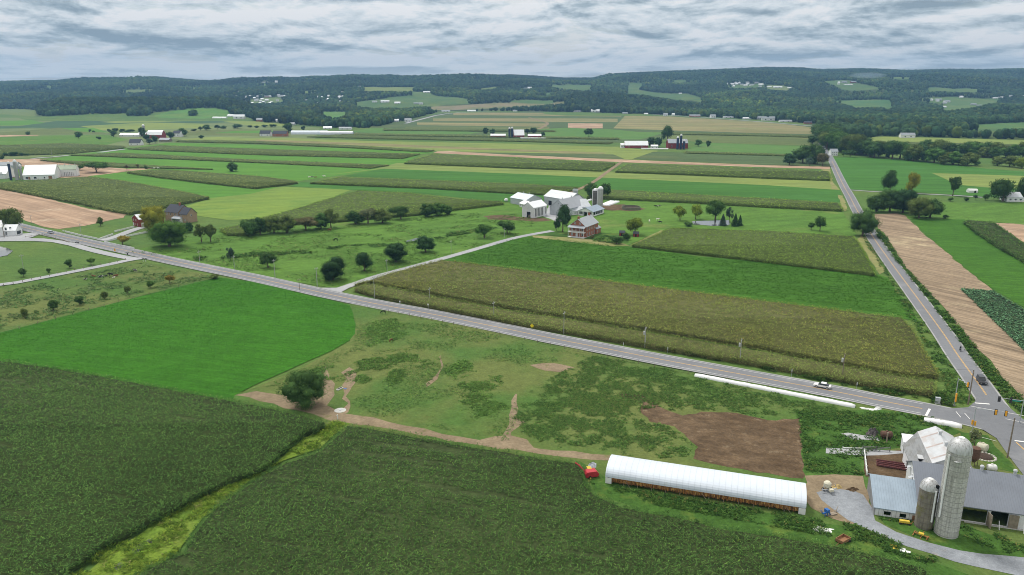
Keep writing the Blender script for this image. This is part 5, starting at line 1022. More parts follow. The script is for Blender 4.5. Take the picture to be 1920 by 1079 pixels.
def building(name, label, cat, A, L=None, B=None, prof=None, W=None, wall=None, roof=None, rot=None, ov=.35, th=.16, ops=(), group=None, z0=0.0, base=None, pos=None, trim=None, no_wall=(), vents=(), roof_low=None):
    """A: near front corner (photo pixel on the ground), the ridge runs along A->B; the rest lies to the left of that line.
    ops: (face F/B/L/R, u0, u1, z0, z1, kind[, label]) kind in window door hole bigdoor vent"""
    pA = un(*A) if pos is None else pos
    if B is not None:
        pB = un(*B); rot = ang(pA, pB); L = math.dist(pA, pB) if L is None else L
    W = prof[-1][0]; r = empty(name, (pA[0], pA[1], z0), rot); tag(r, label, cat, group)
    ys = [p[0] for p in prof]; zs = [p[1] for p in prof]
    mb = MB().use(wall)
    def H(face):
        return [(o[1], o[2], o[3], o[4]) for o in ops if o[0] == face and o[5] in ('hole', 'bigdoor')]
    ft = lambda u: zs[0] - .02
    bt = lambda u: zs[-1] - .02
    gt = lambda u: float(np.interp(u, ys, zs)) - .03
    gt.brk = ys
    ft.brk = bt.brk = []
    if 'F' not in no_wall: wall_panel(mb, L, ft, H('F'), lambda u, d, z: (u, d, z))
    if 'B' not in no_wall: wall_panel(mb, L, bt, H('B'), lambda u, d, z: (L - u, W - d, z))
    gl = lambda u: gt(W - u)
    gl.brk = [W - v for v in ys]
    if 'L' not in no_wall: wall_panel(mb, W, gl, H('L'), lambda u, d, z: (d + .003, W - u, z))
    if 'R' not in no_wall: wall_panel(mb, W, gt, H('R'), lambda u, d, z: (L - .003 - d, u, z))
    gtL = gt
    mb.build('wall', r)
    # roof: the profile pushed out, as one folded sheet with thickness
    s0 = (zs[1] - zs[0]) / (ys[1] - ys[0]); s1 = (zs[-1] - zs[-2]) / (ys[-1] - ys[-2])
    top = [(-ov, zs[0] - ov * s0)] + list(zip(ys[1:-1], zs[1:-1])) + [(W + ov, zs[-1] + ov * s1)]
    rb = MB().use(roof)
    for q_, ((a0, a1), (b0, b1)) in enumerate(zip(top[:-1], top[1:])):
        rb.use(roof_low if roof_low and q_ in (0, len(top) - 2) else roof)
        P = [(-ov, a0, a1), (L + ov, a0, a1), (L + ov, b0, b1), (-ov, b0, b1)]
        Q = [(x, y, z + th) for x, y, z in P]
        rb.face([Q[0], Q[1], Q[2], Q[3]]); rb.face([P[3], P[2], P[1], P[0]])
        rb.face([P[0], Q[0], Q[3], P[3]]); rb.face([P[1], P[2], Q[2], Q[1]])
    a = top[0]; e = top[-1]
    rb.face([(-ov, a[0], a[1]), (L + ov, a[0], a[1]), (L + ov, a[0], a[1] + th), (-ov, a[0], a[1] + th)])
    rb.face([(L + ov, e[0], e[1]), (-ov, e[0], e[1]), (-ov, e[0], e[1] + th), (L + ov, e[0], e[1] + th)])
    ro = rb.build('roof', r)
    if vents:
        for fx in vents:
            zr = max(zs); yr = ys[zs.index(zr)]
            v = MB().use(SHADEV).lathe([(.001, zr + 1.25), (.28, zr + 1.15), (.42, zr + .95), (.42, zr + .75), (.3, zr + .7), (.3, zr)], 12, fx * L, yr)
            v.build('roof_vent', ro)
    if base:
        MB().use(base[1]).box(-.06, L + .06, -.06, W + .06, 0, base[0]).build('foundation', r)
    for o in ops:
        face, u0, u1, a0, a1, kind = o[:6]
        def X(u, d, z):
            return {'F': (u, -d, z), 'B': (L - u, W + d, z), 'L': (-d, W - u, z), 'R': (L + d, u, z)}[face]
        def bx(mb_, u0, u1, d0, d1, z0_, z1_):
            p = X(u0, d0, z0_); q = X(u1, d1, z1_); mb_.box(min(p[0], q[0]), max(p[0], q[0]), min(p[1], q[1]), max(p[1], q[1]), z0_, z1_)
        if kind == 'window':
            fr = MB().use(trim or WHITEP); w_ = min(.09, (u1 - u0) * .12)
            bx(fr, u0, u0 + w_, -.02, .06, a0, a1); bx(fr, u1 - w_, u1, -.02, .06, a0, a1); bx(fr, u0 + w_, u1 - w_, -.02, .06, a0, a0 + w_); bx(fr, u0 + w_, u1 - w_, -.02, .06, a1 - w_, a1)
            bx(fr, u0 + w_, u1 - w_, -.02, .045, (a0 + a1) / 2 - .03, (a0 + a1) / 2 + .03)
            fo = fr.build('window', r); g_ = MB().use(GLASS); bx(g_, u0 + w_, u1 - w_, -.01, .03, a0 + w_, a1 - w_); g_.build('pane', fo)
        elif kind == 'door':
            d_ = MB().use(o[7] if len(o) > 7 else BROWNW); bx(d_, u0, u1, -.02, .07, a0, a1); tag(d_.build('door', r), o[6] if len(o) > 6 and o[6] else None)
        elif kind == 'vent':
            d_ = MB().use(DARKIN); bx(d_, u0, u1, -.01, .02, a0, a1); vo = d_.build('vent', r)
            f_ = MB().use(trim or WHITEP); bx(f_, u1, u1 + .12, -.01, .5, a0, a1); f_.build('vent_board', vo)
    return r
def silo(name, label, px, py, dia, h, dome, wall, domem, chute=None, bands=0, group=None, hoop=None, chw=.35, seg=28):
    x, y = un(px, py); r = empty(name, (x, y, 0)); tag(r, label, 'silo', group); R_ = dia / 2
    MB().use(wall).lathe([(R_, 0), (R_, h)], seg).build('silo_wall', r, smooth=True)
    if dome:
        dp = [(R_ + .05, h - .12), (R_ + .05, h)] + [((R_ + .02) * math.cos(a_), h + dome * math.sin(a_)) for a_ in np.linspace(0.05, 1.52, 8)] + [(.001, h + dome + .02)]
        MB().use(domem).lathe(dp, seg).build('dome', r, smooth=True)
    else:
        MB().use(domem).lathe([(R_ + .12, h - .5), (R_ + .12, h), (R_ - .1, h + .02), (.001, h - .3)], seg).build('rim', r)
    for k in range(bands):
        z = h * (k + .5) / bands; MB().use(hoop or domem).lathe([(R_ + .002, z - .03), (R_ + .035, z - .03), (R_ + .035, z + .03), (R_ + .002, z + .03)], seg).build('hoop', r)
    if chute is not None:
        ca, c0, c1 = chute; cx_, cy_ = math.cos(ca) * (R_ + chw * .5), math.sin(ca) * (R_ + chw * .5)
        c = MB().use(WHITEP).bar((cx_, cy_, c0), (cx_, cy_, c1), chw / 2, 10); c.build('chute', r, smooth=False)
    return r
# --- near farm -----------------------------------------------------
STAVE = smat('concrete staves', (.50, .50, .47), .9, .15, var=.12, scale=.8, dirt=(.35, (.36, .36, .33), .55), zst=(2.2, .12, (.30, .30, .27)))
STAVED = smat('mossy concrete staves', (.22, .20, .16), .95, .1, var=.25, scale=.8, dirt=(.45, (.17, .16, .07), .5), zst=(2.5, .12, (.10, .09, .075)))
DOMEM = smat('streaked dome metal', (.52, .53, .54), .45, .45, var=.15, scale=.8, zst=(3.5, .4, (.23, .22, .21)), metal=.2)
def stave_tex(m, rows, n):
    t = m.node_tree; b = t.nodes['Principled BSDF']; P = opos(t); sp = t.nodes.new('ShaderNodeSeparateXYZ'); t.links.new(P, sp.inputs[0])
    a = M_('MULTIPLY', M_('ARCTAN2', sp.outputs[1], sp.outputs[0], tree=t), n / (2 * math.pi), tree=t)
    z = M_('MULTIPLY', sp.outputs[2], rows, tree=t)
    half = M_('MULTIPLY', M_('MODULO', M_('FLOOR', M_('ADD', a, 500, tree=t), tree=t), 2.0, tree=t), .5, tree=t)
    fa = M_('FRACT', M_('ADD', a, 500, tree=t), tree=t); fz = M_('FRACT', M_('ADD', z, half, tree=t), tree=t)
    l1 = M_('LESS_THAN', fa, .09, tree=t); l2 = M_('LESS_THAN', fz, .10, tree=t); ln = M_('MAXIMUM', l1, l2, tree=t)
    src = b.inputs['Base Color'].links[0].from_socket
    c = mixc(t, ln, src, (.20, .20, .19), 'MIX'); c2 = mixc(t, .6, src, c); t.links.new(c2, b.inputs['Base Color'])
stave_tex(STAVE, 1.15, 34); stave_tex(STAVED, 1.15, 28)
big = silo('silo', 'tall pale concrete stave silo with a streaked metal dome beside the near barn', 1773, 1001.5, 4.25, 18.1, 2.6, STAVE, DOMEM, chute=(R(196), 4.2, 17.4), bands=17, hoop=smat('dark hoop', (.26, .26, .25), .7))
ub = MB().use(SHADEV).box(-1.45, -.75, -1.5, -.7, 17.0, 17.9); ub.bar((-1.3, -1.0, 17.8), (-1.0, -1.2, 19.3), .22, 8); ub.bar((-1.0, -1.2, 19.3), (-.4, -.4, 20.4), .25, 8); ub.build('unloader_box', big)
pl = MB().use(DOMEM).box(-1.9, -.7, -2.3, -1.75, 16.6, 16.7)
for i in range(4): pl.bar((-1.9 + .4 * i, -2.3, 16.6), (-1.9 + .4 * i, -2.3, 17.6), .03, 5)
pl.bar((-1.9, -2.3, 17.6), (-.7, -2.3, 17.6), .03, 5); pl.build('platform', big)
MB().use(WHITEP).lathe([(.5, 20.52), (.55, 20.72), (.001, 20.85)], 16).build('dome_cap', big)
sm = silo('silo', 'short dark mossy concrete silo beside the taller pale one', 1731, 988, 3.35, 8.7, 2.0, STAVED, DOMEM, chute=(R(-80), 2.2, 8.9), bands=8, hoop=smat('rusty hoop', (.15, .13, .11), .8))
hb = MB().use(DARKIN).box(.25, 1.0, -1.5, -1.12, 9.2, 9.95); ho = hb.build('hatch', sm)
MB().use(SHADEV).box(.2, .24, -1.56, -1.0, 9.15, 10.0).box(1.01, 1.06, -1.56, -1.0, 9.15, 10.0).build('hatch_frame', ho)
MB().use(WHITEP).lathe([(.4, 10.6), (.5, 10.66), (.001, 10.85)], 14).build('dome_cap', sm)
# curing shed: arched white cover over hanging brown leaf
HA, HB = np.array(un(1137, 908)), np.array(un(1505, 967)); hr_ = ang(HA, HB); HL = math.dist(HA, HB) + .2; HW = 8.6
hs = empty('curing_shed', (HA[0], HA[1], 0), hr_); tag(hs, 'long curing shed with an arched white cover over hanging brown tobacco', 'shed')
COVER = smat('white plastic cover', (.60, .66, .73), .4, .4, var=.05, scale=.25, ribs=(1.25, 'X', .86), dirt=(.25, (.55, .58, .60), .62))
arc = [(-.02, 1.72)] + [(HW / 2 - (HW / 2 + .02) * math.cos(a_), 1.75 + 2.35 * math.sin(a_) ** .8) for a_ in np.linspace(.12, math.pi - .12, 17)] + [(HW + .15, 1.72)]
rb = MB().use(COVER)
for (y0, z0), (y1, z1) in zip(arc[:-1], arc[1:]):
    rb.face([(-.3, y0, z0), (HL + .3, y0, z0), (HL + .3, y1, z1), (-.3, y1, z1)])
for xx in (-.3, HL + .3): rb.face([(xx, y, z) for y, z in (arc if xx > 0 else arc[::-1])])
rb.build('cover', hs, smooth=False)
for nm_, x0, x1 in (('end_panel', -.25, 1.1), ('end_panel', HL - 1.1, HL + .25)): MB().use(WHITEP).box(x0, x1, -.1, .0, 0.25, 1.62).build(nm_, hs)
MB().use(WHITEP).box(-.12, -.04, .1, HW, .2, 1.6).build('end_wall', hs); MB().use(WHITEP).box(HL + .02, HL + .1, .1, HW, .2, 1.6).build('end_wall', hs)
TOB, _t, _b = newmat('drying tobacco', .8, .15)
_a = _t.nodes.new('ShaderNodeVertexColor'); _a.layer_name = 'Col'; _t.links.new(_a.outputs[0], _b.inputs['Base Color'])
rg = np.random.default_rng(5); n_ = 5200; ux = rg.uniform(1.15, HL - 1.15, n_); P_ = np.stack([ux, rg.uniform(-.12, .5, n_), 1.78 - rg.random(n_) * .35], 1)
cb_ = np.array([(.40, .20, .06), (.27, .12, .04), (.46, .28, .09), (.15, .075, .035)])[rg.integers(0, 4, n_)]
dl = .35 + .5 * rg.random(n_); sv = np.stack([rg.uniform(-1, 1, n_), rg.uniform(-.6, .6, n_), np.zeros(n_)], 1) * .09
dv_ = np.stack([rg.uniform(-.1, .1, n_), rg.uniform(-.12, .05, n_), -dl], 1)
VL = np.stack([P_ - sv, P_ + sv, P_ + sv * .8 + dv_, P_ - sv * .8 + dv_], 1).reshape(-1, 3); q4 = np.arange(n_)[:, None] * 4 + np.array([0, 1, 2, 0, 2, 3])[None]
link(bpy.data.objects.new('hanging_leaves', mesh_np('hanging_leaves', VL, 3, q4.ravel(), [TOB], col=np.repeat(cb_, 4, 0))), hs)
MB().use(smat('shed earth', (.10, .065, .04), .95)).box(.1, HL - .1, 1.0, HW - .3, 0.2, 1.5).build('stacked_leaves', hs)
po = MB().use(OLDW)
for i in range(14): po.box(.8 + i * (HL - 1.6) / 13 - .07, .8 + i * (HL - 1.6) / 13 + .07, -.02, .12, .2, 1.58)
po.build('posts', hs)
for u_ in (4.2, HL * .5, HL - 3.6): MB().use(OLDW).bar((u_, -.1, 1.5), (u_ + 1.3, -.9, .25), .04, 5).build('brace', hs)
MB().use(SHADEV).box(-.9, -.35, HW * .72, HW * .72 + .7, .6, 1.9).build('fan_box', hs)
# low shed
WR = R(-17.5)
building('low_shed', 'low shed with pale blue metal roof and white plank front beside the short silo', 'shed', (1638, 967), L=9.2, rot=WR, prof=[(0, 1.9), (8.2, 4.9), (10.4, 3.9)],
         wall=smat('peeling white planks', (.62, .63, .63), .8, .2, var=.15, scale=1.0, ribs=(.8, 'X', .35)), roof=TINBL, ov=.22, trim=WHITEP,
         ops=[('F', 1.8, 3.1, .45, 1.35, 'hole'), ('F', 4.7, 5.9, .45, 1.35, 'hole'), ('F', 7.0, 8.0, .3, 1.35, 'door')])
# long wing, ridge parallel to the shed
wingA = np.array(un(1801, 978)); wd = np.array([math.cos(WR), math.sin(WR)]); wn = np.array([-wd[1], wd[0]])
wA = wingA - wd * 8.0
wing = building('barn_wing', 'long barn wing with blue grey ribbed roof and open doors on its white front', 'barn', None, pos=tuple(wA), L=30, rot=WR, prof=[(0, 3.7), (8.2, 7.9), (13.4, 5.2)], wall=WHITE, roof=TINB, ov=.4,
    ops=[('F', 7.8, 12.4, .35, 3.3, 'bigdoor'), ('F', 13.0, 16.1, .35, 3.3, 'bigdoor'), ('F', 22.5, 25, .2, 1.6, 'hole'), ('L', 6.2, 6.8, 3.8, 4.6, 'window'), ('L', 5.0, 5.6, 4.3, 5.1, 'window'), ('L', 3.4, 4.0, 4.9, 5.7, 'window')], vents=(.42, .62), z0=0)
for u0, u1, a_, col_ in ((12.4, 14.0, -75, OLDW), (16.15, 17.8, -4, OLDW), (19.7, 21.1, -60, BROWNW)):
    d_ = MB().use(col_).box(0, u1 - u0, -.06, .06, .3 if u0 < 19 else .05, 3.2 if u0 < 19 else 1.7)
    for z_ in (.8, 2.4): d_.box(.05, u1 - u0 - .05, -.1, -.06, z_ * (1 if u0 < 19 else .5), (z_ + .16) * (1 if u0 < 19 else .5))
    do = d_.build('barn_door', wing); do.location = (u0, -.25, 0); do.rotation_euler = (0, 0, R(a_))
MB().use(CONC).box(8.5, 30, -.5, -.1, -.2, .33).build('stone_sill', wing)
for u_ in (14.4, 18.6): MB().use(WHITEP).bar((u_, -1.6, .05), (u_ + .1, -.4, 1.6), .06, 5).build('prop', wing)
# tobacco leaves seen under the lintel
hl = MB().use(smat('hanging green leaf', (.20, .22, .05), .8, var=.3, scale=4))
for i in range(46): hl.box(7.9 + i * .097, 7.97 + i * .097, .4, .46, 2.6 + random.random() * .25, 3.3)
hl.build('hanging_leaves', wing)
for i, (u_, z_) in enumerate(((3.2, 5.3), (5.8, 4.2), (8.0, 3.2))):
    p_ = MB().use(TIN).face([(-.02, 13.4 - u_ - .45, z_ + .55), (-.02, 13.4 - u_ + .45, z_ + .55), (-.75, 13.4 - u_ + .45, z_ + .2), (-.75, 13.4 - u_ - .45, z_ + .2)])
    p_.face([(-.02, 13.4 - u_ + .45, z_ + .5), (-.02, 13.4 - u_ - .45, z_ + .5), (-.75, 13.4 - u_ - .45, z_ + .15), (-.75, 13.4 - u_ + .45, z_ + .15)]).build('window_hood', wing)
# gambrel bank barn behind the wing, ridge at right angles
gdir = WR + R(90); gd = np.array([math.cos(gdir), math.sin(gdir)])
gA = np.array(un(1739, 867, 7.6)) + np.array([0.0, 0.0]) - gd * 2.5
# local frame: x runs away from the camera, y to the left (towards the manure yard)
gA = gA + wd * 10.4 + gd * 2.0
GP = [(0, 4.4), (2.4, 7.7), (6.2, 9.6), (9.7, 7.7), (12.0, 4.4)]
RUSTT = smat('weathered tin roof', (.50, .52, .54), .5, .45, var=.12, scale=.5, metal=.1, dirt=(.4, (.40, .38, .37), .6), zst=(.25, 1.2, (.45, .42, .41)))
gb = building('gambrel_barn', 'old gambrel roofed barn with worn silvery tin roof at the crossroads', 'barn', None, pos=tuple(gA), L=15.2, rot=gdir, prof=GP, wall=WHITE, roof=RUSTT, roof_low=smat('weathered dark tin', (.30, .31, .32), .6, .35, var=.15, scale=.5, dirt=(.5, (.22, .22, .21), .5), zst=(.3, 1.4, (.2, .2, .2))), ov=.35, vents=(.35, .72), ops=[('B', 4, 6, .5, 2.6, 'hole')])
dm = MB().use(RUSTT); dm.box(3.4, 5.4, 10.1, 11.5, 6.75, 6.84); dm.use(DARKIN).box(3.6, 5.2, 10.3, 11.2, 5.9, 6.7); dm.build('roof_hatch', gb)
for x_ in (1.4, 6.6, 11.8):
    MB().use(smat('rust stripe', (.42, .36, .34), .8, var=.2)).face([(x_, 6.4, 9.68), (x_ + .55, 6.4, 9.68), (x_ + .55, 9.5, 7.98), (x_, 9.5, 7.98)][::-1]).build('skylight_strip', gb)
building('lean_to', 'small white lean-to at the far end of the old barn', 'shed', (1692, 853), L=3.2, rot=WR, prof=[(0, 3.2), (1.6, 3.5), (3.2, 3.8)], wall=WHITE, roof=TINW, ov=.15)
# --- white farm in the middle --------------------------------------
bh = building('farmhouse', 'red brick farmhouse with grey metal roof and a two storey porch', 'house', (1098, 447), B=(1121, 437.5), prof=prof_gable(10.2, 6.6, 10.6), wall=BRICK, roof=smat('grey house roof', (.36, .39, .42), .5, .4, var=.06, ribs=(.6, 'X', .9)), ov=.4, base=(.5, CONC),
    ops=[('F', u, u + 1.0, z, z + 1.7, 'window') for u in (1.6, 4.8, 8.2, 11.6) for z in (1.0, 4.1)] + [('L', u, u + 1.0, z, z + 1.7, 'window') for u in (1.0, 7.6) for z in (1.0, 4.1)] + [('L', 4.2, 5.2, .4, 2.6, 'door', 'white front door', WHITEP), ('L', 3.0, 3.8, 7.6, 8.7, 'window'), ('L', 6.2, 7.0, 7.6, 8.7, 'window')])
pc = MB().use(WHITEP)
for i in range(5): pc.box(-2.5, -2.32, .1 + i * 2.45, .28 + i * 2.45, .3, 6.0)
pc.box(-2.6, -.02, 0, 10.2, .2, .4); pc.box(-2.6, -.02, 0, 10.2, 3.1, 3.3); pc.build('porch', bh)
pr_ = MB().use(WHITEP).box(-2.5, -2.4, .1, 10.1, 4.15, 4.25)
for i in range(40): pr_.box(-2.48, -2.42, .12 + i * .25, .2 + i * .25, 3.3, 4.15)
pr_.build('railing', bh)
MB().use(TING).face([(-2.9, -.3, 5.95), (-2.9, 10.5, 5.95), (.02, 10.5, 6.95), (.02, -.3, 6.95)][::-1]).face([(-2.9, -.3, 5.9), (-2.9, 10.5, 5.9), (.02, 10.5, 6.9), (.02, -.3, 6.9)]).build('porch_roof', bh)
for x_ in (.6, 15.5): MB().use(BRICK).box(x_, x_ + 1.0, 4.7, 5.7, 9.6, 12.0).build('chimney', bh)
building('house_annex', 'low brick annex at the far end of the red brick farmhouse', 'house', (1118, 440), L=6.5, rot=ang(un(1098, 447), un(1121, 437.5)), prof=prof_gable(7, 3.2, 5.4), wall=BRICK, roof=TING, ov=.3, ops=[('F', 1.5, 2.5, 1, 2.2, 'window'), ('F', 3.8, 4.7, .3, 2.4, 'door')])
ts = building('slatted_shed', 'white tobacco shed with tall dark vents and a bright white roof', 'shed', (1000.5, 410), B=(1025, 404.5), prof=prof_gable(9.6, 7.0, 10.2), wall=WHITE, roof=TINW, ov=.3,
    ops=[('F', 1.6 + 1.62 * i, 2.1 + 1.62 * i, 1.0, 6.2, 'vent') for i in range(6)] + [('F', 13.3, 13.8, 1.5, 6.0, 'vent')] + [('L', 3.9, 7.0, .1, 4.0, 'bigdoor'), ('L', 2.6, 3.0, 6.2, 8.0, 'vent'), ('L', 4.4, 4.8, 6.2, 8.4, 'vent'), ('L', 6.2, 6.6, 6.2, 8.0, 'vent')])
MB().use(OLDW).box(.8, 3.2, 3.5, 5.0, .1, 1.8).build('wagon', ts)
building('machine_shed', 'long white shed with pale blue metal roof at the left of the white farm', 'shed', (957, 382), B=(986.5, 387.5), prof=prof_gable(15, 4.6, 7.6), wall=GREYW, roof=smat('light blue roof', (.60, .68, .74), .45, .4, var=.05, ribs=(.8, 'X', .9)), ov=.4, vents=(.35, .7))
building('small_shed', 'little white annex with three windows before the long white shed', 'shed', (974, 388), B=(983, 390.5), prof=prof_gable(8, 2.6, 4.4), wall=WHITEP, roof=TINW, ov=.3, ops=[('F', 1 + 2.6 * i, 2 + 2.6 * i, 1, 2.1, 'hole') for i in range(3)])
A0 = un(1020, 384); building('back_barn', 'grey white barn with light tin roof and dark doorway behind the farmyard', 'barn', (1020, 384), L=26, rot=R(-50), prof=prof_gable(15, 6.4, 10.4), wall=GREYW, roof=TIN, ov=.4, ops=[('F', 4.8, 8.2, .1, 3.6, 'bigdoor'), ('F', 17, 18.4, 4, 5.2, 'window')])
g1, g2 = np.array(un(1047.3, 375.4, 10.6)), np.array(un(1085.8, 367.0, 10.6)); mr = ang(g1, g2); md = (g2 - g1) / np.linalg.norm(g2 - g1); mn_ = np.array([-md[1], md[0]])
building('bank_barn', 'big main barn with wide grey roof in the middle of the white farm', 'barn', None, pos=tuple(g1 - mn_ * 7), L=float(np.linalg.norm(g2 - g1)), rot=mr, prof=[(0, 5.2), (7, 10.6), (14, 5.2)], wall=GREYW, roof=smat('main barn roof', (.33, .35, .38), .55, .4, var=.08, scale=.2, ribs=(.7, 'X', .9)), ov=.4, vents=(.18, .62), ops=[('L', 6.6, 7.4, 7.6, 8.6, 'window')])
building('milk_house', 'low white milk house with small windows below the main barn', 'shed', (1069.7, 404.5), B=(1094, 403), prof=prof_gable(9, 2.8, 5.2), wall=WHITEP, roof=TIN, ov=.3, ops=[('F', .8 + 2.2 * i, 1.6 + 2.2 * i, 1.0, 1.9, 'hole') for i in range(5)])
building('cow_stable', 'tin roofed stable with dark skylight stripes between milk house and silos', 'barn', (1088, 401), B=(1108, 399.5), prof=prof_gable(16, 4.4, 8.6), wall=WHITEP, roof=TIN, ov=.3)
os_ = building('open_shed', 'open fronted shed with pale blue roof at the foot of the twin silos', 'shed', (1111.5, 407), B=(1132, 400.5), prof=prof_gable(11, 3.3, 5.6), wall=WHITEP, roof=TINBL, ov=.5,
    ops=[('F', .8 + 3.6 * i, 3.9 + 3.6 * i, .9, 2.9, 'hole') for i in range(4)] + [('L', .8, 3.4, .9, 2.9, 'hole'), ('L', 4.0, 6.6, .05, 2.9, 'hole'), ('L', 7.2, 10, .9, 2.9, 'hole')])
CONCS = smat('grey silo concrete', (.42, .42, .41), .85, .2, var=.1, zst=(.8, .06, (.30, .30, .29))); CONCD = smat('dark silo concrete', (.15, .14, .135), .85, .2, var=.1, zst=(.8, .06, (.09, .09, .09))); WDOME = smat('white silo dome', (.72, .73, .74), .4, .5, var=.06)
silo('silo', 'taller grey concrete silo with white dome at the white farm', 1125, 392, 4.0 * .95, 14.2, 1.9, CONCS, WDOME, bands=6, group='twin silos of the white farm', hoop=CONCS)
silo('silo', 'shorter dark silo with white dome at the white farm', 1115.6, 390, 3.3, 12.4, 1.7, CONCD, WDOME, bands=5, chute=(R(185), .5, 13.0), group='twin silos of the white farm', hoop=CONCS, chw=.7)
MB().use(WHITEP)
ch = empty('silo_chute', (*un(1119.3, 390.5), 0)); tag(ch, 'white filling pipe standing between the twin silos', 'pipe'); MB().use(WHITEP).lathe([(.35, 0), (.35, 13.6), (.5, 13.8), (.001, 14.2)], 12).build('pipe', ch)
tk = un(1078.5, 377); t_ = empty('stave_silo', (*tk, 0)); tag(t_, 'open topped pale round silo standing behind the main barn roof', 'silo')
ht = hgt(1078.5, 377, 355); MB().use(smat('pale stave silo', (.44, .47, .49), .8, .2, var=.08, zst=(1.6, .05, (.34, .36, .38)))).lathe([(1.95, 0), (1.95, ht)], 24).build('silo_wall', t_)
MB().use(SHADEV).lathe([(2.0, ht - 1.2), (2.12, ht - 1.2), (2.12, ht), (1.9, ht), (1.9, ht - .5), (.001, ht - .5)], 24).build('rim', t_)
# --- other single buildings -----------------------------------------
hb_ = building('house', 'tan brick house with dark blue roof and porch in front of the mown hay', 'house', (310.5, 414), B=(335, 416.5), prof=prof_gable(11, 6.0, 10.0), wall=BRICKT, roof=DKROOF, ov=.4, ops=[('F', u, u + 1.1, 4.0, 5.5, 'window') for u in (1.5, 4.5, 8, 10.5)] + [('R', u, u + 1, z, z + 1.4, 'window') for u in (2, 7.5) for z in (1.2, 4.2)])
building('house_wing', 'cross gabled front wing of the tan brick house', 'house', None, pos=tuple(np.array(un(338, 417.5)) + np.array([0, 0])), L=6.5, rot=ang(un(310.5, 414), un(335, 416.5)) , prof=prof_gable(8, 5.6, 9.2), wall=BRICKT, roof=DKROOF, ov=.35, ops=[('F', 1, 2, 4, 5.3, 'window'), ('F', 4, 5, 1.2, 2.6, 'window'), ('R', 3, 4, 3.9, 5.2, 'window')])
pp = building('porch', 'dark roofed open porch on the front of the tan brick house', 'porch', (322, 417.5), B=(338, 419), prof=[(0, 2.7), (1.5, 3.2), (3.2, 3.7)], wall=WHITEP, roof=TING, ov=.3, ops=[('F', .4, 7.2, .2, 2.5, 'hole')])
MB().use(BRICK).box(8, 8.9, 4.8, 5.7, 9, 11.6).build('chimney', hb_)
building('house', 'small white cottage beside the straight country road', 'house', (1558, 292.5), B=(1571, 292.5), prof=prof_gable(8, 5.0, 8.2), wall=WHITEP, roof=TING, ov=.3, ops=[('F', u, u + .9, z, z + 1.3, 'window') for u in (1, 3.6, 6.2) for z in (1, 3.4)])
rbn = building('red_barn', 'small red barn with white windows beside the yellow green tree', 'barn', (262.5, 426.5), L=15, rot=ang(un(238.5, 424), un(262.5, 426.5)) + R(90) - R(18), prof=prof_gable(10.4, 4.8, 7.2), wall=REDB, roof=TIN, ov=.35, ops=[('L', 1.4, 2.3, 3.2, 4.4, 'window'), ('L', 5, 5.9, 3.2, 4.4, 'window'), ('L', .6, 1.8, .1, 2.0, 'door', 'white door', WHITEP), ('L', 3, 4, .6, 1.9, 'window'), ('L', 6.5, 7.5, .6, 1.9, 'window'), ('F', 1, 4, .1, 2.6, 'door', 'white garage door', WHITEP)])
building('house', 'white house at the left edge beside the big olive tree', 'house', (-22, 447), B=(8, 444), prof=prof_gable(9, 5.6, 8.8), wall=WHITEP, roof=WHITEP, ov=.3, ops=[('F', u, u + 1.1, z, z + 1.6, 'window') for u in (8.5, 10.8) for z in (.9, 3.6)])
building('house_wing', 'low white side wing with a dark porch at the left edge', 'house', (7, 443.5), L=7, rot=R(5), prof=prof_gable(7, 3.4, 6.2), wall=WHITEP, roof=TINW, ov=.3, ops=[('F', 1, 2.1, 1, 2.3, 'window'), ('R', 1, 5.5, .6, 2.6, 'hole')])
building('farm_building', 'white stable with grey roof at the right edge beside the weeping willow', 'barn', (1887, 378.5), B=(1916, 379), prof=prof_gable(11, 3.4, 6.6), wall=WHITEP, roof=TIN, ov=.3, ops=[('F', 2 + 3.6 * i, 3.4 + 3.6 * i, 1.1, 2.2, 'hole') for i in range(5)])
for px_, py_, lab in ((1165, 443, 'small red shed under the light green round tree'), (1191, 444.8, 'tiny dark red shed in the grass right of the light green tree')):
    building('garden_shed', lab, 'shed', (px_ - 4, py_), L=3.2, rot=R(-12), prof=prof_gable(2.8, 2.0, 3.0), wall=REDB, roof=DKROOF, ov=.15, ops=[('F', 1.1, 2.0, .1, 1.7, 'door', None, DARKIN)])
# --- far farms -------------------------------------------------------
BLUES = smat('dark blue enamel silo', (.018, .03, .085), .3, .5, var=.1)
def simple(name, lab, cat, px, py, Lm, Wm, he, hr, wall, roof, rot=0.0, group=None, gam=False, ops=None, pos=None, z0=0):
    o_ = ops if ops is not None else [('F', Lm * .15, Lm * .15 + 1.4, he * .25, he * .65, 'window'), ('F', Lm * .7, Lm * .7 + 1.4, he * .25, he * .65, 'window')]
    return building(name, lab, cat, (px, py) if pos is None else None, L=Lm, rot=rot, prof=prof_gambrel(Wm, he, he + (hr - he) * .65, hr) if gam else prof_gable(Wm, he, hr), wall=wall, roof=roof, ov=.4, ops=o_, group=group, pos=pos, z0=z0)
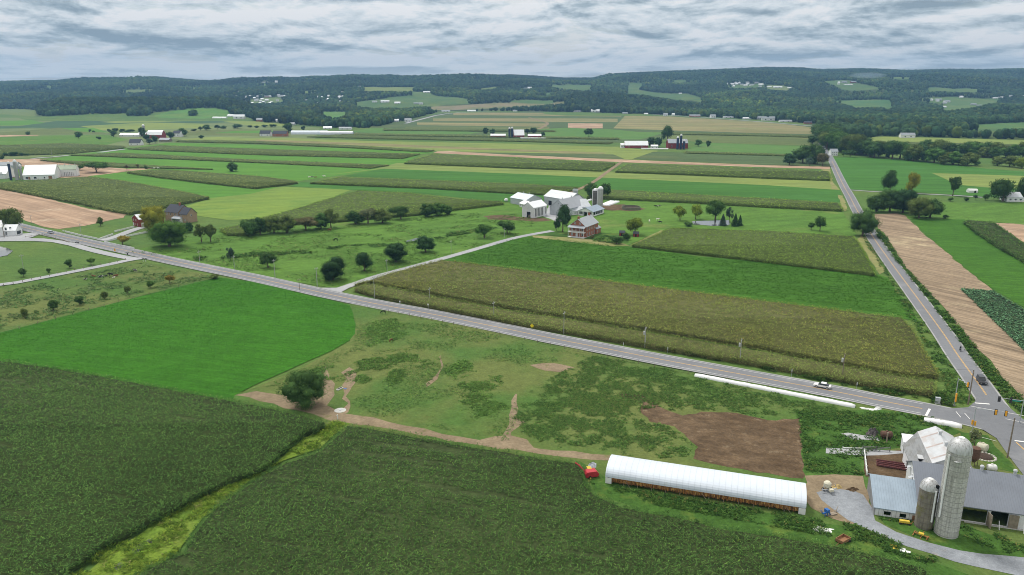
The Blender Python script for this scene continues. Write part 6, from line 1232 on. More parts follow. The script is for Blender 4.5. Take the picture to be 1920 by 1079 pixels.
# left white farm
for px_, yb_, w_, top_, dm_, ml, lab in ((21, 338, 4.4, 307, 3.2, BLUES, 'dark blue silo of the white farm at the left edge'), (33, 337.5, 6.6, 304, 3.6, CONCS, 'tall grey concrete silo of the white farm at the left edge'), (41, 337, 4.2, 312, 3.0, CONCS, 'shorter grey silo of the white farm at the left edge')):
    d_ = un(px_, yb_)[1] * cT + CAMH * sT; silo('silo', lab, px_, yb_, w_ * d_ / F, hgt(px_, yb_, top_), dm_ * .6, ml, WDOME, bands=4, hoop=ml, seg=20)
simple('barn', 'big white barn with white roof behind the three left silos', 'barn', 44, 338, 26, 22, 4.5, 12.5, WHITEP, TINW, R(15), ops=[('F', 2, 4, 1, 2.6, 'hole'), ('F', 4.2, 5.8, .3, 2.8, 'door'), ('F', 9, 11, 1, 2.6, 'hole'), ('F', 17, 18.2, 1, 2.4, 'hole'), ('F', 21, 24, .3, 3, 'door')])
simple('barn', 'white barn partly cut by the left picture edge', 'barn', -22, 336, 16, 20, 4.5, 10.5, WHITEP, TINW, R(8), ops=[('F', 10, 13, 4, 6, 'hole')])
simple('shed', 'white sheds with a mansard roof right of the big left barn', 'barn', 71, 332, 12, 12, 3.2, 7.5, WHITEP, TINW, R(10), gam=True)
building('barn', 'white barn with faded green roof at the left', 'barn', (102, 332), L=19.5, rot=R(14), prof=prof_gable(9.6, 6.8, 10.4), wall=WHITEP, roof=GREENR, ov=.3, vents=(.2, .45, .7, .92), ops=[('F', 5, 6.2, .2, 2.6, 'door')] + [('F', 9 + 1.5 * i, 9.4 + 1.5 * i, .8, 4.2, 'vent') for i in range(6)] + [('L', 3, 6, .1, 3, 'bigdoor')] + [('L', 3 + 1.3 * i, 3.4 + 1.3 * i, 5, 6.6, 'vent') for i in range(3)])
simple('shed', 'grey roofed shed at the very left behind the blue silo', 'shed', -10, 318, 22, 10, 4, 7, GREYW, TING, R(4))
# red barn farm
simple('barn', 'red gambrel barn with white roof among dark trees', 'barn', 276, 260, 25, 15, 6, 13, REDB, TINW, R(-3), gam=True, ops=[('F', 3, 5, 2, 4, 'window')])
simple('shed', 'low white roofed red shed left of the red gambrel barn', 'shed', 258, 256, 14, 9, 3.5, 6, REDB, TINW, 0)
simple('house', 'small white house with dark roof right of the red gambrel barn', 'house', 324, 257, 13, 11, 6, 10, WHITEP, DKROOF, R(-10))
simple('house', 'low dark roofed house with white front below the red barn farm', 'house', 242, 273, 16, 12, 3.6, 8.5, WHITEP, DKROOF, R(3))
simple('greenhouse', 'long low white greenhouse left of the red barn farm', 'greenhouse', 224, 256.5, 34, 10, 3, 5.5, WHITEP, TINW, R(-2))
simple('shed', 'weathered open sheds in front of the red gambrel barn', 'shed', 298, 266, 17, 9, 3, 5.5, OLDW, TING, R(-8))
d_ = un(270, 250)[1]; silo('silo', 'white domed silo showing above the trees of the red barn farm', 270, 249, 5.0, hgt(270, 249, 236), 2.4, CONCS, WDOME, seg=16)
# plateau farm and blue silo farm
simple('shed', 'low red shed with white roof left of the plateau blue silos', 'shed', 920, 258, 25, 10, 3.0, 5.5, REDB, TINW, 0); simple('barn', 'white roofed red barn right of the plateau blue silos', 'barn', 964, 259, 17, 16, 4.5, 13, REDB, TINW, R(6))
simple('shed', 'low red shed with white roof right of the plateau farm', 'shed', 990, 259, 22, 10, 3.5, 6, REDB, TINW, 0); simple('silage_bags', 'white silage covers at the right end of the plateau farm', 'silage', 976, 260.2, 42, 5, .8, 1.2, WHITEP, WHITEP, 0, ops=[])
for px_, w_, top_, lab in ((955.3, 4.0, 241.5, 'left dark blue silo of the plateau farm'), (960.2, 4.4, 241, 'right dark blue silo of the plateau farm')):
    d_ = un(px_, 258.5)[1] * cT; silo('silo', lab, px_, 258.5, w_ * d_ / F, hgt(px_, 258.5, top_), 2.6, BLUES, WDOME, seg=16)
simple('barn', 'red barn with grey roof behind the tall blue silos', 'barn', 1253, 279, 27, 17, 7.5, 12.5, REDB, TING, 0)
simple('barn', 'long red barn with white roof left of the blue silo farm', 'barn', 1172, 278.3, 32, 12, 4.2, 9.5, REDB, TINW, R(-1)); simple('shed', 'red shed with white roof beside the long red barn', 'shed', 1193, 277.5, 14, 12, 5, 8, REDB, TINW, R(-4))
simple('shed', 'small white shed at the left end of the long red barn', 'shed', 1164, 278, 6, 7, 4.5, 6.5, WHITEP, TINW, 0); simple('shed', 'small white shed between the two red barns', 'shed', 1221, 278.5, 9.5, 6, 3, 4.6, WHITEP, TINW, 0)
simple('silage_bags', 'long white silage bags in front of the blue silo farm', 'silage', 1203, 280.2, 36, 4, 1, 1.4, WHITEP, WHITEP, R(-3), ops=[])
for px_, w_, top_, lab in ((1270, 4.8, 259, 'left dark blue silo of the blue silo farm'), (1276, 4.4, 254.5, 'tallest dark blue silo of the blue silo farm'), (1282, 4.4, 265, 'short dark blue silo of the blue silo farm')):
    d_ = un(px_, 280.5)[1] * cT; silo('silo', lab, px_, 280.5, w_ * d_ / F, hgt(px_, 280.5, top_), 2.2, BLUES, WDOME, seg=16)
# long greenhouses
def arch(lab, px, py, Lm, Wm, h, rot=0.0, m_=None, name='greenhouse'):
    x, y = un(px, py); r = empty(name, (x, y, 0), rot); tag(r, lab, 'greenhouse'); mb = MB().use(m_ or COVER)
    a = [(Wm / 2 - Wm / 2 * math.cos(t_), h * math.sin(t_)) for t_ in np.linspace(0, math.pi, 11)]
    mb.prism([(p, q) for p, q in a], 0, Lm, axis='x'); mb.build('cover', r); return r
arch('left part of the long white greenhouse range', 545, 252.5, 65, 14, 6.5, R(-1)); arch('right grey part of the long white greenhouse range', 600, 253, 58, 13, 6, R(-2), TIN)
simple('house', 'dark roofed white house left of the long greenhouses', 'house', 487, 256, 18, 12, 4.5, 9.5, WHITEP, DKROOF, 0); simple('house', 'red brick house with dark roof left of the long greenhouses', 'house', 511, 256.5, 24, 12, 5, 9.5, BRICK, DKROOF, 0)
# far village houses and barns: (px, foot, width px, wall, roof, words)
VL_ = [(412, 222, 28, 'w', 'w', 'long low white building beside the green hill pasture', 4), (448, 223, 21, 'w', 'w', 'big white barn with a broad white roof beside the hill pasture', 11), (432, 219, 12, 'w', 'w', 'small white building left of the big white hill barn', 6),
 (486, 228, 11, 'b', 'g', 'brick coloured house at the edge of the yellow field', 8), (504, 227, 6, 'w', 'g', 'narrow white gabled house left of the domed barn', 11), (523, 229, 12, 'w', 'w', 'pale domed barn at the edge of the yellow field', 8),
 (548, 235, 8, 'g', 'g', 'grey house above the long greenhouses', 6), (614, 242, 16, 'w', 'w', 'low white shed with a silo above the greenhouses', 5), (647, 243, 24, 'w', 'g', 'white roofed shed by the road right of the greenhouses', 5), (680, 225.5, 12, 'w', 'w', 'white house half hidden right of the hidden meadow', 6), (693, 230, 6, 'w', 'w', 'small white house at the wood edge before the plateau', 6),
 (744, 229, 8, 'g', 'w', 'grey white house left at the foot of the plateau', 7), (765, 229, 13, 'w', 'g', 'white gabled house at the foot of the plateau', 9), (758, 210, 13, 'g', 'g', 'grey roofed house left on the village road', 5), (786, 211, 12, 'u', 'g', 'bluish house on the village road', 6), (806, 210, 15, 'w', 'g', 'white fronted houses on the village road', 4), (836, 210.5, 16, 'w', 'g', 'white house with grey roof left of the plateau corner', 7), (884, 209, 16, 'w', 'w', 'white garages at the far edge of the plateau', 5), (966, 209, 8, 'w', 'g', 'white little house among trees at the plateau edge', 5),
 (702, 192, 9, 'w', 'g', 'white house at the left end of the hillside farm', 6), (722, 192.5, 16, 'w', 'w', 'big white barn of the hillside farm', 9), (745, 195, 11, 'w', 'w', 'white barn right of the hillside farm', 8), (716, 192, 6, 'r', 'g', 'red building of the hillside farm', 6), (780, 195, 9, 'g', 'g', 'grey house right of the hillside farm', 5), (789, 196, 7, 'w', 'g', 'second house right of the hillside farm', 7), (800, 174, 13, 'w', 'w', 'low white building at the upper hillside clearing', 6),
 (1116, 210.5, 16, 'w', 'w', 'white house at the village road beside the big trees', 9), (1082, 210, 14, 'g', 'g', 'grey houses at the left of the village road', 4), (1172, 213.5, 10, 'g', 'g', 'grey low house between the village trees', 4), (1212, 214.5, 7, 'w', 'w', 'tiny white sheds left of the village house', 4), (1248, 217.5, 8, 'w', 'g', 'white narrow village house', 8), (1263, 217, 5, 'w', 'w', 'white gable right of the narrow village house', 7), (1303, 219, 20, 'b', 'g', 'brown brick village bungalow', 6), (1338, 221, 10, 'w', 'g', 'white village house with two gables', 9), (1366, 221.5, 19, 'w', 'g', 'long white village bungalow', 5), (1402, 224, 16, 'g', 'w', 'grey village shed with pale roof', 5), (1424, 224, 9, 'g', 'g', 'grey village house with steep roof', 8), (1440, 226, 24, 'w', 'g', 'large white farmhouse group in the village', 10), (1474, 229, 24, 'w', 'g', 'long low white village bungalow near the bend', 5), (1515, 232.5, 14, 'b', 'd', 'dark bungalow at the bend of the straight road', 6),
 (1276, 176.5, 5, 'w', 'w', 'tiny white hut on the middle hill field', 5), (1373, 158.5, 8, 'w', 'g', 'white house left in the hilltop settlement', 7), (1384, 158, 6, 'g', 'g', 'grey house in the hilltop settlement', 7), (1393, 160, 8, 'w', 'g', 'pale house in the hilltop settlement', 7), (1402, 157, 7, 'g', 'g', 'highest house in the hilltop settlement', 9), (1410, 161, 8, 'w', 'g', 'front house in the hilltop settlement', 7), (1419, 157, 7, 'g', 'g', 'greyish roofed house in the hilltop settlement', 8), (1427, 160, 9, 'w', 'w', 'white house right in the hilltop settlement', 7),
 (1458, 165, 16, 'w', 'w', 'long white barn right of the hilltop settlement', 6), (1443, 163.5, 8, 'w', 'w', 'white sheds at the hilltop farm', 4), (1480, 165.5, 7, 'w', 'w', 'last white shed on the hilltop lane', 4), (1428, 193.5, 6, 'w', 'w', 'small white roof alone in the middle woods', 4),
 (1551, 135, 11, 'w', 'g', 'pale buildings on the right skyline', 6), (1521, 150.5, 6, 'w', 'w', 'white speck house on the wooded hill', 5), (1573, 158.5, 4, 'w', 'w', 'small white silo like shed of the smoky hill farm', 12), (1584, 156, 10, 'g', 'g', 'grey buildings of the smoky hill farm', 9), (1600, 156, 10, 'r', 'g', 'dark barn of the smoky hill farm', 9), (1592, 159.5, 16, 'w', 'w', 'long white shed of the smoky hill farm', 4),
 (1646, 217.5, 8, 'u', 'w', 'pale green white house in the right woods', 8), (1655, 213.5, 14, 'w', 'w', 'white shed in the right woods', 7), (1700, 219, 8, 'w', 'w', 'low white shed left of the red wood barn', 4), (1718, 219.5, 10, 'r', 'r', 'red barn in a wood clearing', 9), (1728, 218, 7, 'w', 'w', 'white shed right of the red wood barn', 5), (1743, 220, 8, 'w', 'w', 'white roof at the edge of the dark wood', 6), (1731, 240.5, 24, 'w', 'w', 'long white angled roof in the woods', 4), (1702, 258.5, 26, 'w', 'g', 'grey white farm shed at the yellow field', 8), (1693, 257.5, 8, 'w', 'w', 'small white shed left of the farm shed at the yellow field', 4),
 (1760, 188, 11, 'g', 'g', 'grey houses left on the right hillside meadow', 6), (1777, 192, 12, 'w', 'g', 'pale house on the right hillside meadow', 8), (1826, 197, 10, 'g', 'g', 'grey house low on the right hillside meadow', 6), (1838, 199, 8, 'g', 'g', 'second grey house low on the right hillside meadow', 5), (1877, 184, 9, 'w', 'w', 'white sheds right of the orchard rows', 5), (1892, 182, 10, 'w', 'g', 'white house right of the orchard rows', 7), (1916, 182, 10, 'w', 'w', 'white building at the right edge below the hills', 6), (1866, 185, 8, 'w', 'w', 'low white shed at the orchard rows', 4),
 (985, 168, 6, 'w', 'g', 'white house left on the wooded middle hill', 7), (993, 168, 8, 'w', 'w', 'large white hill house with a spire like chimney', 11), (1064, 155, 6, 'r', 'g', 'small red roofed hill house', 6), (1102, 145, 7, 'g', 'g', 'grey roof on the skyline meadow', 6),
 (414, 177, 10, 'w', 'w', 'white house in the left hill village, lower left', 6), (440, 178, 6, 'w', 'g', 'white gable in the left hill village', 7), (449, 174, 6, 'w', 'g', 'white house under yellowish trees in the left village', 7), (459, 165, 4, 'w', 'w', 'tiny white house high in the left village', 6), (444, 182, 5, 'g', 'g', 'grey house in the left hill village', 6), (470, 194, 10, 'w', 'w', 'white roofs at the left end of the village yard', 5), (480, 190, 7, 'w', 'g', 'white gabled house of the village yard', 7), (491, 187, 5, 'w', 'w', 'small white shed of the village yard', 5), (484, 183, 6, 'g', 'g', 'grey house above the village yard', 6), (500, 183, 8, 'b', 'g', 'tan house above the village meadow', 7), (494, 195, 9, 'w', 'g', 'white low house of the village yard', 5), (506, 194, 7, 'g', 'w', 'pale roof near the village meadow', 5), (512, 197.5, 6, 'w', 'w', 'white house at the wood edge under the village', 6), (520, 190, 5, 'w', 'g', 'last white house of the village yard', 6), (575, 190, 7, 'w', 'g', 'white house in the middle woods', 6), (595, 189, 5, 'g', 'g', 'grey house in the middle woods', 6), (541, 195, 6, 'g', 'g', 'grey house between the middle trees', 6), (636, 182, 4, 'w', 'w', 'tiny white house left in the hill woods', 5), (642, 182, 3, 'w', 'w', 'tinier white house in the hill woods', 5), (641, 174, 7, 'w', 'w', 'white roofs in the hill woods', 4), (662, 168, 7, 'g', 'g', 'grey house at the hill clearing', 6), (674, 165, 5, 'w', 'g', 'white house by the hill clearing', 8), (662, 188, 6, 'w', 'g', 'white house over the hillside farm', 6),
 (505, 155.5, 8, 'w', 'w', 'white building on the left skyline', 5), (518, 156, 5, 'w', 'w', 'tower like white house on the left skyline', 12), (494, 155.5, 7, 'g', 'g', 'grey house on the left skyline', 5), (575, 154.5, 10, 'g', 'w', 'pale low building on the skyline', 4), (376, 161, 4, 'w', 'w', 'small white house on the left wooded hill', 5), (387, 157, 3, 'w', 'w', 'white slit house near the skyline notch', 9)]
WM = {'w': WHITEP, 'g': GREYW, 'r': REDB, 'b': BRICK, 'u': smat('bluish boards', (.35, .45, .5), .7, .2), 'd': DKROOF}; RM = {'w': TINW, 'g': TING, 'r': smat('dark red roof', (.2, .06, .05), .8), 'd': DKROOF}
for i_, (px_, py_, wp_, wl, rf, lab, hm) in enumerate(VL_):
    q = cast(px_ - wp_ / 2, py_ + .4)
    if q is None: continue
    d = q[1] * cT; Lm = wp_ * d / F; hm = hm * (1.0 if d < 3000 else 1.15); HOUSE_CLEAR.append((q[0] + Lm / 2, q[1], Lm * .5 + 5))
    building('barn' if ' barn' in lab or ' shed' in lab else 'house', lab, 'barn' if ' barn' in lab else 'shed' if 'shed' in lab else 'house', None, pos=(q[0], q[1]), L=Lm, rot=R((i_ * 37) % 24 - 12), prof=prof_gable(min(Lm, 10) * .9, hm * .55, hm), wall=WM[wl], roof=RM[rf], ov=.3, z0=q[2], ops=[('F', Lm * .25, Lm * .25 + Lm * .1, hm * .15, hm * .4, 'window'), ('F', Lm * .65, Lm * .65 + Lm * .1, hm * .15, hm * .4, 'window')])

VH_ = [((405, 540, 172, 199), 26, 'one of the small pale houses scattered through the left hill village', 'scattered houses of the left hill village'), ((560, 668, 176, 196), 12, 'one of the small pale houses half hidden in the middle hill woods', 'scattered houses of the middle hill woods'),
  ((1352, 1440, 155, 165), 14, 'one of the small pale houses crowded in the hilltop settlement', 'crowded houses of the hilltop settlement'), ((1090, 1500, 207, 212), 10, 'one of the small pale village houses between the trees behind the plateau', 'houses between the village trees'), ((1735, 1900, 184, 206), 9, 'one of the small pale houses on the right hillside', 'scattered houses of the right hillside')]
rv = random.Random(21)
for (x0, x1, y0, y1), n_, lab, grp in VH_:
    for i in range(n_):
        q = cast(rv.uniform(x0, x1), rv.uniform(y0, y1))
        if q is None: continue
        L_ = rv.uniform(9, 15); h_ = rv.uniform(6.5, 9); HOUSE_CLEAR.append((q[0] + L_ / 2, q[1], L_ * .5 + 4)); w_ = rv.choice((WHITEP, WHITEP, GREYW, WM['w'])); r_ = rv.choice((TINW, TING, TIN))
        building('house', lab, 'house', None, pos=(q[0], q[1]), L=L_, rot=R(rv.uniform(-35, 35)), prof=prof_gable(8, h_ * .6, h_), wall=w_, roof=r_, ov=.3, z0=q[2], group=grp)
# ------------------------------------------------------------------ vehicles
TYRE = smat('tyre rubber', (.03, .03, .03), .9, .2); RIM = smat('wheel metal', (.45, .46, .48), .4, .5, metal=.4); CHROME = smat('bright trim', (.6, .61, .62), .3, .6, metal=.5)
CGLASS, _t, _b = newmat('car glass', .08, .6); _b.inputs['Base Color'].default_value = (.02, .025, .03, 1)
def paint(n, c):
    m, t, b = newmat(n, .3, .5); P = opos(t)
    t.links.new(mixc(t, 1.0, c, ramp(t, nnoise(t, P, 3, 3), [(.3, g(.93)), (.7, g(1.05))]), 'MULTIPLY'), b.inputs['Base Color']); b.inputs['Coat Weight'].default_value = .4; return m
def make_car(label, px, py, pnt, L=4.7, W=1.82, H=1.45, suv=False, rev=False, road=None, z=GZ, group=None):
    x, y = un(px, py); C_ = road; k = int(np.argmin(((C_ - np.array([x, y])) ** 2).sum(1))); k = min(max(k, 1), len(C_) - 2)
    a = math.atan2(*(C_[k + 1] - C_[k - 1])[::-1]) + (math.pi if rev else 0)
    r = empty('car', (x, y, z), a); tag(r, label, 'car', group); h = L / 2
    if suv: body = [(-h, .45), (-h, .95), (-h + .08, 1.0), (h * .42, 1.05), (h - .1, .98), (h, .8), (h, .42)]; cab = [(-h + .1, 1.0), (-h + .3, H), (h * .12, H), (h * .40, 1.04)]
    else: body = [(-h, .42), (-h, .82), (-h + .15, .9), (h * .45, .92), (h - .15, .72), (h, .6), (h, .38)]; cab = [(-h * .80, .9), (-h * .46, H), (h * .12, H), (h * .46, .91)]
    mb = MB().use(pnt); m_ = W / 2
    def sweep(mb, pf, w0, w1):
        n = len(pf); b_ = len(mb.v)
        for s_, ww in ((-1, w0), (1, w1)):
            for i, (u, z_) in enumerate(pf): mb.v.append((u, s_ * ww * (1 if z_ < 1.1 else .82), z_))
        mb.f.append(tuple(range(b_, b_ + n))[::-1]); mb.m.append(mb.cur); mb.f.append(tuple(range(b_ + n, b_ + 2 * n))); mb.m.append(mb.cur)
        for i in range(n):
            j = (i + 1) % n; mb.f.append((b_ + i, b_ + j, b_ + n + j, b_ + n + i)); mb.m.append(mb.cur)
    sweep(mb, body, m_, m_)
    rf = [(cab[1][0] - .05, H - .04), (cab[1][0], H + .02), (cab[2][0], H + .02), (cab[2][0] + .05, H - .04)]; sweep(mb, rf, m_, m_)
    bo = mb.build('body', r); gl = MB().use(CGLASS); sweep(gl, [cab[0], (cab[1][0], H - .03), (cab[2][0], H - .03), cab[3]], m_ - .06, m_ - .06); gl.build('windows', r)
    for sx in (-1, 1):
        for sy in (-1, 1):
            wx = sx * h * .62; w_ = MB().use(TYRE); b0 = (wx, sy * (m_ - .2), .33); b1 = (wx, sy * (m_ + .03), .33); w_.bar(b0, b1, .33, 16)
            wo = w_.build('wheel', r); MB().use(RIM).bar((wx, sy * (m_ + .01), .33), (wx, sy * (m_ + .05), .33), .2, 12).build('rim', wo)
    for sy in (-1, 1):
        MB().use(CHROME).box(h - .04, h + .02, sy * (m_ - .35) - .18, sy * (m_ - .35) + .18, .55, .7).build('headlight', r)
        MB().use(smat('tail lamp', (.35, .02, .02), .3)).box(-h - .02, -h + .03, sy * (m_ - .3) - .16, sy * (m_ - .3) + .16, .68, .82).build('tail_light', r)
    MB().use(CHROME).box(-h - .02, -h + .02, -.25, .25, .6 if suv else .5, .72 if suv else .62).build('licence_plate', r)
    return r
WC = paint('white car paint', (.78, .78, .78)); SC = paint('silver car paint', (.5, .54, .6)); BC = paint('black car paint', (.02, .022, .028))
make_car('white sedan driving on the main road above the long white silage bag', 1541, 728.5, WC, road=mainC, rev=True)
make_car('silver car on the left part of the main road', 95, 438.5, SC, road=mainC, rev=True, L=4.9)
make_car('black off-road car waiting on the straight road near the crossroads', 1839.5, 719.5, BC, L=4.8, W=1.9, H=1.85, suv=True, road=sideC, rev=False)
make_car('small white van far away at the top of the straight road', 1531, 243.5, WC, L=5.5, W=2, H=2.0, suv=True, road=sideC)
# motorcycle and rider
SKIN = smat('skin', (.5, .33, .25), .6); JACK = smat('dark jacket', (.03, .035, .045), .7, var=.2); HELM = smat('dark helmet', (.03, .03, .035), .25, .5)
def skin_obj(name, joints, edges, radii, mat, parent=None, sub=1):
    me = bpy.data.meshes.new(name); me.from_pydata(joints, edges, []); o = bpy.data.objects.new(name, me); link(o, parent); me.materials.append(mat)
    sk = o.modifiers.new('skin', 'SKIN'); me.skin_vertices.new() if not me.skin_vertices else None
    for i, r_ in enumerate(radii): me.skin_vertices[0].data[i].radius = (r_, r_) if not isinstance(r_, tuple) else r_
    me.skin_vertices[0].data[0].use_root = True
    ss = o.modifiers.new('sub', 'SUBSURF'); ss.levels = sub; ss.render_levels = sub; return o
mx, my = un(1800, 660); k_ = int(np.argmin(((sideC - np.array([mx, my])) ** 2).sum(1))); ma = math.atan2(*(sideC[k_ - 1] - sideC[k_ + 1])[::-1]) + math.pi
mo = empty('motorcycle', (mx, my, GZ), ma); tag(mo, 'dark motorcycle riding on the straight road beyond the black car', 'motorcycle')
for wx in (-.72, .75):
    wv = MB().use(TYRE)
    for i in range(16):
        a0, a1 = i * math.pi / 8, (i + 1) * math.pi / 8; wv.bar((wx + .31 * math.cos(a0), 0, .33 + .31 * math.sin(a0)), (wx + .31 * math.cos(a1), 0, .33 + .31 * math.sin(a1)), .06, 6, cap=False)
    wo = wv.build('wheel', mo); MB().use(RIM).bar((wx, -.05, .33), (wx, .05, .33), .12, 10).build('rim', wo)
MB().use(BC).blob((.15, 0, .78), (.35, .17, .17), .05, 2).blob((-.35, 0, .75), (.42, .15, .09), .05, 2).blob((.02, 0, .48), (.28, .2, .2), .08, 2).bar((.75, .08, .33), (.5, .08, .95), .03, 6).bar((.75, -.08, .33), (.5, -.08, .95), .03, 6).build('body', mo)
MB().use(CHROME).bar((.42, -.38, 1.02), (.5, 0, 1.0), .02, 6).bar((.42, .38, 1.02), (.5, 0, 1.0), .02, 6).build('handlebar', mo)
pj = [(-.25, 0, .88), (-.2, 0, 1.1), (-.08, 0, 1.38), (-.02, 0, 1.5), (.02, 0, 1.58), (-.06, .2, 1.38), (.1, .3, 1.16), (.38, .34, 1.06), (-.06, -.2, 1.38), (.1, -.3, 1.16), (.38, -.34, 1.06), (-.22, .12, .86), (.12, .22, .84), (.0, .24, .42), (.16, .25, .36), (-.22, -.12, .86), (.12, -.22, .84), (.0, -.24, .42), (.16, -.25, .36)]
pe = [(0, 1), (1, 2), (2, 3), (3, 4), (2, 5), (5, 6), (6, 7), (2, 8), (8, 9), (9, 10), (0, 11), (11, 12), (12, 13), (13, 14), (0, 15), (15, 16), (16, 17), (17, 18)]
prr = [.16, .15, .17, .07, .08, .08, .055, .04, .08, .055, .04, .11, .085, .06, .05, .11, .085, .06, .05]
per = skin_obj('person', pj, pe, prr, JACK); per.location = (mx, my, GZ); per.rotation_euler = (0, 0, ma); tag(per, 'rider in dark jacket and helmet sitting on the motorcycle', 'person')
MB().use(HELM).blob((.03, 0, 1.68), (.15, .13, .15), .02, 3).build('helmet', per, smooth=True)
# ------------------------------------------------------------------ poles, wires, signs, signals
POLEW = smat('pole wood', (.22, .18, .14), .9, var=.2, scale=2); POLEG = smat('grey pole', (.36, .37, .36), .8, var=.15, scale=2); GALV = smat('galvanised steel', (.42, .45, .48), .45, .5, metal=.3)
POLES = []
def upole(px, py, ytop, label, mat=POLEG, r_=.16, arm=True, trafo=False, group='utility poles'):
    x, y = un(px, py); h = hgt(px, py, ytop); o = empty('utility_pole', (x, y, 0)); tag(o, label, 'utility pole', group)
    o.rotation_euler = (0, 0, R(-25)); MB().use(mat).bar((0, 0, -.2), (0, 0, h), r_, 8, r_ * .7).build('pole', o)
    if arm: MB().use(mat).box(-.07, .07, -1.1, 1.1, h - .6, h - .45).build('crossarm', o); MB().use(CHROME).box(-.05, .05, -1.0, -.9, h - .45, h - .2).box(-.05, .05, .9, 1.0, h - .45, h - .2).box(-.05, .05, -.05, .05, h, h + .2).build('insulator', o)
    if trafo:
        MB().use(CHROME).lathe([(.001, h - 2.6), (.3, h - 2.6), (.3, h - 1.5), (.2, h - 1.35), (.001, h - 1.35)], 12, -.45, 0).build('transformer', o)
    POLES.append((px, x, y, h)); return o
for a in [(1209, 652.5, 614, 'pale pole with a transformer in the corn above the road, left of two', POLEG, .18, True, True), (1387, 680, 636, 'pole with a transformer in the corn, middle one above the road', POLEG, .14, True, True),
          (1578.5, 712, 664, 'dark pole with a transformer above the white sedan', POLEW, .16, True, True), (1057, 627.5, 585, 'thin pole between the corn and the road, near the picture centre', POLEG, .12), (926, 598, 566, 'thin pole in the corn right of the farm driveway', POLEG, .14),
          (806, 567, 540, 'thin pole right of the driveway mouth', POLEG, .12), (702.5, 560, 521, 'pole at the left corner of the browning corn', POLEG, .13), (562, 545, 523, 'pole on the near side of the road at the vivid green field', POLEW, .12),
          (595, 538, 502, 'pale pole left of the driveway mouth', POLEG, .15), (516, 522, 487, 'pale pole above the road left of the small dark tree', POLEG, .15), (726, 510, 487, 'pole beside the driveway', POLEG, .12), (846, 475, 451, 'pole beside the upper part of the driveway', POLEG, .12),
          (375, 495, 471, 'pole by the creek in the meadow', POLEG, .12), (440, 505, 480, 'pole beside the feathery tree', POLEG, .12), (153, 445, 420, 'pole on the lawn beside the white fence', POLEG, .13), (59, 419, 404, 'pole at the edge of the ploughed tan field', POLEG, .13), (8, 446, 421, 'brown pole in front of the white house at the left edge', POLEW, .2, False),
          (946, 446, 428, 'pole beside the dark tree at the end of the driveway', POLEG, .12), (98, 296, 280, 'pole beside the far lane at the left', POLEG, .2, False), (44, 505, 478, 'thin pole in the paddock at the left', POLEG, .12)]: upole(*a)
pc1 = upole(1815, 759, 694, 'brown wooden pole on the near corner of the crossroads', POLEW, .2); pc2 = upole(1888.5, 860, 784, 'leaning brown wooden pole at the grass corner by the old barn', POLEW, .2, False)
WIRE = smat('dark wire', (.05, .05, .05), .7); line = sorted([p for p in POLES if p[0] in (702.5, 806, 926, 1057, 1209, 1387, 1578.5, 1815)])
for (a_, b_), w_ in zip(zip(line[:-1], line[1:]), ('first', 'second', 'third', 'fourth', 'fifth', 'sixth', 'last')):
    mb = MB().use(WIRE); P0 = Vector((a_[1], a_[2], a_[3])); P1 = Vector((b_[1], b_[2], b_[3])); q = [P0.lerp(P1, i / 8) - Vector((0, 0, 1.1 * (1 - (i / 4 - 1) ** 2))) for i in range(9)]
    for i in range(8): mb.bar(q[i], q[i + 1], .02, 4, cap=False)
    tag(mb.build('power_line'), w_ + ' span of wire from the left along the upper side of the main road', 'wire', 'wires along the main road')
def post_sign(name, px, py, ytop, label, cat, pan, w=.6, h=.6, thick=.05, rot=-25, diamond=False, post=GALV):
    x, y = un(px, py); H = max(1.2, hgt(px, py, ytop)); o = empty(name, (x, y, 0), R(rot)); tag(o, label, cat); MB().use(post).box(-.04, .04, -.04, .04, 0, H).build('post', o)
    mb = MB().use(pan)
    if diamond: mb.face([(0, -.07, H - 2 * h), (h, -.07, H - h), (0, -.07, H), (-h, -.07, H - h)]).face([(0, -.045, H - 2 * h), (-h, -.045, H - h), (0, -.045, H), (h, -.045, H - h)])
    else: mb.box(-w / 2, w / 2, -.09, -.05, H - h, H)
    mb.build('panel', o); return o
SY = smat('yellow sign', (.75, .62, .02), .5); SW = smat('white sign', (.75, .76, .76), .5); SG = smat('green sign', (.03, .32, .24), .5); SO = smat('orange sign', (.8, .38, .03), .5); SK = smat('black sign back', (.05, .05, .05), .6)
post_sign('road_sign', 997.5, 619, 607, 'bright yellow warning sign beside the road in front of the corn', 'sign', SY, h=.8, diamond=True); post_sign('road_sign', 750, 573, 564.5, 'small white sign right of the farm driveway', 'sign', SW); post_sign('road_sign', 803, 581, 570, 'white triangular sign beside the corn strip', 'sign', SW)
for px_, b_, t_, w_ in ((1251.8, 662.5, 651, 'marker post in the verge below the left transformer pole'), (1483.7, 708, 692, 'marker post in the verge left of the white sedan'), (1605.7, 731, 717, 'marker post in the verge right of the white sedan'), (1169, 649, 643, 'short marker post left of the transformer poles')):
    post_sign('marker_post', px_, b_, t_, 'grey ' + w_, 'marker', SW, w=.18, h=.9)
post_sign('road_sign', 216, 474, 466, 'orange diamond sign beside the main road at the left', 'sign', SO, h=.9, diamond=True, post=SK); post_sign('road_sign', 240, 482, 474, 'back of a square sign between lane and main road', 'sign', SK, w=1.1, h=1.1); post_sign('road_sign', 119, 436, 431.5, 'white round sign at the left end of the white fence', 'sign', SW, w=.9, h=.9)
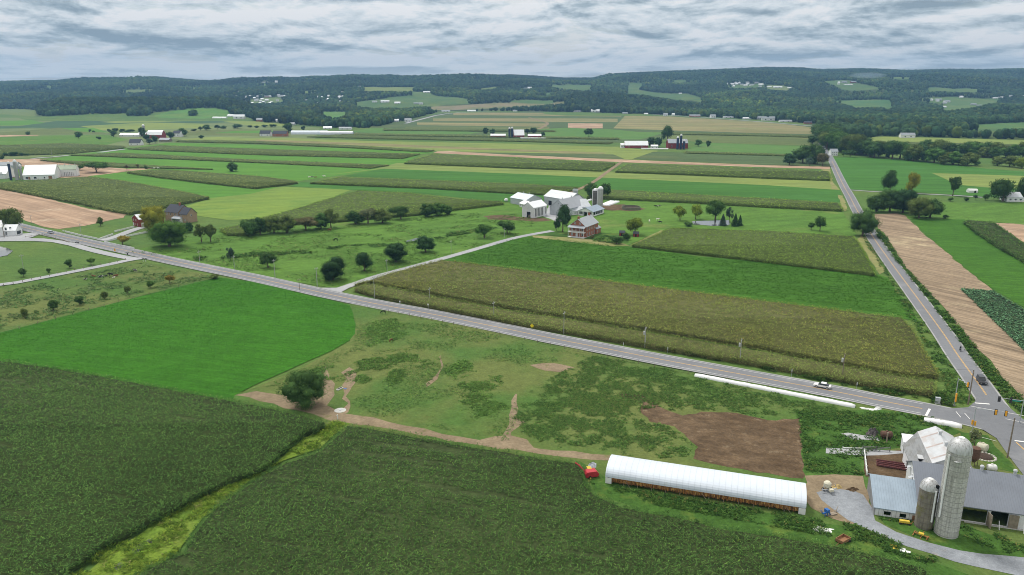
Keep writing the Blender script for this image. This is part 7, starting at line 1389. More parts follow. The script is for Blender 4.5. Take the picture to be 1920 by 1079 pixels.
def mailbox(px, py, lab):
    x, y = un(px, py); o = empty('mailbox', (x, y, 0), R(-30)); tag(o, lab, 'mailbox'); MB().use(WHITEP).box(-.08, .08, -.08, .08, 0, 1.15).build('post', o); MB().use(SK).prism([(-.3, 1.15), (.3, 1.15), (.3, 1.5), (.15, 1.68), (-.15, 1.68), (-.3, 1.5)], -.4, .4).build('box', o)
mailbox(268.7, 491, 'left of two black mailboxes on white posts at the lane junction'); mailbox(273.5, 491, 'right of two black mailboxes on white posts at the lane junction'); mailbox(143, 459.5, 'left of two dark mailboxes above the side lane'); mailbox(147.3, 460, 'right of two dark mailboxes above the side lane')
def at_rot(p, q): return ang(p, q)
SIGY = smat('signal yellow', (.80, .38, .03), .5, var=.06)
def head(parent, p, d=0.0, back=False, k=1.0):
    mb = MB().use(SIGY).box(p[0] - .19, p[0] + .19, p[1] - .16, p[1] + .12, p[2] - 1.05 * k, p[2] + .12); o = mb.build('signal_head', parent)
    if back: MB().use(SK).box(p[0] - .34, p[0] + .34, p[1] + .13, p[1] + .17, p[2] - 1.25 * k, p[2] + .3).build('backplate', o)
    l = MB().use(SK)
    for i in range(3): l.bar((p[0], p[1] + .12, p[2] - .06 - .34 * i), (p[0], p[1] + .32, p[2] - .08 - .34 * i), .13, 8)
    l.build('visor', o); return o
def mast(base, top, arm_end, label, heads, r_=.13):
    x, y = un(*base); h = hgt(*base, top); ex, ey = un(arm_end[0], arm_end[1], h - .25); rz = math.atan2(ey - y, ex - x); La = math.hypot(ex - x, ey - y); La = min(La, 16)
    o = empty('traffic_light', (x, y, 0), rz); tag(o, label, 'traffic light'); MB().use(GALV).bar((0, 0, 0), (0, 0, h), r_, 10, r_ * .7).build('pole', o); MB().use(GALV).bar((0, 0, h - .3), (La, 0, h - .2), .09, 8, .05).build('mast_arm', o)
    MB().use(CONC).lathe([(.4, 0), (.4, .3), (.001, .3)], 12).build('footing', o)
    for f_ in heads: head(o, (La * f_, -.2, h - .1), back=True)
    return o, La, h
sA, LA_, hA = mast((1788.8, 761), 709, (1817, 720), 'traffic light with a short arm on the corn side corner of the crossroads', (.97,)); head(sA, (.35, -.1, 3.6)); head(sA, (.35, -.1, 2.4))
sB, LB_, hB = mast((1911, 796), 750, (1873, 746.5), 'traffic light arm with two signals and a green street sign at the right edge', (.97, .5)); MB().use(SG).box(.5, 2.5, -.1, -.06, hB - .75, hB - .3).build('street_sign', sB)
sC, LC_, hC = mast((1822, 812), 764, (1891, 774), 'long traffic light arm with two dark backed signals over the crossroads', (.62, .93)); head(sC, (-.3, -.15, 3.4)); head(sC, (.35, -.15, 3.2))
x, y = un(1757.5, 757); cb = empty('utility_cabinet', (x, y, 0), R(-16)); tag(cb, 'grey metal control cabinet in the grass by the crossroads', 'cabinet'); MB().use(GALV).box(-.55, .55, -.4, .4, .2, 1.7).box(-.65, .65, -.5, .5, 1.7, 1.78).build('case', cb); MB().use(SHADEV).box(-.48, -.02, -.43, -.4, .35, 1.6).box(.02, .48, -.43, -.4, .35, 1.6).build('door', cb); MB().use(CONC).box(-.7, .7, -.55, .55, 0, .2).build('plinth', cb)
# ------------------------------------------------------------------ long silage bags
BAG = smat('white bag plastic', (.78, .79, .80), .45, .4, var=.06, scale=.4, dirt=(.35, (.55, .56, .52), .62))
def bag(a_, b_, rad_, label, cat='silage bag', group=None, seed=1):
    A = np.array(un(*a_)); B = np.array(un(*b_)); L = math.dist(A, B); o = empty('silage_bag', (A[0], A[1], 0), ang(A, B)); rg = random.Random(seed); mb = MB().use(BAG); n = max(6, int(L / 1.2)); rings = []
    for i in range(n + 1):
        u = L * i / n; e = min(1, .82 + u / 3, .82 + (L - u) / 3); rr = rad_ * e * (1 + rg.uniform(-.05, .05)); z0 = rg.uniform(-.03, .03); oy = rg.uniform(-.06, .06); b_i = len(mb.v)
        for k in range(13):
            t_ = math.pi * k / 12; mb.v.append((u, oy + rr * 1.08 * math.cos(t_), max(0, rr * 1.25 * math.sin(t_) ** .8 + z0)))
        rings.append(b_i)
    for r0, r1 in zip(rings[:-1], rings[1:]):
        for k in range(12): mb.f.append((r0 + k, r1 + k, r1 + k + 1, r0 + k + 1)); mb.m.append(0)
    for r0, rv in ((rings[0], False), (rings[-1], True)):
        f = tuple(r0 + k for k in range(13)); mb.f.append(f[::-1] if rv else f); mb.m.append(0)
    mb.build('bag', o, smooth=True); return tag(o, label, cat, group)
bag((1303, 706), (1603, 765), .85, 'very long white plastic silage bag lying along the main road'); bag((1732, 790), (1803, 803), .95, 'short white plastic silage bag beside the crossroads', seed=2)
for i, (a_, b_) in enumerate((((1128, 386), (1146, 378.5)), ((1131, 386.5), (1150, 378.8)), ((1135, 387), (1155, 379)), ((1139, 387), (1160, 379.5)), ((1099, 379), (1109, 375.5)))):
    bag(a_, b_, 1.0, ['leftmost white silage bag behind the twin silos', 'second white silage bag behind the twin silos', 'third white silage bag behind the twin silos', 'outermost white silage bag right of the twin silos', 'white bag end between the main barn and the twin silos'][i], group='silage bags of the white farm', seed=5 + i)
def heap(name, label, cat, pts, h, mat, seed=1, amp=.4):
    """crumpled low heap inside an outline"""
    W = unv(pts); c = W.mean(0); rg = np.random.default_rng(seed); o = empty(name, (c[0], c[1], 0)); mb = MB().use(mat); rings = []; n = 26; Wl = W - c; a_ = np.linspace(0, 2 * math.pi, n, endpoint=False)
    def rad_at(t_):
        best = .3; d = np.array([math.cos(t_), math.sin(t_)])
        for i in range(len(Wl)):
            p, q = Wl[i], Wl[(i + 1) % len(Wl)]; e = q - p; den = d[0] * e[1] - d[1] * e[0]
            if abs(den) < 1e-9: continue
            s_ = (p[0] * e[1] - p[1] * e[0]) / den; u = (p[0] * d[1] - p[1] * d[0]) / den
            if s_ > 0 and 0 <= u <= 1: best = max(best, s_)
        return best
    Rr = [rad_at(t_) for t_ in a_]
    for f_, hz_ in ((1, .0), (.9, .45), (.62, .8), (.3, 1.0)):
        b_ = len(mb.v); rings.append(b_)
        for t_, r_ in zip(a_, Rr):
            q = r_ * f_ * (1 + (rg.random() - .5) * amp * .5); mb.v.append((math.cos(t_) * q, math.sin(t_) * q, max(0, h * hz_ * (1 + (rg.random() - .5) * amp * 2))))
    for r0, r1 in zip(rings[:-1], rings[1:]):
        for k in range(n): mb.f.append((r0 + k, r0 + (k + 1) % n, r1 + (k + 1) % n, r1 + k)); mb.m.append(0)
    mb.f.append(tuple(rings[-1] + k for k in range(n))); mb.m.append(0); mb.build('mass', o); return tag(o, label, cat)
PLS = smat('torn white plastic', (.70, .71, .70), .6, .3, var=.12, scale=2); GPL = smat('grey plastic sheet', (.36, .39, .43), .5, .3, var=.15, scale=1.5); RUSTY = smat('rusty steel', (.12, .07, .05), .85, .2, var=.3, scale=3); CREAM = smat('cream tank', (.58, .56, .44), .6, .3, var=.12, scale=1.5)
STONEM = smat('pale stones', (.50, .48, .43), .9, var=.2, scale=2); EARTHD = smat('dark mulch', (.06, .04, .03), .95, var=.3, scale=4); YELP = smat('yellow paint', (.65, .48, .06), .5, var=.1); REDP = smat('red machine paint', (.42, .03, .04), .45, .4, var=.15, scale=2); BLUEP = smat('blue machine paint', (.02, .12, .38), .45, .4, var=.15, scale=2); RUSTO = smat('orange rust', (.30, .14, .05), .85, var=.3, scale=3)
heap('plastic_sheet', 'torn white plastic lying behind the long silage bag', 'plastic sheet', [(1602, 763), (1616, 764), (1640, 768), (1660, 773), (1640, 773), (1612, 769)], .25, PLS, 2); heap('plastic_bundle', 'bunched white plastic lump in the grass by the road', 'plastic bundle', [(1637, 768), (1648, 764), (1654, 769), (1642, 772)], .6, PLS, 3)
heap('tarp', 'crumpled white tarpaulin lying along the corn edge', 'tarpaulin', [(1517, 989), (1530, 986), (1545, 990), (1571, 994), (1569, 1002), (1540, 1002), (1519, 998)], .3, PLS, 4); heap('plastic_heap', 'crumpled grey plastic heap behind the red machine', 'plastic heap', [(1101, 881), (1104, 872), (1112, 868), (1119, 872), (1118, 879), (1108, 883)], .7, GPL, 5)
heap('scrap_pile', 'dark scrap pile beside the rusty tank', 'scrap pile', [(1622, 818), (1630, 808), (1642, 807), (1647, 815), (1640, 821)], .9, smat('dark scrap', (.10, .09, .09), .9, var=.5, scale=5), 6, .8); heap('straw_heap', 'small yellow straw heap behind the cream spreader', 'straw heap', [(1556, 916), (1570, 908), (1582, 916), (1568, 922)], .5, smat('straw', (.42, .32, .14), .9, var=.2, scale=4), 7)
heap('manure_heap', 'brown earth heap at the edge of the gravel', 'earth heap', [(1584, 920), (1600, 914), (1612, 920), (1600, 926)], .5, MUCK, 8)
# flower ring
x, y = un(1845, 858); fr = empty('flower_bed', (x, y, 0)); tag(fr, 'round flower bed of dark mulch ringed with white stones at the crossroads corner', 'flower bed'); MB().use(EARTHD).lathe([(2.1, .05), (1.5, .5), (.7, .7), (.001, .72)], 20).build('mulch', fr)
st = MB().use(STONEM)
for i in range(22): a_ = i * 2 * math.pi / 22; st.blob((2.35 * math.cos(a_), 2.35 * math.sin(a_), .15), (.34, .28, .26), .2, 1, i)
st.build('stone_ring', fr)
def tank(label, px, py, L, r_, rot, mat, legs=True, name='tank', z=.35):
    x, y = un(px, py); o = empty(name, (x, y, 0), rot); tag(o, label, 'tank'); mb = MB().use(mat); n = 16; prof = [(0, .02), (.02, r_ * .8), (.18, r_), (L - .18, r_), (L - .02, r_ * .8), (L, .02)]; rings = []
    for u, q in prof:
        rings.append(len(mb.v))
        for k in range(n): t_ = 2 * math.pi * k / n; mb.v.append((u - L / 2, q * math.cos(t_), z + r_ + q * math.sin(t_)))
    for r0, r1 in zip(rings[:-1], rings[1:]):
        for k in range(n): mb.f.append((r0 + k, r1 + k, r1 + (k + 1) % n, r0 + (k + 1) % n)); mb.m.append(0)
    mb.build('shell', o, smooth=True)
    l_ = MB().use(RUSTY)
    for u in (-L * .3, L * .3): l_.box(u - .08, u + .08, -r_ * .8, r_ * .8, 0, z + r_ * .35)
    l_.build('cradle', o); MB().use(mat).lathe([(.25, z + 2 * r_ - .05), (.25, z + 2 * r_ + .15), (.001, z + 2 * r_ + .15)], 10).build('lid', o); return o
tank('rusty cylindrical tank standing beside the scrap pile', 1661, 824, 2.6, .85, R(-8), RUSTY, z=.5); tank('cream coloured tank on the grass by the crossroads corner', 1841, 846, 2.2, 1.0, R(-60), CREAM, z=.1); tank('white tank behind the long barn wing', 1858.5, 884, 1.9, .75, R(-10), PLS, z=.2)
x, y = un(1824, 874); hp = empty('hopper', (x, y, 0), R(-17)); tag(hp, 'rusty brown hopper standing behind the big silo', 'hopper'); MB().use(RUSTY).lathe([(.001, 1.0), (.3, 1.0), (1.1, 2.2), (1.1, 4.6), (.001, 4.9)], 14).build('bin', hp); MB().use(RUSTY).box(-.9, -.8, -.05, .05, 0, 2.4).box(.8, .9, -.05, .05, 0, 2.4).box(-.05, .05, .8, .9, 0, 2.4).box(-.05, .05, -.9, -.8, 0, 2.4).build('leg_frame', hp)
x, y = un(1662, 832); pg = empty('gate_post', (x, y, 0)); tag(pg, 'tall grey post beside the rusty tank', 'post'); MB().use(OLDW).box(-.12, .12, -.12, .12, 0, 2.9).build('shaft', pg); MB().use(OLDW).box(-.16, .16, -.16, .16, 2.9, 3.0).build('cap', pg)
# feed racks in the manure yard
for i, (a_, b_) in enumerate((((1643, 868), (1703, 877)), ((1643, 874), (1703, 884)))):
    A = un(*a_); B = un(*b_); o = empty('feed_rack', (A[0], A[1], 0), ang(A, B)); tag(o, ['farther dark red feed rack in the manure yard', 'nearer dark red feed rack in the manure yard'][i], 'feed rack'); L = math.dist(A, B); mt = smat('dark red steel', (.16, .06, .06), .8, var=.3, scale=3)
    MB().use(mt).box(0, L, -.5, .5, .35, .42).box(0, L, -.55, -.48, .42, .75).box(0, L, .48, .55, .42, .75).build('trough', o); q = MB().use(mt)
    for k in range(int(L / .5)): q.box(k * .5, k * .5 + .05, -.52, -.49, .75, 1.1).box(k * .5, k * .5 + .05, -.5, -.45, 0, .4)
    q.box(0, L, -.53, -.48, 1.1, 1.15); q.build('rail', o)
def plank_wall(a_, b_, h, th, label, mat, cat='wall', name='low_wall', posts=0):
    A = un(*a_); B = un(*b_); L = math.dist(A, B); o = empty(name, (A[0], A[1], 0), ang(A, B)); tag(o, label, cat); MB().use(mat).box(0, L, -th / 2, th / 2, .0, h).build('boards', o)
    p = MB().use(mat); n = max(2, int(L / 2.4))
    for i in range(n + 1): p.box(L * i / n - .09, L * i / n + .09, -th / 2 - .08, th / 2 + .08, 0, h + .15)
    p.build('posts', o); return o
plank_wall((1625, 893), (1620, 851), 1.1, .15, 'low white plank wall on the left side of the manure yard', WHITEP)
POSTM = {}
def fpost(o, q, pw, h, mat):
    key = (pw, h, mat.name)
    if key not in POSTM: ob = MB().use(mat).box(-pw / 2, pw / 2, -pw / 2, pw / 2, 0, h + .1).build('post', o); POSTM[key] = ob.data
    else: ob = link(bpy.data.objects.new('post', POSTM[key]), o)
    ob.location = (q[0], q[1], 0)
def rail_fence(pts, label, mat, h=1.1, gap=2.6, rails=3, pw=.12, name='fence', wire=False, rw=.12):
    W = [np.array(un(*p)) for p in pts]; c = W[0]; o = empty(name, (c[0], c[1], 0)); tag(o, label, 'fence'); Q = MB().use(mat if not wire else WIRE)
    for a_, b_ in zip(W[:-1], W[1:]):
        L = np.linalg.norm(b_ - a_); n = max(1, int(L / gap)); d = (b_ - a_) / L
        for i in range(n + 1): q = a_ + d * L * i / n - c; fpost(o, q, pw, h, mat)
        for k in range(rails):
            z = h * (k + .6) / rails; s = a_ - c; e = b_ - c
            if wire: Q.bar((s[0], s[1], z), (e[0], e[1], z), .015, 4, cap=False)
            else: nn = np.array([-d[1], d[0]]) * .09; Q.face([(s[0] + nn[0], s[1] + nn[1], z - rw), (e[0] + nn[0], e[1] + nn[1], z - rw), (e[0] + nn[0], e[1] + nn[1], z + rw), (s[0] + nn[0], s[1] + nn[1], z + rw)]).face([(s[0] - nn[0], s[1] - nn[1], z - rw), (s[0] - nn[0], s[1] - nn[1], z + rw), (e[0] - nn[0], e[1] - nn[1], z + rw), (e[0] - nn[0], e[1] - nn[1], z - rw)]).face([(s[0] - nn[0], s[1] - nn[1], z + rw), (s[0] + nn[0], s[1] + nn[1], z + rw), (e[0] + nn[0], e[1] + nn[1], z + rw), (e[0] - nn[0], e[1] - nn[1], z + rw)])
    Q.build('wire' if wire else 'rails', o); return o
WF = smat('white fence boards', (.72, .73, .74), .6, var=.08)
rail_fence([(122, 436), (150, 443), (186, 450.5), (212, 441)], 'white rail fence along the main road left of the driveway to the red barn', WF); rail_fence([(215, 436), (252, 427)], 'short white rail fence beside the small red barn driveway', WF); rail_fence([(197, 455), (232, 446), (278, 436.5)], 'white rail fence on the lower side of the driveway to the red barn', WF); rail_fence([(196, 456.5), (222, 462), (252, 468)], 'white rail fence along the main road right of the driveway', WF)
rail_fence([(690, 579), (830, 606), (960, 634), (1110, 666), (1290, 702), (1440, 730)], 'thin wire fence with wooden posts below the main road', OLDW, h=1.2, gap=5, wire=True, pw=.14); rail_fence([(-30, 546), (60, 526), (140, 508), (236, 489)], 'dark wire fence along the paddock lane', OLDW, h=1.2, gap=4, wire=True, pw=.16)
rail_fence([(362, 533), (250, 561), (137, 592), (0, 627)], 'wire fence between the cow pasture and the vivid green field', OLDW, h=1.1, gap=6, wire=True, pw=.12); rail_fence([(1617, 846), (1668, 849)], 'dark steel gate beside the concrete strip', smat('gate steel', (.12, .12, .12), .6), h=1.4, gap=3, rails=4, rw=.03)
rail_fence([(48, 446), (80, 441), (130, 456)], 'low dark fence around the grass triangle at the left', OLDW, h=.9, gap=3, rails=2, rw=.05); rail_fence([(1580, 843), (1617, 844)], 'white board rail in the grass left of the manure yard', WF, h=.7, gap=3, rails=1, rw=.08)
# implements
def impl(name, label, cat, px, py, rot): x, y = un(px, py); o = empty(name, (x, y, 0), rot); return tag(o, label, cat)
o = impl('sprayer', 'cream crop sprayer parked on the gravel by the curing shed', 'sprayer', 1550, 921, R(100)); MB().use(CREAM).lathe([(.001, .9), (.6, .95), (.8, 1.2), (.8, 2.0), (.5, 2.3), (.001, 2.35)], 14).build('tank', o); MB().use(GALV).box(-1.6, 1.0, -.1, .1, .7, .85).box(-.9, -.75, -1.8, 1.8, .8, .95).bar((-.8, -1.7, .9), (-.8, -1.2, 2.1), .05, 5).bar((-.8, 1.7, .9), (-.8, 1.2, 2.1), .05, 5).build('frame', o)
for s_ in (-1, 1): w_ = MB().use(TYRE).bar((0, s_ * .75, .45), (0, s_ * 1.0, .45), .45, 14).build('wheel', o); MB().use(RIM).bar((0, s_ * 1.0, .45), (0, s_ * 1.02, .45), .25, 10).build('rim', w_)
MB().use(CREAM).box(-1.9, -1.2, -.4, .4, .8, 1.3).build('pump_box', o)
o = impl('plough', 'small blue implement standing in the grass below the gravel', 'implement', 1551, 968, R(20)); MB().use(BLUEP).box(-1.3, .3, -.12, .12, .7, .95).box(-.5, .2, -.4, .5, .9, 1.6).bar((-1.3, 0, .8), (-1.6, 0, 1.7), .08, 6).bar((-1.3, .3, .8), (-1.6, .3, 1.5), .06, 6).build('frame', o)
for k in range(3): MB().use(BLUEP).face([(-.9 + k * .6, -.3, 0), (-.5 + k * .6, -.2, .1), (-.6 + k * .6, -.1, .75), (-.85 + k * .6, -.15, .75)]).face([(-.9 + k * .6, -.26, 0), (-.85 + k * .6, -.11, .75), (-.6 + k * .6, -.06, .75), (-.5 + k * .6, -.16, .1)]).build('share', o)
MB().use(OLDW).bar((.4, 0, .2), (2.8, .5, .5), .1, 6).bar((1.2, -.5, .1), (3.6, 1.0, 1.0), .06, 5).box(.6, 2.0, -.6, .3, .1, .45).build('drawbar', o)
o = impl('harvester', 'red forage machine with a spout and yellow hood at the end of the curing shed', 'machine', 1106, 895, R(15)); MB().use(REDP).prism([(-1.3, .4), (1.6, .4), (1.9, 1.0), (1.3, 1.7), (-1.0, 1.7), (-1.4, 1.2)], -.9, .9).build('body', o); MB().use(YELP).face([(-.3, .6, 1.72), (.7, .6, 1.72), (.5, 1.4, 2.0), (-.4, 1.4, 2.0)]).face([(-.3, .6, 1.68), (-.4, 1.4, 1.96), (.5, 1.4, 1.96), (.7, .6, 1.68)]).build('hood', o); MB().use(REDP).bar((-1.2, .3, 1.5), (-2.2, 1.4, 2.6), .18, 8).bar((-2.2, 1.4, 2.6), (-2.9, 2.0, 3.0), .15, 8).build('spout', o)
for s_ in (-1, 1): w_ = MB().use(TYRE).bar((-.3, s_ * .95, .4), (-.3, s_ * 1.2, .4), .4, 14).build('wheel', o); MB().use(YELP).bar((-.3, s_ * 1.2, .4), (-.3, s_ * 1.23, .4), .2, 10).build('rim', w_)
MB().use(RUSTY).bar((-1.3, 0, .6), (-3.0, -.6, .4), .07, 6).build('drawbar', o)
o = impl('wooden_wagon', 'brown open wooden box wagon at the corn edge', 'wagon', 1580, 1017, R(35)); MB().use(BROWNW).box(-1.3, 1.3, -.8, .8, .4, .5).box(-1.3, 1.3, -.8, -.7, .5, 1.0).box(-1.3, 1.3, .7, .8, .5, 1.0).box(-1.3, -1.2, -.7, .7, .5, 1.0).box(1.2, 1.3, -.7, .7, .5, 1.0).build('box', o)
for sx in (-1, 1):
    for s_ in (-1, 1): MB().use(TYRE).bar((sx * .9, s_ * .82, .3), (sx * .9, s_ * .95, .3), .3, 12).build('wheel', o)
MB().use(BROWNW).bar((-1.3, 0, .4), (-2.6, -.1, .2), .05, 5).build('drawbar', o)
o = impl('hay_rake', 'orange rusty implement lying in front of the silos', 'implement', 1727, 1008, R(-40)); MB().use(RUSTO).box(-1.4, 1.4, -.1, .1, .5, .65).box(-1.4, -1.25, -1.0, 1.0, .4, .5).box(1.0, 1.15, -.9, .7, .3, .45).bar((-1.3, .9, .45), (1.3, -.6, .75), .07, 5).bar((0, -1, .2), (.2, 1.1, .9), .07, 5).build('frame', o); MB().use(YELP).box(-.5, .4, -.35, .3, .65, .95).build('guard', o)
for k in range(6): MB().use(RUSTO).bar((-1.2 + k * .45, 0, .5), (-1.1 + k * .45, .6, .02), .03, 4).build('tine', o)
o = impl('seed_box', 'small yellow implement in front of the low shed', 'implement', 1695, 984, R(-15)); MB().use(YELP).box(-.9, .9, -.3, .3, .5, .95).build('hopper', o); MB().use(RUSTO).box(-1.0, 1.4, -.08, .08, .3, .45).bar((1.2, 0, .4), (1.7, .2, .9), .05, 5).build('frame', o)
for s_ in (-1, 1): MB().use(TYRE).bar((s_ * .8, -.35, .25), (s_ * .8, -.5, .25), .25, 12).build('wheel', o)
o = impl('feed_trough', 'yellow and white plastic troughs lying in the grass below the gravel drive', 'trough', 1680, 1030, R(-25)); MB().use(YELP).box(-1.2, .1, .3, .8, 0, .35).box(-.6, .5, -.6, -.1, 0, .3).build('tray', o); MB().use(PLS).box(.6, 2.4, -.9, -.2, 0, .35).box(.9, 1.6, .0, .5, 0, .25).build('tub', o)
o = impl('salt_trough', 'white and blue trough at the pasture spring', 'trough', 637, 731, R(60)); MB().use(PLS).box(-1.1, 1.1, -.4, .4, 0, .45).build('tub', o); MB().use(DARKIN).box(-.95, .95, -.28, .28, .45, .47).build('water', o); MB().use(BLUEP).box(.6, 1.2, -1.7, -.9, .0, .3).build('block', o)
o = impl('well_cover', 'round grey concrete well cover beside the dirt track', 'well', 638, 771, 0); MB().use(CONC).lathe([(1.6, 0), (1.6, .22), (1.5, .28), (.001, .3)], 24).build('slab', o); MB().use(GALV).lathe([(.35, .3), (.35, .42), (.001, .42)], 12).build('hatch', o)
o = impl('hydrant', 'white hydrant post beside the round well cover', 'post', 633.5, 788, 0); MB().use(WHITEP).lathe([(.12, 0), (.12, 1.5), (.001, 1.55)], 10).build('shaft', o); MB().use(WHITEP).box(-.3, .1, -.06, .06, 1.3, 1.42).build('handle', o)
o = impl('slurry_tank', 'round open slurry tank with a dark rim in the pasture right of the white farm', 'tank', 1183, 392.5, 0); MB().use(smat('mossy concrete ring', (.17, .18, .12), .9, var=.2)).lathe([(6.6, 0), (6.6, 2.0), (6.3, 2.0), (6.3, .8), (.001, .8)], 32).build('ring', o); MB().use(EARTHD).lathe([(6.25, 1.0), (.001, 1.02)], 32).build('slurry', o)
o = impl('tent', 'white tent with dark doorway on the mown patch by the willow', 'tent', 1816, 362, R(-10)); MB().use(PLS).prism([(0, 0), (0, 1.6), (.9, 2.7), (2.5, 3.2), (4.1, 2.7), (5, 1.6), (5, 0)], 0, 7, axis='x').build('cover', o); MB().use(DARKIN).box(4.2, 5.6, -.06, -.02, .1, 1.8).build('doorway', o)
o = impl('rubble_dome', 'small white fuel tank at the left end of the long white shed', 'tank', 949, 378, 0); MB().use(WHITEP).lathe([(.001, .2), (1.3, .3), (1.5, 1.2), (1.0, 2.2), (.001, 2.5)], 14).build('shell', o); MB().use(RUSTY).box(-1, 1, -1, 1, 0, .25).build('cradle', o)
weeds('garden_rows', 'green rows of the kitchen garden beside the brick farmhouse', [(1110, 453), (1130, 443), (1150, 444), (1165, 452), (1150, 458)], .6, .8, 300, VG, .4, sc=3, seed=90)
# ------------------------------------------------------------------ cows and horses
def animal_mesh(kind, col):
    if kind == 'cow':
        J = [(-.75, 0, 1.2), (-.2, 0, 1.12), (.35, 0, 1.15), (.75, 0, 1.25), (1.05, 0, 1.35), (1.3, 0, 1.15), (1.5, 0, .98), (-.72, .22, .95), (-.68, .24, .5), (-.74, .24, .04), (-.72, -.22, .95), (-.8, -.24, .5), (-.84, -.24, .04), (.55, .22, .85), (.56, .22, .45), (.55, .22, .04), (.55, -.22, .85), (.62, -.22, .45), (.64, -.22, .04), (-1.02, 0, 1.1), (-1.05, 0, .55)]
        Rr = [.3, .38, .36, .3, .17, .14, .09, .15, .08, .06, .15, .08, .06, .13, .075, .06, .13, .075, .06, .04, .04]
    elif kind == 'lying':
        J = [(-.75, 0, .5), (-.2, 0, .48), (.35, 0, .5), (.75, 0, .6), (1.0, 0, .85), (1.22, 0, .85), (1.4, 0, .72), (-.7, .3, .3), (-.3, .5, .14), (-.7, .5, .1), (-.72, -.3, .3), (-.4, -.45, .14), (-.7, -.5, .1), (.5, .3, .25), (.85, .38, .12), (.55, .4, .08), (.5, -.3, .25), (.85, -.38, .12), (.55, -.4, .08), (-1.0, 0, .4), (-1.1, .1, .12)]
        Rr = [.3, .38, .36, .3, .17, .14, .09, .15, .09, .06, .15, .09, .06, .13, .08, .06, .13, .08, .06, .04, .04]
    else:
        J = [(-.7, 0, 1.35), (-.2, 0, 1.28), (.3, 0, 1.28), (.62, 0, 1.32), (.95, 0, 1.0), (1.2, 0, .6), (1.35, 0, .25), (-.68, .2, 1.0), (-.6, .22, .6), (-.74, .22, .04), (-.68, -.2, 1.0), (-.78, -.22, .58), (-.86, -.22, .04), (.5, .18, .9), (.52, .18, .5), (.5, .18, .04), (.5, -.18, .9), (.6, -.18, .48), (.62, -.18, .04), (-.95, 0, 1.25), (-1.05, 0, .6)]
        Rr = [.3, .3, .29, .28, .16, .12, .09, .16, .08, .05, .16, .08, .05, .13, .07, .05, .13, .07, .05, .06, .07]
    E_ = [(0, 1), (1, 2), (2, 3), (3, 4), (4, 5), (5, 6), (0, 7), (7, 8), (8, 9), (0, 10), (10, 11), (11, 12), (3, 13), (13, 14), (14, 15), (3, 16), (16, 17), (17, 18), (0, 19), (19, 20)]
    return J, E_, Rr
def hide(n, a, b):
    m, t, bs = newmat(n, .8, .15); c = ramp(t, nnoise(t, opos(t), 2.2, 2, .5), [(.47, a), (.53, b)], 'CONSTANT' if a != b else 'LINEAR'); t.links.new(c, bs.inputs['Base Color']); return m
HID = {'black': hide('black hide', (.02, .02, .02), (.02, .02, .02)), 'brown': hide('brown hide', (.16, .07, .035), (.16, .07, .035)), 'pied': hide('black and white hide', (.02, .02, .02), (.65, .63, .6)), 'white': hide('white hide', (.68, .66, .6), (.68, .66, .6))}
ANI = {}
def animal(kind, col, px, py, rot, label, sc=1.0, group=None):
    nm = 'horse' if kind == 'horse' else 'cow'; x, y = un(px, py); key = (kind, col)
    if key not in ANI:
        J, E_, Rr = animal_mesh(kind, col); o = skin_obj(nm, J, E_, Rr, HID[col]); ANI[key] = o
    else: o = ANI[key].copy(); COL.objects.link(o)
    o.name = nm; o.location = (x, y, .3); o.rotation_euler = (0, 0, R(rot)); o.scale = (sc,) * 3; tag(o, label, nm, group); 
    if group is None and 'group' in o: del o['group']
GCW = 'cattle resting in the left pasture'
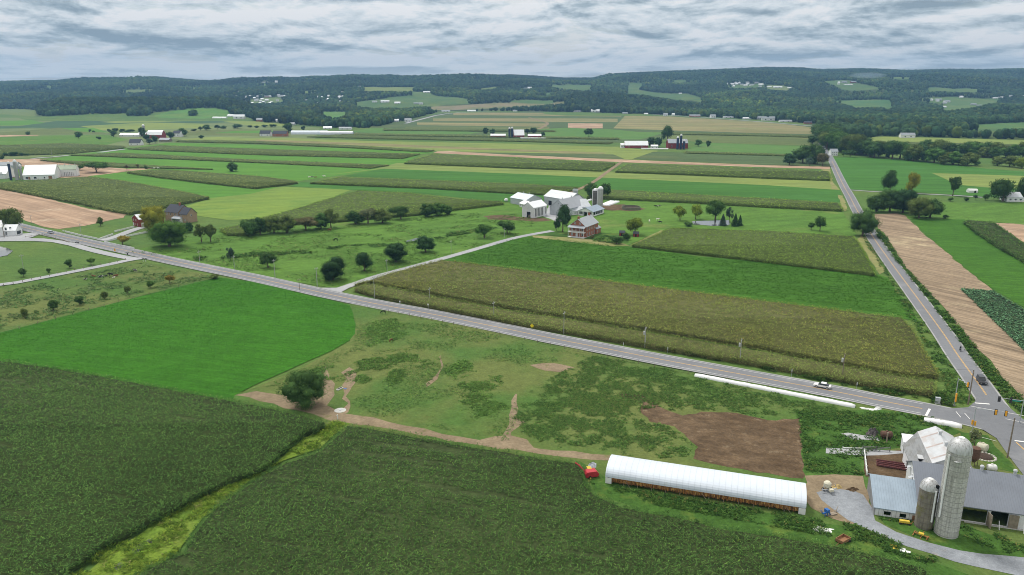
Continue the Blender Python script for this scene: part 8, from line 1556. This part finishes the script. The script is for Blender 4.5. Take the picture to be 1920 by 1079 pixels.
for a in [('lying', 'pied', 160, 526, 20, 'small pied cow lying farthest left in the left pasture', .8, GCW), ('lying', 'brown', 176, 520.5, 170, 'brown cow lying second from the left in the left pasture', 1, GCW), ('lying', 'pied', 189, 521.5, 10, 'black and white cow lying left of the two dark ones', 1.05, GCW), ('lying', 'black', 199, 519.5, 60, 'small black calf lying between pied and black cow', .7, GCW),
          ('cow', 'black', 208, 519.5, 175, 'standing black cow in the left pasture', 1.1, GCW), ('lying', 'brown', 217, 519.5, 0, 'brown cow at the right end of the resting group', 1.05, GCW), ('cow', 'pied', 254, 512, 160, 'whitish cow standing alone nearest the main road', 1.05, None), ('lying', 'white', 213, 522.5, 30, 'white calf lying under the brown cow', .6, GCW),
          ('horse', 'black', 719, 590.5, 190, 'black horse grazing below the main road', .95, None), ('horse', 'brown', 733.5, 643, 240, 'brown foal at the lower edge of the weed patch', .8, None), ('horse', 'black', 630, 453.5, 200, 'black horse grazing in the creek meadow', 1.1, None), ('cow', 'brown', 618, 435, 10, 'brown cow below the hedgerow gap', 1.1, None),
          ('cow', 'white', 580, 335, 0, 'leftmost white cow in the far pasture', 1.2, None), ('cow', 'pied', 586, 334.5, 160, 'pied cow in the far pasture', 1.2, None), ('cow', 'brown', 591.5, 335.5, 20, 'dark brown cow in the far pasture', 1.2, None), ('cow', 'white', 608, 333, 180, 'white cow standing apart in the far pasture', 1.2, None),
          ('cow', 'white', 289, 318, 0, 'white cow left of the ploughed strip end', 1.2, None), ('cow', 'white', 297, 317.5, 180, 'white cow right of another beyond the tapering corn', 1.2, None), ('cow', 'black', 1230, 390.5, 170, 'black cow right of the slurry tank', 1.15, None), ('cow', 'pied', 1235.5, 389.8, 10, 'pied cow right of the black one at the slurry tank', 1.15, None),
          ('cow', 'white', 1217.5, 418, 90, 'white cow below the slurry tank', 1.1, None), ('cow', 'white', 1233, 415, 0, 'white cow farther right below the slurry tank', 1.1, None), ('cow', 'black', 1237.5, 420, 180, 'black cow near the left end of the pond', 1.1, None)]: animal(*a)
# ------------------------------------------------------------------ far woods and the air
nw = woods('woods_mass', 'dark green woods of the valley floor and lower slopes', 1150, 2500, 105, 2, 13, 101)
nw2 = woods('woods_mass', 'bluish woods on the middle hillsides', 2500, 3700, 135, 1, 13, 102)
nw3 = woods('woods_mass', 'hazy blue woods up to the skyline', 3700, 5650, 190, 0, 15, 103)
hz = MB().box(-7300, 7300, -7300, 7300, -130, 330).build('haze')
mh = bpy.data.materials.new('air'); mh.use_nodes = True; t = mh.node_tree; t.nodes.clear()
o_ = t.nodes.new('ShaderNodeOutputMaterial'); v_ = t.nodes.new('ShaderNodeVolumePrincipled')
v_.inputs['Color'].default_value = (.24, .46, .76, 1); v_.inputs['Density'].default_value = 0.000108; v_.inputs['Anisotropy'].default_value = .2
t.links.new(v_.outputs[0], o_.inputs['Volume']); hz.data.materials[0] = mh
tag(hz, 'thin blue haze in the air over the valley', 'haze', kind='stuff')
q = cast(1606, 156)
sm_ = MB().blob((0, 0, 0), (1, 1, 1), .12, 3, 4).build('smoke'); sm_.location = (q[0] + 40, q[1] - 20, q[2] + 34); sm_.scale = (85, 40, 14)
ms_ = bpy.data.materials.new('wood smoke'); ms_.use_nodes = True; t = ms_.node_tree; t.nodes.clear(); o_ = t.nodes.new('ShaderNodeOutputMaterial'); v_ = t.nodes.new('ShaderNodeVolumePrincipled')
v_.inputs['Color'].default_value = (.6, .75, .95, 1); v_.inputs['Density'].default_value = .006; t.links.new(v_.outputs[0], o_.inputs['Volume']); sm_.data.materials[0] = ms_
tag(sm_, 'faint blue smoke drifting over the hill farm on the right', 'smoke', kind='stuff')
print('SCENE objects', len(S.objects), 'woods crowns', nw, nw2, nw3)
